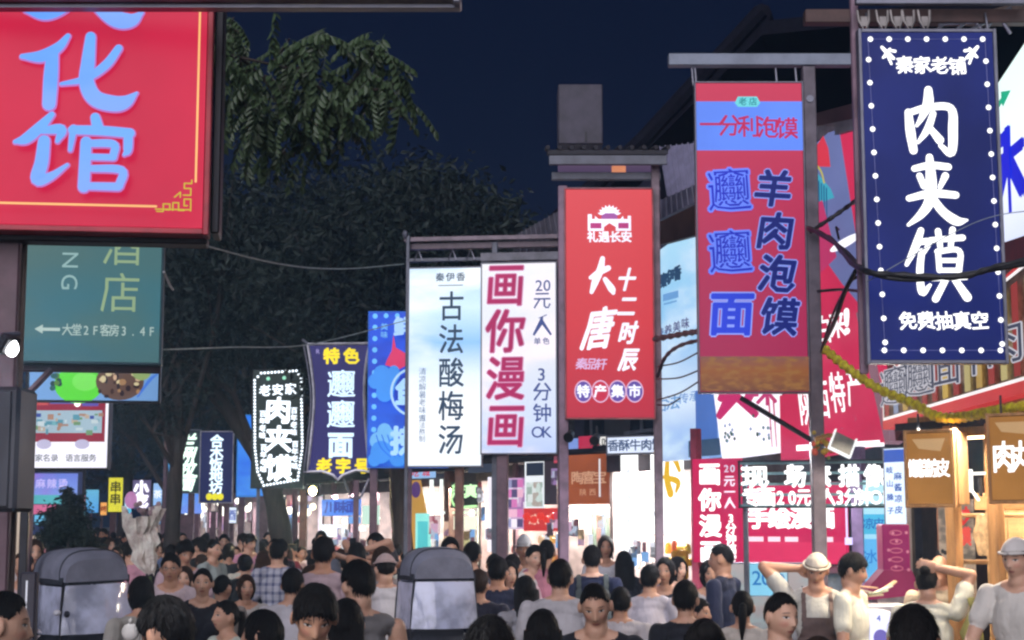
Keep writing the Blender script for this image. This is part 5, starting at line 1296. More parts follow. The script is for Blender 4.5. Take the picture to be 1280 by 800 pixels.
def near_branch():
    YB = 7.6; base = P(-40, 300, 9.0)
    r = thing('leafy_tree', 'near tree with drooping pinnate leaves hanging right of the huge red sign', 'tree', (base.x - .8, 8.6, 0)); o = r.location
    bl = MB()
    tk = [Vector((0, 0, 0)), Vector((.05, 0, 1.6)), Vector((0, 0, 3.2)), Vector((.1, -.1, 4.6)), Vector((.3, -.2, 5.2))]
    tk = [Vector(v) for v in catmull(tk, 4)]; bl.tube(tk, [.15*(1 - .5*i/len(tk)) for i in range(len(tk))], 12); bl.build('trunk', bark, r, None, True)
    W = lambda px, py, Y=YB: P(px, py, Y) - o
    rs = random.Random(5)
    twigs = [[(240, 60), (300, 72), (370, 88), (440, 106), (500, 118)], [(300, 72), (330, 100), (352, 140), (366, 170)], [(370, 88), (400, 110), (420, 140)], [(340, 80), (352, 64), (362, 48)], [(370, 88), (395, 66), (412, 52)], [(440, 104), (462, 72), (478, 54)],
             [(270, 66), (290, 50), (300, 34)], [(440, 106), (470, 112), (505, 100)], [(300, 76), (296, 110), (318, 150), (330, 185)], [(300, 40), (288, 32), (292, 22)], [(330, 95), (380, 120), (430, 128), (470, 130)], [(310, 110), (350, 150), (390, 176)]]
    b = MB(); b.tube([tk[-1], Vector(W(60, 30, 8.2)), Vector(W(240, 60))], [.06, .035, .014], 8)
    pts = []
    for t in twigs:
        c = [Vector(v) for v in catmull([W(x, y, YB + .12*math.sin(x)) for x, y in t], 5)]; b.tube(c, [.010*(1 - .7*i/len(c)) for i in range(len(c))], 5)
        for v in c[3:]: pts.append(v)
    b.build('branch', bark, r)
    for i in range(200):
        v = rs.choice(pts) + Vector((rs.gauss(0, .02), rs.gauss(0, .14), rs.gauss(0, .02)))
        l = link('leaf', rs.choice(LM), r, v); l.rotation_euler = (rs.uniform(-.3, .3), rs.uniform(-.2, 1.1), rs.choice([0, math.pi]) + rs.uniform(-1.1, 1.1)); q = rs.uniform(.7, 1.2); l.scale = (q, q, q)
near_branch()

# ------------------------------------------------------------------ people
def make_skin():
    m, nt, b = newmat('skin')
    at = nt.nodes.new('ShaderNodeAttribute'); at.attribute_name = 'hp'
    sx = nt.nodes.new('ShaderNodeSeparateXYZ'); nt.links.new(at.outputs['Vector'], sx.inputs[0])
    X, Y, Z = V(nt, sx.outputs[0]), V(nt, sx.outputs[1]), V(nt, sx.outputs[2]); AX = X.abs()
    front = (Y * -1.0).step(.03, .05)
    def ell(cx, cz, rx, rz, soft=.35): return (((AX - cx)/rx).sq() + ((Z - cz)/rz).sq())._m('MULTIPLY', -1) + 1.0
    oi = nt.nodes.new('ShaderNodeObjectInfo'); rnd = V(nt, oi.outputs['Random'])
    base = mixc(nt, rnd, (.44, .235, .145), (.62, .385, .27))
    f = noise(nt, at.outputs['Vector'], 22, 4)
    base = mixc(nt, V(nt, f).step(.3, .75) * .30, base, (.45, .17, .11))
    cheek = ell(.038, -.022, .022, .02).step(0, .9) * front * .35
    base = mixc(nt, cheek, base, (.60, .22, .17))
    lip = ell(0, -.0555, .024, .0085).step(0, .4) * front
    base = mixc(nt, lip * .75, base, (.33, .09, .08))
    ml = ell(0, -.0555, .023, .0016).step(0, .6) * front
    base = mixc(nt, ml, base, (.08, .02, .02))
    nos = ell(.008, -.030, .0045, .003).step(0, .5) * front
    base = mixc(nt, nos * .8, base, (.08, .03, .02))
    sock = ell(.031, .012, .024, .014).step(0, 1) * front * .2
    base = mixc(nt, sock, base, (.20, .09, .06))
    brow = (((AX - .031)/.018).sq() + ((Z - .0325 + (AX - .024).sq() * 9.0)/.0036).sq())._m('MULTIPLY', -1) + 1.0
    base = mixc(nt, brow.step(0, .6) * front * .68, base, (.02, .015, .012))
    eye = ell(.031, .010, .0145, .0052).step(0, .25) * front
    base = mixc(nt, eye, base, (.55, .50, .46))
    iris = ell(.031, .0105, .0058, .0060).step(0, .3) * eye
    base = mixc(nt, iris, base, (.012, .008, .006))
    lash = (((AX - .031)/.0165).sq() + ((Z - .0152 + (AX - .031).sq() * 16.0)/.0021).sq())._m('MULTIPLY', -1) + 1.0
    base = mixc(nt, lash.step(0, .4) * front, base, (.012, .01, .01))
    nt.links.new(base, b.inputs['Base Color']); b.inputs['Roughness'].default_value = .5
    b.inputs['Specular IOR Level'].default_value = .4
    b.inputs['Subsurface Weight'].default_value = 0.0
    return m
SKIN = make_skin()
def cloth(name, col=None, plaid=None):
    k = 'cloth_' + name
    if k in MATS: return MATS[k]
    m, nt, b = newmat(k); v = coords(nt)
    if col is None:
        oi = nt.nodes.new('ShaderNodeObjectInfo'); c = oi.outputs['Color']
        dk = mixc(nt, .35, c, (.0, .0, .0))
    else:
        c = nt.nodes.new('ShaderNodeRGB'); c.outputs[0].default_value = (*col, 1); c = c.outputs[0]; dk = mixc(nt, .35, c, (0., 0., 0.))
    f = noise(nt, v, 5, 4, (1, 1, .6))
    out = mixc(nt, V(nt, f).step(.2, .6), dk, c)
    if plaid:
        sx = nt.nodes.new('ShaderNodeSeparateXYZ'); nt.links.new(v, sx.inputs[0])
        a = (V(nt, sx.outputs[0])*90).sin().step(.2, .6); z = (V(nt, sx.outputs[2])*75).sin().step(.2, .6)
        out = mixc(nt, (a + z)*.45, out, plaid)
    nt.links.new(out, b.inputs['Base Color']); b.inputs['Roughness'].default_value = .85; b.inputs['Specular IOR Level'].default_value = .2
    b.inputs['Sheen Weight'].default_value = .15
    n2 = noise(nt, v, 9, 3, (1.2, 1.2, .55)); bump(nt, b, n2, .8, .03)
    MATS[k] = m; return m
def make_hair(name, col):
    m, nt, b = newmat(name)
    at = nt.nodes.new('ShaderNodeAttribute'); at.attribute_name = 'hp'
    f = noise(nt, at.outputs['Vector'], 60, 4, (3.0, 3.0, .35), .7)
    out = mixc(nt, V(nt, f).step(.35, .7), tuple(c*.5 for c in col), tuple(c*1.2 for c in col))
    nt.links.new(out, b.inputs['Base Color']); b.inputs['Roughness'].default_value = .5; b.inputs['Specular IOR Level'].default_value = .18
    bump(nt, b, f, .9, .012); return m
HAIR = make_hair('hair_black', (.011, .009, .009)); HAIRB = make_hair('hair_brown', (.05, .028, .018)); HAIRG = make_hair('hair_pale', (.32, .25, .13))
SHOE = M('shoe', (.10, .10, .11), .5)

def head_grid(nu=44, nv=36):
    t = np.linspace(-np.pi/2, np.pi/2, nv + 2)[1:-1]; a = np.linspace(0, 2*np.pi, nu, endpoint=False)
    T, A = np.meshgrid(t, a, indexing='ij')
    d = np.stack([np.sin(A)*np.cos(T), -np.cos(A)*np.cos(T), np.sin(T)], -1)   # a=0 -> front (-y)
    fs = []
    for j in range(nv - 1):
        for i in range(nu):
            k = (i + 1) % nu; fs.append((j*nu + i, j*nu + k, (j+1)*nu + k, (j+1)*nu + i))
    fs.append(tuple(range(nu))[::-1]); fs.append(tuple((nv-1)*nu + i for i in range(nu)))
    return d.reshape(-1, 3), fs
def head_shape(d, face=True, jaw=1.0):
    p = d*np.array([.0690, .090, .109]); p[:, 1] += .006
    x, y, z = p[:, 0].copy(), p[:, 1].copy(), p[:, 2].copy()
    low = np.clip(-z/.116, 0, 1)
    p[:, 0] *= 1 - .30*jaw*low**1.6
    bk = y > 0
    p[:, 1] = np.where(bk, y*(1 - .55*low**1.3), y*(1 - .02*low))
    p[:, 1] = np.where(~bk, p[:, 1] - .010*low*np.exp(-(x/.03)**2), p[:, 1])
    if face:
        g = lambda u, s: np.exp(-(u/s)**2); fr = np.clip(-d[:, 1], 0, 1)**.5*(y < 0)
        nose = np.interp(z, [-.042, -.036, -.026, .0, .022, .034], [0, .55, 1, .55, .15, 0])
        p[:, 1] -= .024*nose*g(x, .0115)*fr
        p[:, 1] -= .007*g(z + .030, .008)*(g(x - .012, .006) + g(x + .012, .006))*fr
        p[:, 1] += .011*g(np.abs(x) - .031, .017)*g(z - .010, .012)*fr
        p[:, 1] -= .0055*g(np.abs(x) - .031, .011)*g(z - .009, .0065)*fr
        p[:, 1] -= .005*g(np.abs(x) - .028, .022)*g(z - .034, .009)*fr
        p[:, 1] -= .0075*g(x, .021)*(g(z + .050, .0055) + 1.0*g(z + .062, .006))*fr
        p[:, 1] -= .006*g(x, .02)*g(z + .092, .014)*fr
        p[:, 1] -= .004*g(np.abs(x) - .042, .018)*g(z + .016, .018)*fr
    return p
HD, HF = head_grid(); HB, HBF = head_grid(64, 48)

def seg_capsule(p0, p1, r0, r1, n=14):
    b = MB(); p0, p1 = Vector(p0), Vector(p1); d = (p1 - p0); L = d.length or 1e-4; d = d/L
    ts = [(-1, .0), (-.8, .6), (-.45, .89), (0, 1)]
    pts = [p0 + d*(t*r0) for t, _ in ts] + [p1 - d*(t*r1) for t, _ in ts[::-1]]
    rs = [max(r0*q, .002) for _, q in ts] + [max(r1*q, .002) for _, q in ts[::-1]]
    b.tube(pts, rs, n); return b
def rotm(yaw=0, pitch=0, roll=0): return Matrix.Rotation(yaw, 3, 'Z') @ Matrix.Rotation(pitch, 3, 'X') @ Matrix.Rotation(roll, 3, 'Y')

def two_bone(a, c, l1, l2, hint):
    """elbow/knee position between shoulder a and wrist c"""
    a, c = Vector(a), Vector(c); d = c - a; L = min(d.length, (l1 + l2)*.995); dn = d.normalized(); c = a + dn*L
    x = (l1*l1 - l2*l2 + L*L)/(2*L); hh = math.sqrt(max(l1*l1 - x*x, 0)); h = Vector(hint); h = (h - dn*h.dot(dn)).normalized()
    return a + dn*x + h*hh, c

def body_mesh(voxel=.009, sex='m', H=1.7, head=(0, 0, 0), lh=None, rh=None, step=.0, sleeve=.55, wide=1.0, skirt=False, lean=0.0, longs=True, grip=.6, lelb=None, relb=None):
    """one continuous figure, facing -y, grown from overlapping limbs and remeshed"""
    k = H/1.7; f = sex == 'f'
    sw = (.165 if f else .188)*wide; hw = .088
    S = []   # (MB, region, test)
    def E(c, r, reg, rot=None):
        b = MB(); b.ball(c, r, 20, 14, None, rot); S.append((b, reg, ('e', np.array(c), np.array(r))))
    def C_(p0, p1, r0, r1, reg):
        S.append((seg_capsule(p0, p1, r0, r1), reg, ('c', np.array(p0), np.array(p1), r0, r1)))
    tw = wide*(.90 if f else 1.0)
    E((0, .0, 1.235), (.165*tw, .112*wide, .19), 1); E((0, .0, 1.06), (.148*tw, .108*wide, .20), 1); E((0, .01, .90), (.165*(1.0 if not f else 1.02)*wide, .118*wide, .13), 1 if not skirt else 1)
    E((0, .012, 1.385), (sw*.84, .070, .064), 1)
    for sx in (-1, 1): C_((0, .022, 1.455), (sx*sw*.72, .014, 1.415), .046, .040, 1)
    if f: 
        for sx in (-1, 1): E((sx*.062, -.085, 1.24), (.058, .05, .055), 1)
    if skirt: S.append((MB().tube([(0, 0, .52), (0, 0, .98)], [.25*wide, .14*wide], 20), 2, ('c', np.array((0, 0, .52)), np.array((0, 0, .98)), .25*wide, .14*wide)))
    C_((0, .018, 1.37), (0, -.002, 1.50), .058 if not f else .050, .053 if not f else .046, 0)
    hips = {}
    for sx in (-1, 1):
        hip = (sx*hw, .01, .89); ank = (sx*.10, .03 + sx*step*.28, .085 + (.03 if sx*step > 0 else 0)); kn, ank = two_bone(hip, ank, .42, .40, (0, -1, 0))
        lr = 2 if longs else 0
        C_(hip, kn, .092, .062, 2); C_(kn, ank, .062 if longs else .052, .05 if longs else .038, lr)
        C_((ank.x, ank.y + .02, .045), (ank.x + sx*.012, ank.y - .14, .04), .045, .038, 3)
        sh = (sx*sw, .01, 1.392); w = (lh if sx < 0 else rh) or (sx*(sw + .085), -.06, .86)
        # lh is the figure's image-left hand when it faces us (x<0)
        el_h = (lelb if sx < 0 else relb) or (sx*.5, .9, -.3)
        el, wr = two_bone(sh, w, .285, .245, el_h)
        mid = Vector(sh).lerp(el, sleeve if sleeve < 1 else 1)
        loose = .012 if sleeve > .2 else .0
        if sleeve > .15: C_(sh, mid, .062, .056 + loose*.6, 1)
        C_(sh if sleeve <= .15 else tuple(Vector(sh).lerp(el, sleeve*.8)), el, .047 if not f else .04, .040 if not f else .034, 0)
        C_(el, wr, .040 if not f else .034, .028 if not f else .024, 0 if sleeve < 1 else 1)
        # hand: palm, four fingers, thumb
        d = (wr - el).normalized(); side = d.cross(Vector((0, -1, 0)) if abs(d.y) < .9 else Vector((0, 0, 1))).normalized()*sx; nrm = d.cross(side).normalized()
        pc = wr + d*.045; R3 = Matrix((side, nrm, d)).transposed()
        b = MB(); b.ball(pc, (.040, .017, .052), 14, 10, None, R3); S.append((b, 0, ('e', np.array(pc), np.array((.04, .04, .05)))))
        for q in range(4):
            o_ = wr + d*.082 + side*(-.029 + .0195*q); Ls = (.062, .074, .070, .054)[q]; bend = grip*(.8 + .1*q)
            d1 = (d*math.cos(bend*.5) + nrm*math.sin(bend*.5)).normalized(); d2 = (d*math.cos(bend*1.3) + nrm*math.sin(bend*1.3)).normalized(); m_ = o_ + d1*Ls*.5
            C_(tuple(o_ - d*.012), tuple(m_), .0092, .0085, 0); C_(tuple(m_), tuple(m_ + d2*Ls*.48), .0085, .007, 0)
        t0 = wr + d*.025 - side*.032; td = (d*.75 - side*.6 + nrm*.3).normalized(); C_(tuple(t0), tuple(t0 + td*.035), .012, .010, 0); C_(tuple(t0 + td*.035), tuple(t0 + td*.034 + (d*.9 - side*.15 + nrm*.35).normalized()*.032), .010, .008, 0)
    RH = rotm(*head); hc = Vector((0, -.012, 1.588)) + RH @ Vector((0, -.008, 0)) - Vector((0, -.008, 0))
    hs = np.array([1 + .05*math.sin(H*931), 1, 1 + .035*math.sin(H*517 + 1)]); hv = head_shape(HD.copy(), jaw=1 + .35*math.sin(H*1313))*hs; R3 = np.array(RH); hw_ = hv @ R3.T + np.array(hc)
    b = MB(); b.add(hw_.tolist(), HF); S.append((b, 0, ('e', np.array(hc), np.array((.08, .1, .115)))))
    for sx in (-1, 1):
        b = MB(); c = RH @ Vector((sx*.078, .012, -.002)) + hc; b.ball(c, (.010, .021, .032), 12, 8, None, RH @ Matrix.Rotation(sx*.35, 3, 'Z')); S.append((b, 0, ('e', np.array(c), np.array((.012, .02, .03)))))
    C_(tuple(hc + RH @ Vector((0, .02, -.07))), (0, .0, 1.47), .050 if f else .055, .052 if f else .058, 0)
    al = MB()
    for b, _, _ in S: al.add(b.v, b.f)
    me = bpy.data.meshes.new('t'); me.from_pydata(al.v, [], al.f)
    o = bpy.data.objects.new('t', me); COL.objects.link(o)
    md = o.modifiers.new('r', 'REMESH'); md.mode = 'VOXEL'; md.voxel_size = voxel; md.use_smooth_shade = True
    sm = o.modifiers.new('s', 'SMOOTH'); sm.factor = .5; sm.iterations = 2
    dg = bpy.context.evaluated_depsgraph_get(); ev = o.evaluated_get(dg)
    res = bpy.data.meshes.new_from_object(ev); bpy.data.objects.remove(o); bpy.data.meshes.remove(me)
    n = len(res.vertices); co = np.empty(n*3); res.vertices.foreach_get('co', co); co = co.reshape(-1, 3)
    best = np.full(n, 1e9); reg = np.zeros(n, int)
    for _, rg, t in S:
        if t[0] == 'e':
            q = (co - t[1])/t[2]; dd = (np.linalg.norm(q, axis=1) - 1)*t[2].min()
        else:
            ab = t[2] - t[1]; u = np.clip(((co - t[1]) @ ab)/(ab @ ab), 0, 1); dd = np.linalg.norm(co - t[1] - u[:, None]*ab, axis=1) - (t[3] + (t[4] - t[3])*u)
        if rg == 0: dd = dd + .004
        u_ = dd < best; best[u_] = dd[u_]; reg[u_] = rg
    # neckline, hem and cuffs
    near_neck = np.hypot(co[:, 0], co[:, 1]) < .105
    zc = 1.428 + .42*co[:, 1] + 2.2*co[:, 0]**2
    reg[near_neck & (co[:, 2] > zc) & (reg == 1)] = 0
    reg[(reg == 0) & (co[:, 2] <= zc) & (np.abs(co[:, 0]) < .13) & (co[:, 2] > 1.1) & (np.abs(co[:, 1]) < .13)] = 1
    if not skirt: reg[(reg == 1) & (co[:, 2] < .87)] = 2
    no = np.empty(n*3); res.vertices.foreach_get('normal', no); no = no.reshape(-1, 3)
    wv = np.zeros(n)
    for fx, fy, fz, am in ((31, 11, 17, .0018), (-23, 19, 25, .0018), (47, 29, -21, .0015), (13, -37, 53, .0016)): wv += am*np.sin(co[:, 0]*fx + co[:, 1]*fy + co[:, 2]*fz + 2.2*np.sin(co[:, 2]*14 + co[:, 0]*9 + H*50))
    co = co + no*(wv*((reg == 1) | (reg == 2)))[:, None]
    hp = (co - np.array(hc)) @ R3
    at = res.attributes.new('hp', 'FLOAT_VECTOR', 'POINT'); at.data.foreach_set('vector', hp.ravel())
    npoly = len(res.polygons); li = np.empty(npoly*4, int)
    lt = np.empty(npoly, int); res.polygons.foreach_get('loop_total', lt); ls_ = np.empty(npoly, int); res.polygons.foreach_get('loop_start', ls_)
    vi = np.empty(len(res.loops), int); res.loops.foreach_get('vertex_index', vi)
    # majority of the first three corners
    a, b_, c_ = reg[vi[ls_]], reg[vi[ls_+1]], reg[vi[ls_+2]]; pr = np.where(b_ == c_, b_, a)
    res.vertices.foreach_set('co', (co*k).ravel())
    res.polygons.foreach_set('use_smooth', np.ones(npoly, bool))
    res.name = 'person'
    return res, pr, (hc*k, RH, k)

def hair_mesh(style, hc, RH, k, mat, locks=True):
    d = HB.copy(); low_jaw = 0.3 if style in ('bob', 'long') else 1.0
    base = head_shape(d, face=False, jaw=low_jaw); p = base.copy()
    az = np.abs(np.arctan2(d[:, 0], -d[:, 1]))*180/np.pi; z = base[:, 2]
    rs = np.random.default_rng(abs(hash(style)) % 1000 if False else len(style)*7)
    jag = .005*np.sin(np.arctan2(d[:, 0], -d[:, 1])*37) + .004*np.sin(np.arctan2(d[:, 0], -d[:, 1])*61 + 1)
    tab = {'short': ([0, 40, 62, 80, 100, 125, 180], [.066, .062, .036, .008, .030, -.036, -.052]),
           'crop': ([0, 40, 62, 80, 100, 125, 180], [.072, .068, .046, .022, .036, -.022, -.040]),
           'fringe': ([0, 40, 60, 78, 100, 125, 180], [.044, .040, .022, .000, .022, -.044, -.058]),
           'bob': ([0, 30, 48, 60, 100, 140, 180], [.070, .060, .01, -.10, -.115, -.115, -.115]),
           'long': ([0, 30, 48, 60, 100, 140, 180], [.070, .060, .01, -.10, -.115, -.115, -.115]),
           'up': ([0, 40, 62, 80, 100, 125, 180], [.068, .062, .030, .006, .020, -.045, -.058]),
           'bald': ([0, 180], [.2, .2])}[{'bun': 'up', 'tail': 'up'}.get(style, style)]
    zh = np.interp(az, tab[0], tab[1]) + jag
    m = np.clip((z - zh)/.010 + .5, 0, 1); m = m*m*(3 - 2*m)
    th = {'short': .012, 'crop': .008, 'fringe': .015, 'bob': .014, 'long': .012, 'up': .009}.get({'bun': 'up', 'tail': 'up'}.get(style, style), .02)
    topb = .008*np.clip(d[:, 2], 0, 1) if style in ('short', 'fringe') else 0
    strand = .0022*np.sin(np.arctan2(d[:, 0], d[:, 1])*23 + 6*d[:, 2]) + .0018*np.sin(np.arctan2(d[:, 0], d[:, 1])*51 + 3*d[:, 2] + 1)
    if style in ('short', 'crop', 'fringe'): th = th*np.interp(z, [-.06, .0, .05], [.25, .6, 1.0])
    t = (th + topb + strand*.7)*m - .012*(1 - m)
    p = p + d*t[:, None] if np.isscalar(t) is False else p
    b = MB(); b.add(p.tolist(), HBF)
    # loose locks lying over the shell, flowing away from the crown
    idx = np.where(m > .7)[0]; cr_ = np.array([.01, .035, .125]); longish = style in ('bob', 'long')
    for i_ in rs.choice(idx, min(len(idx), 620 if not longish else 420) if locks else 1):
        q = p[i_] + d[i_]*.0015; nn = d[i_]; fl = q - cr_; fl = fl - nn*(fl @ nn); fl = fl/(np.linalg.norm(fl) + 1e-6) + rs.normal(0, .22, 3)
        if style in ('up', 'bun', 'tail'): fl = np.array([0, 1, .1]) - nn*nn[1] + rs.normal(0, .1, 3)
        fl = fl - nn*(fl @ nn); fl /= np.linalg.norm(fl) + 1e-6; sd = np.cross(nn, fl); L_ = rs.uniform(.018, .036)*(1.5 if longish else 1); w_ = rs.uniform(.0012, .0035); lf = rs.uniform(.000, .0035)*(.5 if longish else 1)
        if style == 'crop': L_ *= .5
        dr = lambda s_: -nn*(s_*s_/(2*.105))
        b.add([tuple(q - sd*w_), tuple(q + sd*w_), tuple(q + fl*L_*.55 + sd*w_*.9 + dr(L_*.55) + nn*lf*.6), tuple(q + fl*L_*.55 - sd*w_*.9 + dr(L_*.55) + nn*lf*.6), tuple(q + fl*L_ + dr(L_) + nn*lf)], [(0, 1, 2, 3), (3, 2, 4)])
    if style == 'long':
        n = 20; rows = [(.02, .092, .068, .030), (-.06, .096, .060, .040), (-.13, .098, .050, .052), (-.20, .095, .045, .06), (-.28, .085, .038, .066), (-.35, .065, .028, .07), (-.40, .03, .012, .072)]
        vs = [((rx)*math.cos(2*math.pi*i/n)*(1 + .04*math.sin(5*i)), yc + ry*math.sin(2*math.pi*i/n), zz + .008*math.sin(3*i)) for zz, rx, ry, yc in rows for i in range(n)]
        b.add(vs, [(j*n + (i+1) % n, j*n + i, (j+1)*n + i, (j+1)*n + (i+1) % n) for j in range(len(rows)-1) for i in range(n)] + [tuple(range((len(rows)-1)*n, len(rows)*n))])
    if style == 'bun': b.ball((0, .085, .075), (.042, .038, .040), 16, 10); b.tube([(0, .06, .06), (0, .08, .07)], [.03, .03], 10)
    if style == 'tail': b.tube([(0, .095, .035), (0, .125, .03), (.005, .135, -.03), (.008, .125, -.12), (.01, .115, -.2)], [.016, .024, .03, .022, .006], 12)
    v = np.array(b.v); R3 = np.array(RH); w = (v @ R3.T + np.array(hc)/k)*k
    me = bpy.data.meshes.new('hair'); me.from_pydata(w.tolist(), [], b.f); me.materials.append(mat)
    at = me.attributes.new('hp', 'FLOAT_VECTOR', 'POINT'); at.data.foreach_set('vector', v.ravel())
    me.polygons.foreach_set('use_smooth', [True]*len(me.polygons)); me.update(); return me

def cap_mesh(hc, RH, k, mat, brim=True, tall=0.0, flat=False):
    b = MB(); d = HB.copy(); p = head_shape(d, False); up = p[:, 2] > .045
    q = p + d*.022; q[:, 2] += tall*np.clip(d[:, 2] - .2, 0, 1)*1.2
    q[~up] = p[~up]*.9
    b.add(q.tolist(), HBF)
    b.tube([(.083*math.sin(2*math.pi*i/24)*1.1, .006 - .101*math.cos(2*math.pi*i/24)*1.08, .048) for i in range(25)], .008, 6)
    if brim:
        n = 13; vs = []
        for i in range(n):
            a = -1.1 + 2.2*i/(n-1); vs += [(.088*math.sin(a), .006 - .106*math.cos(a), .050), (.092*math.sin(a), .006 - (.106 + .065*math.cos(a))*math.cos(a)**.5 if math.cos(a) > 0 else -.02, .040)]
        m0 = [(x, y, z - .004) for x, y, z in vs]
        b.add(vs + m0, [(2*i, 2*i+1, 2*i+3, 2*i+2) for i in range(n-1)] + [(2*n+2*i, 2*n+2*i+2, 2*n+2*i+3, 2*n+2*i+1) for i in range(n-1)] + [(2*i+1, 2*n+2*i+1, 2*n+2*i+3, 2*i+3) for i in range(n-1)])
    v = np.array(b.v); w = (v @ np.array(RH).T + np.array(hc)/k)*k
    me = bpy.data.meshes.new('cap'); me.from_pydata(w.tolist(), [], b.f); me.materials.append(mat)
    me.polygons.foreach_set('use_smooth', [True]*len(me.polygons)); me.update(); return me

def patch(me, pr, k, test, off, mat_, region=(1,)):
    """garment overlay: copies body faces that pass test, pushed outward"""
    n = len(me.vertices); co = np.empty(n*3); me.vertices.foreach_get('co', co); co = co.reshape(-1, 3)/k
    no = np.empty(n*3); me.vertices.foreach_get('normal', no); no = no.reshape(-1, 3)
    fs = []; used = {}; vs = []
    ok = test(co)
    for i, p in enumerate(me.polygons):
        if pr[i] in region and all(ok[j] for j in p.vertices):
            f = []
            for j in p.vertices:
                if j not in used: used[j] = len(vs); vs.append(tuple((co[j]*k + no[j]*off)))
                f.append(used[j])
            fs.append(tuple(f))
    m = bpy.data.meshes.new('garment'); m.from_pydata(vs, [], fs); m.materials.append(mat_)
    m.polygons.foreach_set('use_smooth', [True]*len(fs)); m.update(); return m

def person(label, px, ytop, Y, yaw=0, top=(.5, .5, .5), bottom=(.05, .05, .07), hair='short', hmat=None, H=None, group=None, voxel=.008, plaid=None, capped=False, **kw):
    """yaw 0 faces the camera; positive turns towards image right; ytop = photo row of the crown of the head"""
    if H is None: H = (P(px, ytop, Y).z)/1.03
    me, pr, (hc, RH, k) = body_mesh(voxel, H=H, **kw)
    x = P(px, 700, Y).x
    nm = '%.2f_%.2f_%.2f' % tuple(top)
    for m in (SKIN, cloth('%s%s' % (nm, 'p' if plaid else ''), top, plaid), cloth('%.2f_%.2f_%.2f' % tuple(bottom), bottom), SHOE): me.materials.append(m)
    me.polygons.foreach_set('material_index', pr.astype(np.int32)); me.update()
    o = link('person', me, None, (x, Y, 0)); o.rotation_euler = (0, 0, R(yaw))
    tag(o, label, 'person', group)
    if hair: link('hair', hair_mesh(hair, hc, RH, k, hmat or HAIR, locks=not capped), o)
    o['_k'] = k
    del o['_k']
    return o, me, pr, hc, RH, k
# ------------------------------------------------------------------ the nearest people
BLK = (.018, .018, .025); WHT = (.74, .72, .74); NAVY = (.02, .025, .06)
DEN = (.06, .09, .16); CREAM = (.74, .72, .58)
def strap(o, me, pr, k, test, mat, off=.01, nm='strap', region=(1,)):
    return link(nm, patch(me, pr, k, test, off, mat, region), o)
person('short haired man at the left edge seen in profile looking right', 3, 722, 5.6, 115, (.05, .07, .05), DEN, 'crop', head=(R(-8), R(6), 0))
person('black haired man, head turned away to the left, nearest in the left half', 213, 731, 5.3, -128, (.12, .12, .14), BLK, 'fringe', head=(R(8), R(16), 0), voxel=.007)
person('smiling woman with tied hair in a black sleeveless top', 254, 703, 12, 8, BLK, BLK, 'bun', sex='f', sleeve=.1)
person('young woman in a pale mint tee looking left', 285, 742, 10, -48, (.50, .55, .48), DEN, 'tail', sex='f', head=(R(-8), R(-4), 0))
person('long haired woman facing left whose dark hair covers her cheek', 332, 750, 7, -100, (.30, .28, .32), BLK, 'long', sex='f')
person('young man with thick black fringe looking down toward the camera', 394, 716, 6.0, 6, (.22, .27, .33), BLK, 'fringe', head=(R(6), R(24), R(2)), voxel=.007)
person('woman in black with hair hanging down her back just behind the looking-down young man', 433, 736, 7, 172, BLK, BLK, 'long', sex='f')
r_ = person('tanned man in a grey tank top seen from behind, hair cropped at the nape', 449, 690, 8, -155, (.20, .19, .19), DEN, 'short', sleeve=.08, head=(R(10), R(8), 0))
strap(r_[0], r_[1], r_[2], r_[5], lambda c: (np.abs(c[:, 0] - .0) < .16) & (np.abs(c[:, 2] - 1.13) < .05) & (c[:, 1] > 0), M('strap_black', (.02, .02, .025), .6))
person('man in a pinkish shirt with greenish black hair, back to the camera', 404, 664, 12.3, 178, (.45, .34, .37), BLK, 'short')
r_ = person('person in a white tee and pale pink cap beside the second covered cart', 482, 686, 12.6, 186, WHT, BLK, 'short', head=(R(5), R(12), 0), capped=True)
link('cap', cap_mesh(r_[3], r_[4], r_[5], cloth('cap_pink', (.55, .42, .40)), True), r_[0])
person('man in a blue and white plaid shirt walking away', 347, 670, 16, 176, (.42, .43, .50), BLK, 'short', plaid=(.05, .06, .14), sleeve=.8)
person('black haired head at the bottom edge just right of the second covered cart', 612, 770, 4.9, 176, BLK, BLK, 'short', H=1.66)
person('long haired woman in black, back to the camera, left of the bowed man', 678, 750, 7.2, 182, BLK, BLK, 'long', sex='f')
person('crew cut man with head bowed toward his phone near the bottom centre', 744, 716, 7.8, -4, BLK, BLK, 'crop', head=(R(0), R(22), R(-4)), rh=(.12, -.34, 1.08), lh=(-.13, -.36, 1.08), voxel=.007)
person('man in a white tee seen from behind, tall behind the bowed man', 700, 692, 10.5, 175, (.52, .50, .52), DEN, 'short', wide=1.08)
person('woman with waist-length black hair in a black top and pale trousers', 780, 683, 15.5, 188, BLK, (.42, .36, .42), 'long', sex='f')
r_ = person('man in navy with a grey green backpack, back to the camera', 740, 676, 14, 180, NAVY, BLK, 'short')
bp = MB(); bp.ball((0, .20, 1.16), (.155, .095, .22), 20, 14); bp.ball((0, .27, 1.08), (.11, .05, .11), 16, 10); bp.tube([(0, .12, 1.38), (0, .16, 1.43), (0, .2, 1.38)], .012, 6)
link('backpack', bp.build('backpack', cloth('pack', (.10, .12, .12)), None, None, True).data, r_[0]); bpy.data.objects.remove(bpy.data.objects['backpack'])
strap(r_[0], r_[1], r_[2], r_[5], lambda c: (np.abs(np.abs(c[:, 0]) - .11) < .025) & (c[:, 2] > 1.02), cloth('pack', (.10, .12, .12)), .012)
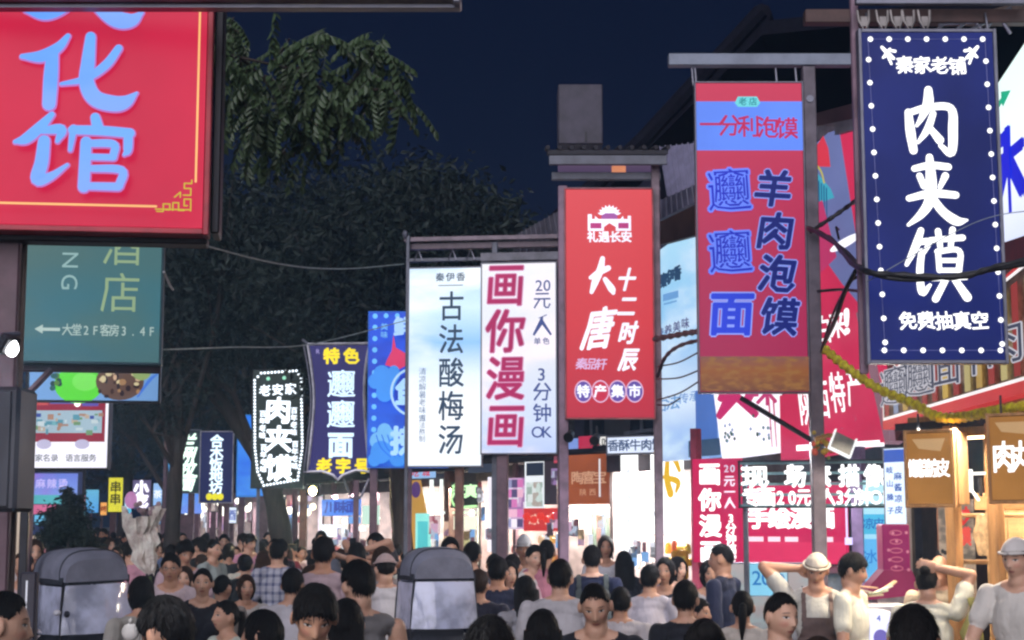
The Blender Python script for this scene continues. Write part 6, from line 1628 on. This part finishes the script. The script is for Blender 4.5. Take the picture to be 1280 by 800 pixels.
person('balding man in a dark navy jacket standing side-on before the red drawing stall', 903, 672, 12.8, -118, NAVY, BLK, 'crop', sleeve=1.0, head=(R(6), R(4), 0), wide=1.1, lh=(-.16, -.34, 1.10), rh=(.2, -.1, .9))
person('dark haired person in black sleeves left of the navy jacket man', 856, 718, 9.6, 168, BLK, BLK, 'short', sex='f', sleeve=.8)
person('person with reddish face turned right behind the black haired head with the strap', 872, 742, 11, 60, (.45, .42, .45), BLK, 'short', sex='f')
person('woman with a low ponytail in a cream top below the navy jacket man', 927, 730, 10, 174, (.55, .50, .44), BLK, 'tail', sex='f', head=(0, R(-4), 0))
person('black haired man facing the camera and glancing right, right of the ponytail woman', 974, 728, 7.4, 22, (.10, .10, .10), BLK, 'crop', head=(R(8), R(5), 0), voxel=.007)
person('black haired man seen from behind at the bottom right, ear showing', 1139, 742, 5.2, 158, (.08, .08, .10), BLK, 'short', head=(R(4), R(4), 0), voxel=.007)
person('dark bun hair just above the bottom edge left of the ponytail woman', 880, 772, 5.6, 184, BLK, BLK, 'bun', sex='f', H=1.62)
person('head of dark reddish hair barely above the bottom edge, before the chef', 1021, 797, 5.6, 184, BLK, BLK, 'short', sex='f', H=1.55, hmat=HAIRB)
# stall staff
r_ = person('stall cook in white tee and brown apron with hand behind his pale haired head', 1020, 684, 11.6, -8, (.55, .54, .48), BLK, 'short', hmat=HAIRG, lh=(-.13, .07, 1.60), lelb=(-1, -.1, .75), rh=(.22, -.18, .96), head=(R(-4), R(20), R(4)), grip=.9, capped=True)
link('cap', cap_mesh(r_[3], r_[4], r_[5], cloth('cap_cream', (.62, .55, .45)), False, .0), r_[0])
ap = M('apron_brown', (.13, .085, .075), .8, bmp=.3)
link('apron', patch(r_[1], r_[2], r_[5], lambda c: (c[:, 1] < .03) & (c[:, 2] < 1.27) & (c[:, 2] > .45) & (np.abs(c[:, 0]) < .105 + np.clip(1.2 - c[:, 2], 0, .3)*.35), .014, ap, (1, 2)), r_[0])
link('apron_strap', patch(r_[1], r_[2], r_[5], lambda c: (np.abs(np.abs(c[:, 0]) - .09) < .018) & (c[:, 2] > 1.2) & (c[:, 1] < .05), .012, ap), r_[0])
b = MB(); b.box((0, -.145*r_[5], 1.06*r_[5]), (.13, .004, .11), ch=.002); b.build('apron_print', M('apron_print', (.35, .25, .16), .7, scale=30), r_[0])
person('young man in a loose cream tee with black mop hair beside the cook', 1064, 684, 11.3, 62, CREAM, (.25, .2, .16), 'fringe', head=(R(10), R(10), 0), wide=1.05, longs=True)
r_ = person('stall worker in a cream top with one arm raised behind the bun-haired head', 1158, 700, 10.9, 168, CREAM, (.3, .25, .2), 'bun', lh=(-.07, .03, 1.70), lelb=(-1, -.4, .6), hmat=HAIR, sleeve=.6, head=(R(-10), R(16), R(6)))
person('bare shaven headed worker standing inside the wooden stall before the poster', 1174, 684, 11.6, 150, (.6, .5, .36), (.3, .2, .15), None, head=(0, R(18), 0))
r_ = person('stall vendor in a white tee and grey white flat cap at the right edge', 1272, 664, 10.0, -42, (.60, .57, .52), BLK, 'short', head=(R(-4), R(6), 0), lh=(-.22, -.30, 1.0), capped=True)
link('cap', cap_mesh(r_[3], r_[4], r_[5], cloth('cap_grey', (.60, .57, .54)), False, .0), r_[0])
# middle distance people with their own look
MIDP = [('man in glasses with short dark hair, forehead lit, left of the smiling woman', 214, 686, 13, 5, (.55, .45, .48), 'short', 'm'),
 ('person in a dark cap bending beside the first covered cart', 178, 712, 10, -150, (.4, .38, .34), 'bob', 'f'),
 ('child-height girl in pink behind the smiling woman', 232, 702, 14, 0, (.55, .32, .40), 'bob', 'f'),
 ('man with a black cap-like haircut just right of the smiling woman', 278, 712, 12.5, 160, (.4, .35, .30), 'crop', 'm'),
 ('broad shouldered man in a white tee just behind the looking-down young man', 366, 704, 11.2, 178, (.58, .56, .60), 'short', 'm'),
 ('woman with a pale shirt and side-parted hair behind the mint tee girl', 308, 712, 13, 20, (.5, .48, .45), 'bob', 'f'),
 ('man holding a phone up before his face, above the pink capped person', 470, 661, 16, -30, (.06, .06, .07), 'short', 'm'),
 ('woman with raised phone next to the trunk behind the second cart', 446, 672, 15, 190, (.10, .11, .14), 'bob', 'f'),
 ('man in a dark tee standing right behind the second covered cart', 622, 690, 12.6, 175, (.03, .035, .07), 'short', 'm'),
 ('man with lit face in a checked grey tee above the second cart roof', 562, 666, 15, 20, (.40, .34, .36), 'short', 'm'),
 ('woman in pink with her head bent, beside the mauve post', 634, 694, 13, 30, (.42, .22, .28), 'bob', 'f'),
 ('woman in black whose hair falls to one side, left of the white tee man', 657, 712, 11.2, 196, (.30, .30, .33), 'long', 'f'),
 ('man looking down with brown hair lit from behind, at the purple stall', 668, 676, 15, 25, (.55, .52, .50), 'short', 'm'),
 ('cook in a white cap at the purple photo stall', 655, 668, 17.5, 0, (.60, .58, .56), 'short', 'm'),
 ('person with black headscarf-like hair at the doorway under the brown board', 757, 664, 17, 0, (.55, .55, .58), 'bob', 'f'),
 ('woman in dark clothes just behind the mauve post of the 大唐 sign', 832, 690, 13, -20, (.035, .04, .055), 'bob', 'f'),
 ('man in white behind the mauve post, left side', 812, 700, 12.6, 165, (.55, .52, .58), 'short', 'm'),
 ('person with a black bag by the orange paper bag', 846, 690, 14.5, 40, (.30, .30, .33), 'bob', 'f'),
 ('woman in white by the table of the red drawing stall', 886, 694, 13.2, 10, (.6, .58, .6), 'bob', 'f'),
 ('customer in a pink top bent over the purple photo stall', 683, 668, 15.0, 170, (.50, .20, .26), 'tail', 'f'),
 ('dark haired man half hidden at the left of the brown board doorway', 590, 672, 15, 165, (.12, .12, .15), 'short', 'm'),
 ('pale shirt walker right below the far phone holder', 478, 676, 12.8, 185, (.45, .43, .45), 'bob', 'f'),
 ('woman with white blouse at the far left beside the maroon post', 42, 668, 15, 30, (.62, .56, .56), 'bob', 'f'),
 ('woman in light pink under the album light box, far left', 30, 682, 13, -10, (.6, .45, .46), 'up', 'f'),
 ('bare armed tourist in grey behind the crew cut bowed man', 775, 728, 11, 182, (.55, .52, .54), 'short', 'm'),
 ('head of black hair left of the woman in pink by the mauve post', 598, 706, 12, 176, (.03, .03, .05), 'short', 'm')]
for i, (lb, px, yt, Y, yaw, c, h, sx) in enumerate(MIDP):
    kw = {}
    if 'phone' in lb: kw = dict(rh=(.06, -.30, 1.56), lh=(-.05, -.30, 1.54))
    r_ = person(lb, px, yt, Y, yaw, c, random.choice([BLK, DEN, (.3, .28, .26)]), h, sex=sx, voxel=.011, step=random.uniform(-1, 1), hmat=random.choice([HAIR, HAIR, HAIRB]), capped='cap at' in lb, **kw)
    if 'phone' in lb:
        b = MB(); b.box((0, -.36*r_[5], 1.60*r_[5]), (.075, .009, .155), ch=.004); b.build('phone', metal_dark, r_[0])
        b = MB(); b.box((0, -.354*r_[5], 1.60*r_[5]), (.067, .002, .14)); b.build('phone_screen', EM((150, 160, 190), 1), r_[0])
    if 'glasses' in lb:
        b = MB(); hc_, RH_, k_ = r_[3], r_[4], r_[5]
        for sx_ in (-1, 1): b.tube([(sx_*.031 + .019*math.cos(a), -.103, .008 + .015*math.sin(a)) for a in [2*math.pi*q/16 for q in range(17)]], .0018, 5, cap=False); b.tube([(sx_*.05, -.101, .012), (sx_*.068, -.05, .012), (sx_*.076, .01, .01)], .0018, 5)
        b.tube([(-.012, -.104, .012), (.012, -.104, .012)], .0018, 5); b.v = [tuple(hc_ + RH_ @ (Vector(v)*k_)) for v in b.v]; b.build('glasses', metal_dark, r_[0])
    if 'cap at' in lb: link('cap', cap_mesh(r_[3], r_[4], r_[5], cloth('cap_w', (.6, .6, .6)), False, .04), r_[0])

# ------------------------------------------------------------------ the crowd down the street
TOP = cloth('obj'); PROT = []
bots = [BLK, DEN, (.25, .24, .22), (.04, .05, .09)]
styles = [('m', 'short', {}), ('m', 'crop', dict(step=.8)), ('m', 'fringe', dict(step=-.7, head=(.3, .2, 0))), ('f', 'long', {}), ('f', 'tail', dict(step=.7)), ('f', 'bob', dict(head=(-.4, .1, 0))),
          ('f', 'bun', dict(step=-.8, skirt=True)), ('m', 'short', dict(rh=(.1, -.3, 1.5), head=(0, .1, 0))), ('f', 'long', dict(step=.5, skirt=True)), ('m', 'short', dict(wide=1.12, step=.6)), ('f', 'bob', dict(rh=(.12, -.3, 1.2), lh=(-.1, -.3, 1.18), head=(0, .45, 0))), ('m', 'crop', dict(sleeve=.9, step=-.5))]
for i, (sx, h, kw) in enumerate(styles):
    me, pr, (hc, RH, k) = body_mesh(.0125, sex=sx, H=1.70 if sx == 'm' else 1.61, **kw)
    for m in (SKIN, TOP, cloth('%.2f_%.2f_%.2f' % bots[i % 4], bots[i % 4]), SHOE): me.materials.append(m)
    me.polygons.foreach_set('material_index', pr.astype(np.int32)); me.update()
    PROT.append((sx, h, me, hair_mesh(h, hc, RH, k, HAIRB if i % 5 == 3 else HAIR), 1.70 if sx == 'm' else 1.61))
cols = [('white', (.75, .73, .75)), ('white', (.72, .70, .70)), ('white', (.60, .58, .56)), ('black', (.02, .02, .025)), ('black', (.025, .025, .03)), ('pale grey', (.36, .35, .38)), ('pink', (.52, .32, .36)), ('beige', (.46, .38, .30)), ('navy', (.03, .04, .09)), ('light blue', (.28, .36, .50)), ('dark red', (.25, .04, .06)), ('cream', (.6, .55, .42))]
hn = {'short': 'short haired', 'crop': 'crop haired', 'fringe': 'fringed', 'long': 'long haired', 'tail': 'ponytailed', 'bob': 'bob haired', 'bun': 'bun haired'}
def clear_of(px, Y):
    return True
placed = [(o.location.x, o.location.y) for o in bpy.data.objects if o.name.startswith('person')]
placed += [(P(112, 700, 11.2).x, 11.2), (P(545, 700, 11.5).x, 11.5)]
def zone(Y):
    l = -.27*Y - .3; r = 1.0 - .33*(Y - 14) if Y > 14 else 1.0 + (14 - Y)*.12
    return l, r
n = 0; tries = 0
while n < 240 and tries < 20000:
    tries += 1
    u = rng.random(); Y = 11.5*(48/11.5)**(u**.85)
    l, r = zone(Y); x = l + (r - l)*rng.random()
    px = 640 + FPX*x/Y
    if px < 36 and Y < 20: continue
    dmin = .42 if Y > 20 else .62
    if any((x - a)**2 + (Y - c)**2 < dmin**2 for a, c in placed): continue
    if Y < 13 and (45 < px < 178 or 485 < px < 602): continue
    if Y < 16 and rng.random() < .5: continue
    placed.append((x, Y)); n += 1
    sx, h, me, hm, H0 = PROT[rng.integers(0, len(PROT))]; cn, c = cols[rng.integers(0, len(cols))]
    away = rng.random() < .62; yaw = (180 if away else 0) + rng.normal(0, 28) + 16
    o = link('person', me, None, (x, Y, 0)); o.rotation_euler = (0, 0, R(yaw)); q = rng.normal(1, .035); o.scale = (q, q, q)
    o.color = (*[min(1, v*rng.uniform(.85, 1.15)) for v in c], 1)
    lm = next(t for lim, t in ((110, 'below far screens'), (160, 'below yellow sign'), (200, 'below white sign'), (235, 'below slanted sign'), (275, 'below five-character sign'), (315, 'under blue box'), (365, 'under bulb-edged sign'),
        (430, 'under curved navy sign'), (480, 'under wave sign'), (530, 'under drink sign'), (600, 'right of drink sign'), (660, 'under magenta lettered sign'), (5000, 'near 大唐 posts')) if px < lim)
    dist = 'far' if Y > 28 else 'midway' if Y > 17 else 'near'
    tag(o, '%s %s in %s top, %s, %s, %s' % (hn[h], 'man' if sx == 'm' else 'woman', cn, 'back turned' if away else 'facing us', dist, lm), 'person', 'crowd filling the street')
    link('hair', hm, o)

# ------------------------------------------------------------------ the two covered carts
def glassy(name, tint, alpha=.45):
    if name in MATS: return MATS[name]
    m, nt, b = newmat(name); b.inputs['Base Color'].default_value = (*tint, 1); b.inputs['Roughness'].default_value = .06
    f = V(nt, noise(nt, coords(nt), 3.2, 5)).step(.38, .62)*.6 + alpha  # cloudy pale blotches painted in for reflections on the vinyl
    nt.links.new(f.mn(1.0).s, b.inputs['Alpha']); b.inputs['Specular IOR Level'].default_value = .8
    bump(nt, b, noise(nt, coords(nt), 3, 3), .35, .03); MATS[name] = m; return m
def covered_cart(label, px, ytop, Y, yaw, w, L, hood=(.10, .105, .13), lean=0):
    x = P(px, 700, Y).x; zt = P(px, ytop, Y).z
    r = thing('covered_cart', label, 'cart', (x, Y, 0), R(yaw)); r.rotation_euler[1] = R(lean)
    fab = M('hood_fabric', hood, .75, scale=8, nz=.15, bmp=.25); skirt = M('cart_dark_fabric', (.03, .033, .045), .7, bmp=.3); win = glassy('reflection_vinyl', (.66, .71, .92), .38); rod = metal_dark
    zr = zt - .20; zw = zt - .21; zb = zt - .56
    # hood arch sections along the length (local y: front -L/2)
    n = 14; secs = [(-L/2, .93, -.05), (-L/2 + .07, 1.0, -.01), (0, 1.02, 0), (L/2 - .08, 1.0, -.01), (L/2, .93, -.05)]
    vs = []
    for y, s, dz in secs:
        for i in range(n + 1):
            a = math.pi*i/n; vs.append((-(w/2)*s*math.copysign(abs(math.cos(a))**.62, math.cos(a)), y, zr + dz*.4 + (zt - zr + dz)*abs(math.sin(a))**.85))
    m = MB(); m.add(vs, [(j*(n+1) + i, (j+1)*(n+1) + i, (j+1)*(n+1) + i + 1, j*(n+1) + i + 1) for j in range(len(secs)-1) for i in range(n)])
    m.add([vs[i] for i in range(n+1)], [tuple(range(n+1))]); m.add([vs[(len(secs)-1)*(n+1) + i] for i in range(n+1)], [tuple(range(n+1))[::-1]])
    hd = m.build('hood', fab, r, None, True)
    b = MB()
    for j in (1, 3): b.tube([Vector(vs[j*(n+1) + i]) + Vector((0, 0, .002)) for i in range(n+1)], .005, 6)
    b.build('piping', skirt, hd)
    # dark band under the hood
    b = MB()
    for sx in (-1, 1): b.box((sx*w*.485, 0, zr - .01), (.012, L*.94, .045))
    b.box((0, -L/2 + .02, zr - .02), (w*.82, .012, .035)); b.build('hood_band', skirt, r)
    # windows: sides, front, back
    for sx in (-1, 1):
        q = MB(); q.add([(sx*w*.53, -L*.47, zb + .0), (sx*w*.53, L*.47, zb - .03), (sx*w*.485, L*.45, zw - .04), (sx*w*.47, -L*.42, zw - .04)], [(0, 1, 2, 3)]); q.build('side_window', win, r)
    q = MB(); N = 8; fv = []
    for j in range(3):
        for i in range(N + 1):
            a = -1 + 2*i/N; fv.append((a*w*(.53, .50, .46)[j], -L/2 - (.09, .07, .03)[j]*(1 - a*a) + .0*j, [zb, (zb + zw)/2, zw - .03][j]))
    q.add(fv, [(j*(N+1) + i, j*(N+1) + i + 1, (j+1)*(N+1) + i + 1, (j+1)*(N+1) + i) for j in range(2) for i in range(N)]); q.build('front_window', win, r, None, True)
    q = MB(); q.add([(-w*.46, L*.46, zb), (w*.46, L*.46, zb), (w*.44, L*.46, zw - .03), (-w*.44, L*.46, zw - .03)], [(0, 1, 2, 3)]); q.build('back_window', win, r)
    b = MB()
    for sx in (-1, 1):
        for y in (-L*.46, L*.46): b.tube([(sx*w*.50, y*1.02, .35), (sx*w*.53, y*1.04, zb), (sx*w*.51, y*1.02, (zb + zr)/2), (sx*w*.47, y, zr)], .006, 6)
        b.tube([(sx*w*.485, -L*.46, zb), (sx*w*.485, L*.46, zb - .03)], .009, 6)
    b.tube([(-w*.48, -L*.47, zb), (w*.48, -L*.47, zb)], .009, 6)
    b.build('frame', rod, r)
    # lower body
    m = MB(); m.box((0, 0, (zb + .42)/2 - .01), (w*1.04, L*.98, zb - .44), ch=.08); m.build('lower_cover', skirt, r)
    m = MB(); m.box((0, 0, .36), (w*.8, L*1.05, .06), ch=.02); m.build('chassis', metal_dark, r)
    m = MB(); m.box((0, .12, zb - .05), (w*.75, .34, .1), ch=.04); m.box((0, .30, zb + .18), (w*.75, .08, .42), ch=.03); m.build('seat', M('seat_grey', (.16, .16, .2), .8), r)
    for x_, y_ in ((-w*.46, L*.38), (w*.46, L*.38), (0, -L*.55)):
        wh = MB(); pts = [(x_, y_ + .19*math.cos(a), .2 + .19*math.sin(a)) for a in [2*math.pi*i/20 for i in range(21)]]; wh.tube(pts, .024, 8, cap=False); wo = wh.build('wheel', black_rubber, r, None, True)
        h = MB(); h.cyl((x_ - .03, y_, .2), (x_ + .03, y_, .2), .03); 
        for a in range(8): h.tube([(x_, y_, .2), (x_, y_ + .17*math.cos(a*math.pi/4), .2 + .17*math.sin(a*math.pi/4))], .004, 4)
        h.build('rim', metal_grey, wo)
    b = MB(); b.tube([(0, -L*.55, .2), (0, -L*.5, .62), (0, -L*.44, 1.0)], .016, 8); b.tube([(-.24, -L*.40, 1.02), (0, -L*.46, 1.0), (.24, -L*.40, 1.02)], .012, 8); b.build('handlebar', metal_dark, r)
    return r
c1 = covered_cart('covered tricycle cart with grey cloth hood and clear vinyl windows, nearer the left edge', 110, 684, 11.2, 34, .47, .70, (.20, .21, .27), -2.0)
c2 = covered_cart('covered tricycle cart with dark grey hood and a big clear side window, centre left', 545, 683, 11.5, 20, .46, .42, (.13, .13, .17))
r = thing('plush_toy', 'two small round black and white plush toys stuck in the first cart window', 'toy', P(75, 766, 10.6))
MB().ball((-.02, 0, 0), (.025, .02, .02), 12, 8).build('white_head', M('plush_white', (.6, .6, .65), .9), r, None, True); MB().ball((.045, 0, -.01), (.02, .02, .022), 12, 8).build('dark_head', M('plush_dark', (.02, .02, .03), .9), r, None, True)
def crinkled():
    o = P(176, 686, 10.4); r = thing('wrapped_bouquet', 'tall crumpled cream paper wrapped bundle held up above heads right of the first cart', 'bundle', o)
    rs = np.random.default_rng(3); k = 10.4/2000
    n = 26; rows = [(-30, 4, 12), (-22, 10, 9), (-12, 13, 6), (-2, 13, 5), (8, 15, 3), (18, 14, 1), (28, 18, 0), (38, 21, 0)]
    vs = []
    for j, (z, rx, dx) in enumerate(rows):
        for i in range(n):
            a = 2*math.pi*i/n; q = 1 + (.16 if i % 2 else -.12) + .2*rs.normal(); zz = z + (14*max(0, math.cos(2*a)) if j == len(rows)-1 else 0) + rs.normal()*1.5
            vs.append(((rx*q*math.cos(a) + dx)*k, rx*.5*q*math.sin(a)*k, zz*k))
    m = MB(); m.add(vs, [(j*n + i, j*n + (i+1) % n, (j+1)*n + (i+1) % n, (j+1)*n + i) for j in range(len(rows)-1) for i in range(n)])
    m.build('paper_wrap', M('wrap_cream', (.92, .76, .67), .6, scale=14, nz=.35, bmp=.8), r)
    m = MB()
    for i in range(14): m.ball((random.gauss(0, 12)*k, random.gauss(0, 5)*k, (44 + random.random()*12)*k), .018, 7, 5)
    m.build('blossom', M('blossom_pink', (.5, .36, .38), .8), r)
    MB().tube([(12*k, 0, -34*k), (16*k, .02, -60*k)], .012, 6).build('stem', M('stem_green', (.1, .15, .06), .7), r)
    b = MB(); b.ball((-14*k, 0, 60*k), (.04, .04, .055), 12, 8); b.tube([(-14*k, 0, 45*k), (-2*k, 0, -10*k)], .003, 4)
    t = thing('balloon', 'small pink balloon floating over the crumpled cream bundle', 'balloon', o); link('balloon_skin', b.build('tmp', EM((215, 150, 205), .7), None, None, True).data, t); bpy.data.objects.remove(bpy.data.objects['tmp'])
crinkled()
r = thing('hand_fan', 'small round pale fan with a knob, before the left cart', 'fan', P(163, 790, 5.6))
k = 5.6/2000; MB().ball((0, 0, 0), (11*k, .012, 11*k), 20, 10).build('fan_head', M('fan_pale', (.42, .40, .38), .5), r, None, True); MB().ball((0, 0, 13*k), (3*k, .01, 4*k), 8, 6).build('knob', M('fan_pale', (.42, .40, .38), .5), r, None, True); MB().cyl((0, 0, -11*k), (0, 0, -40*k), .008).build('handle', M('fan_pale', (.42, .40, .38), .5), r)
# barrier posts by the left pole and a planter
r = thing('street_barrier', 'dark upright barrier board with a slim white mark beside the first cart', 'barrier', (P(38, 700, 8.8).x, 8.8, 0))
zt = P(38, 715, 8.8).z; MB().box((0, 0, zt/2), (.09, .06, zt), ch=.01).build('board', M('barrier_dark', (.035, .03, .045), .5), r); MB().box((-.005, -.033, zt - .12), (.008, .004, .15)).build('white_mark', EM((220, 220, 235), 1), r)
r = thing('potted_shrub', 'low leafy green potted shrub at the bottom edge left of the first cart', 'plant', (P(44, 790, 6.6).x, 6.6, 0))
MB().cyl((0, 0, 0), (0, 0, 1.1), .14, .18, 16).build('pot', M('pot_grey', (.12, .11, .11), .7), r)
b = MB()
for i in range(260):
    a, t = random.random()*6.28, random.random(); p = Vector((.17*math.cos(a)*t, .17*math.sin(a)*t, 1.12 + random.random()*.30)); d = Vector((math.cos(a), math.sin(a), random.uniform(-.2, 1))).normalized()*.06; sd = d.orthogonal()*.35
    b.add([p, p + d*.5 + sd, p + d, p + d*.5 - sd], [(0, 1, 2, 3)])
b.build('foliage', M('shrub_green', (.06, .11, .04), .5), r)
# yellow plastic bag hanging at the wooden stall
r = thing('plastic_bag', 'translucent yellow plastic bag knotted on the stall front beside the vendor', 'bag', P(1216, 782, 10.6))
b = MB(); rs = np.random.default_rng(9); n = 16
rows = [(.17, .035), (.14, .022), (.11, .010), (.08, .022), (.02, .045), (-.06, .06), (-.15, .055), (-.19, .02)]
vs = [(rx*math.cos(6.283*i/n)*(1 + .3*rs.normal()), rx*.6*math.sin(6.283*i/n)*(1 + .3*rs.normal()), z + .01*rs.normal()) for z, rx in rows for i in range(n)]
b.add(vs, [(j*n + i, j*n + (i+1) % n, (j+1)*n + (i+1) % n, (j+1)*n + i) for j in range(len(rows)-1) for i in range(n)]); b.build('bag_skin', M('bag_yellow', (.55, .50, .16), .35, bmp=.4), r, None, True)

# ------------------------------------------------------------------ evening haze between the signs
hb = MB(); hb.box((0, 42, 8), (90, 110, 18))
hz = bpy.data.materials.new('haze'); hz.use_nodes = True; nt = hz.node_tree; nt.nodes.clear()
ho = nt.nodes.new('ShaderNodeOutputMaterial'); pv = nt.nodes.new('ShaderNodeVolumePrincipled')
pv.inputs['Color'].default_value = (.38, .66, 1, 1); pv.inputs['Density'].default_value = .003; pv.inputs['Anisotropy'].default_value = .55
nt.links.new(pv.outputs[0], ho.inputs['Volume'])
tag(hb.build('haze', hz), kind='stuff')

# people of the crowd that would read alike are told apart by their order in the row
same = {}
for o in scene.objects:
    if o.get('group') == 'crowd filling the street': same.setdefault(o['label'], []).append(o)
for lb, os_ in same.items():
    if len(os_) > 1:
        os_.sort(key=lambda o: o.location.x/o.location.y)
        nm_ = {2: ['left one', 'right one']}.get(len(os_)) or ['%s of %s' % (q, {3: 'three', 4: 'four', 5: 'five'}.get(len(os_), 'six')) for q in ['first', 'second', 'third', 'fourth', 'fifth', 'sixth'][:len(os_)]]
        for o, q in zip(os_, nm_): o['label'] = lb + ', ' + q
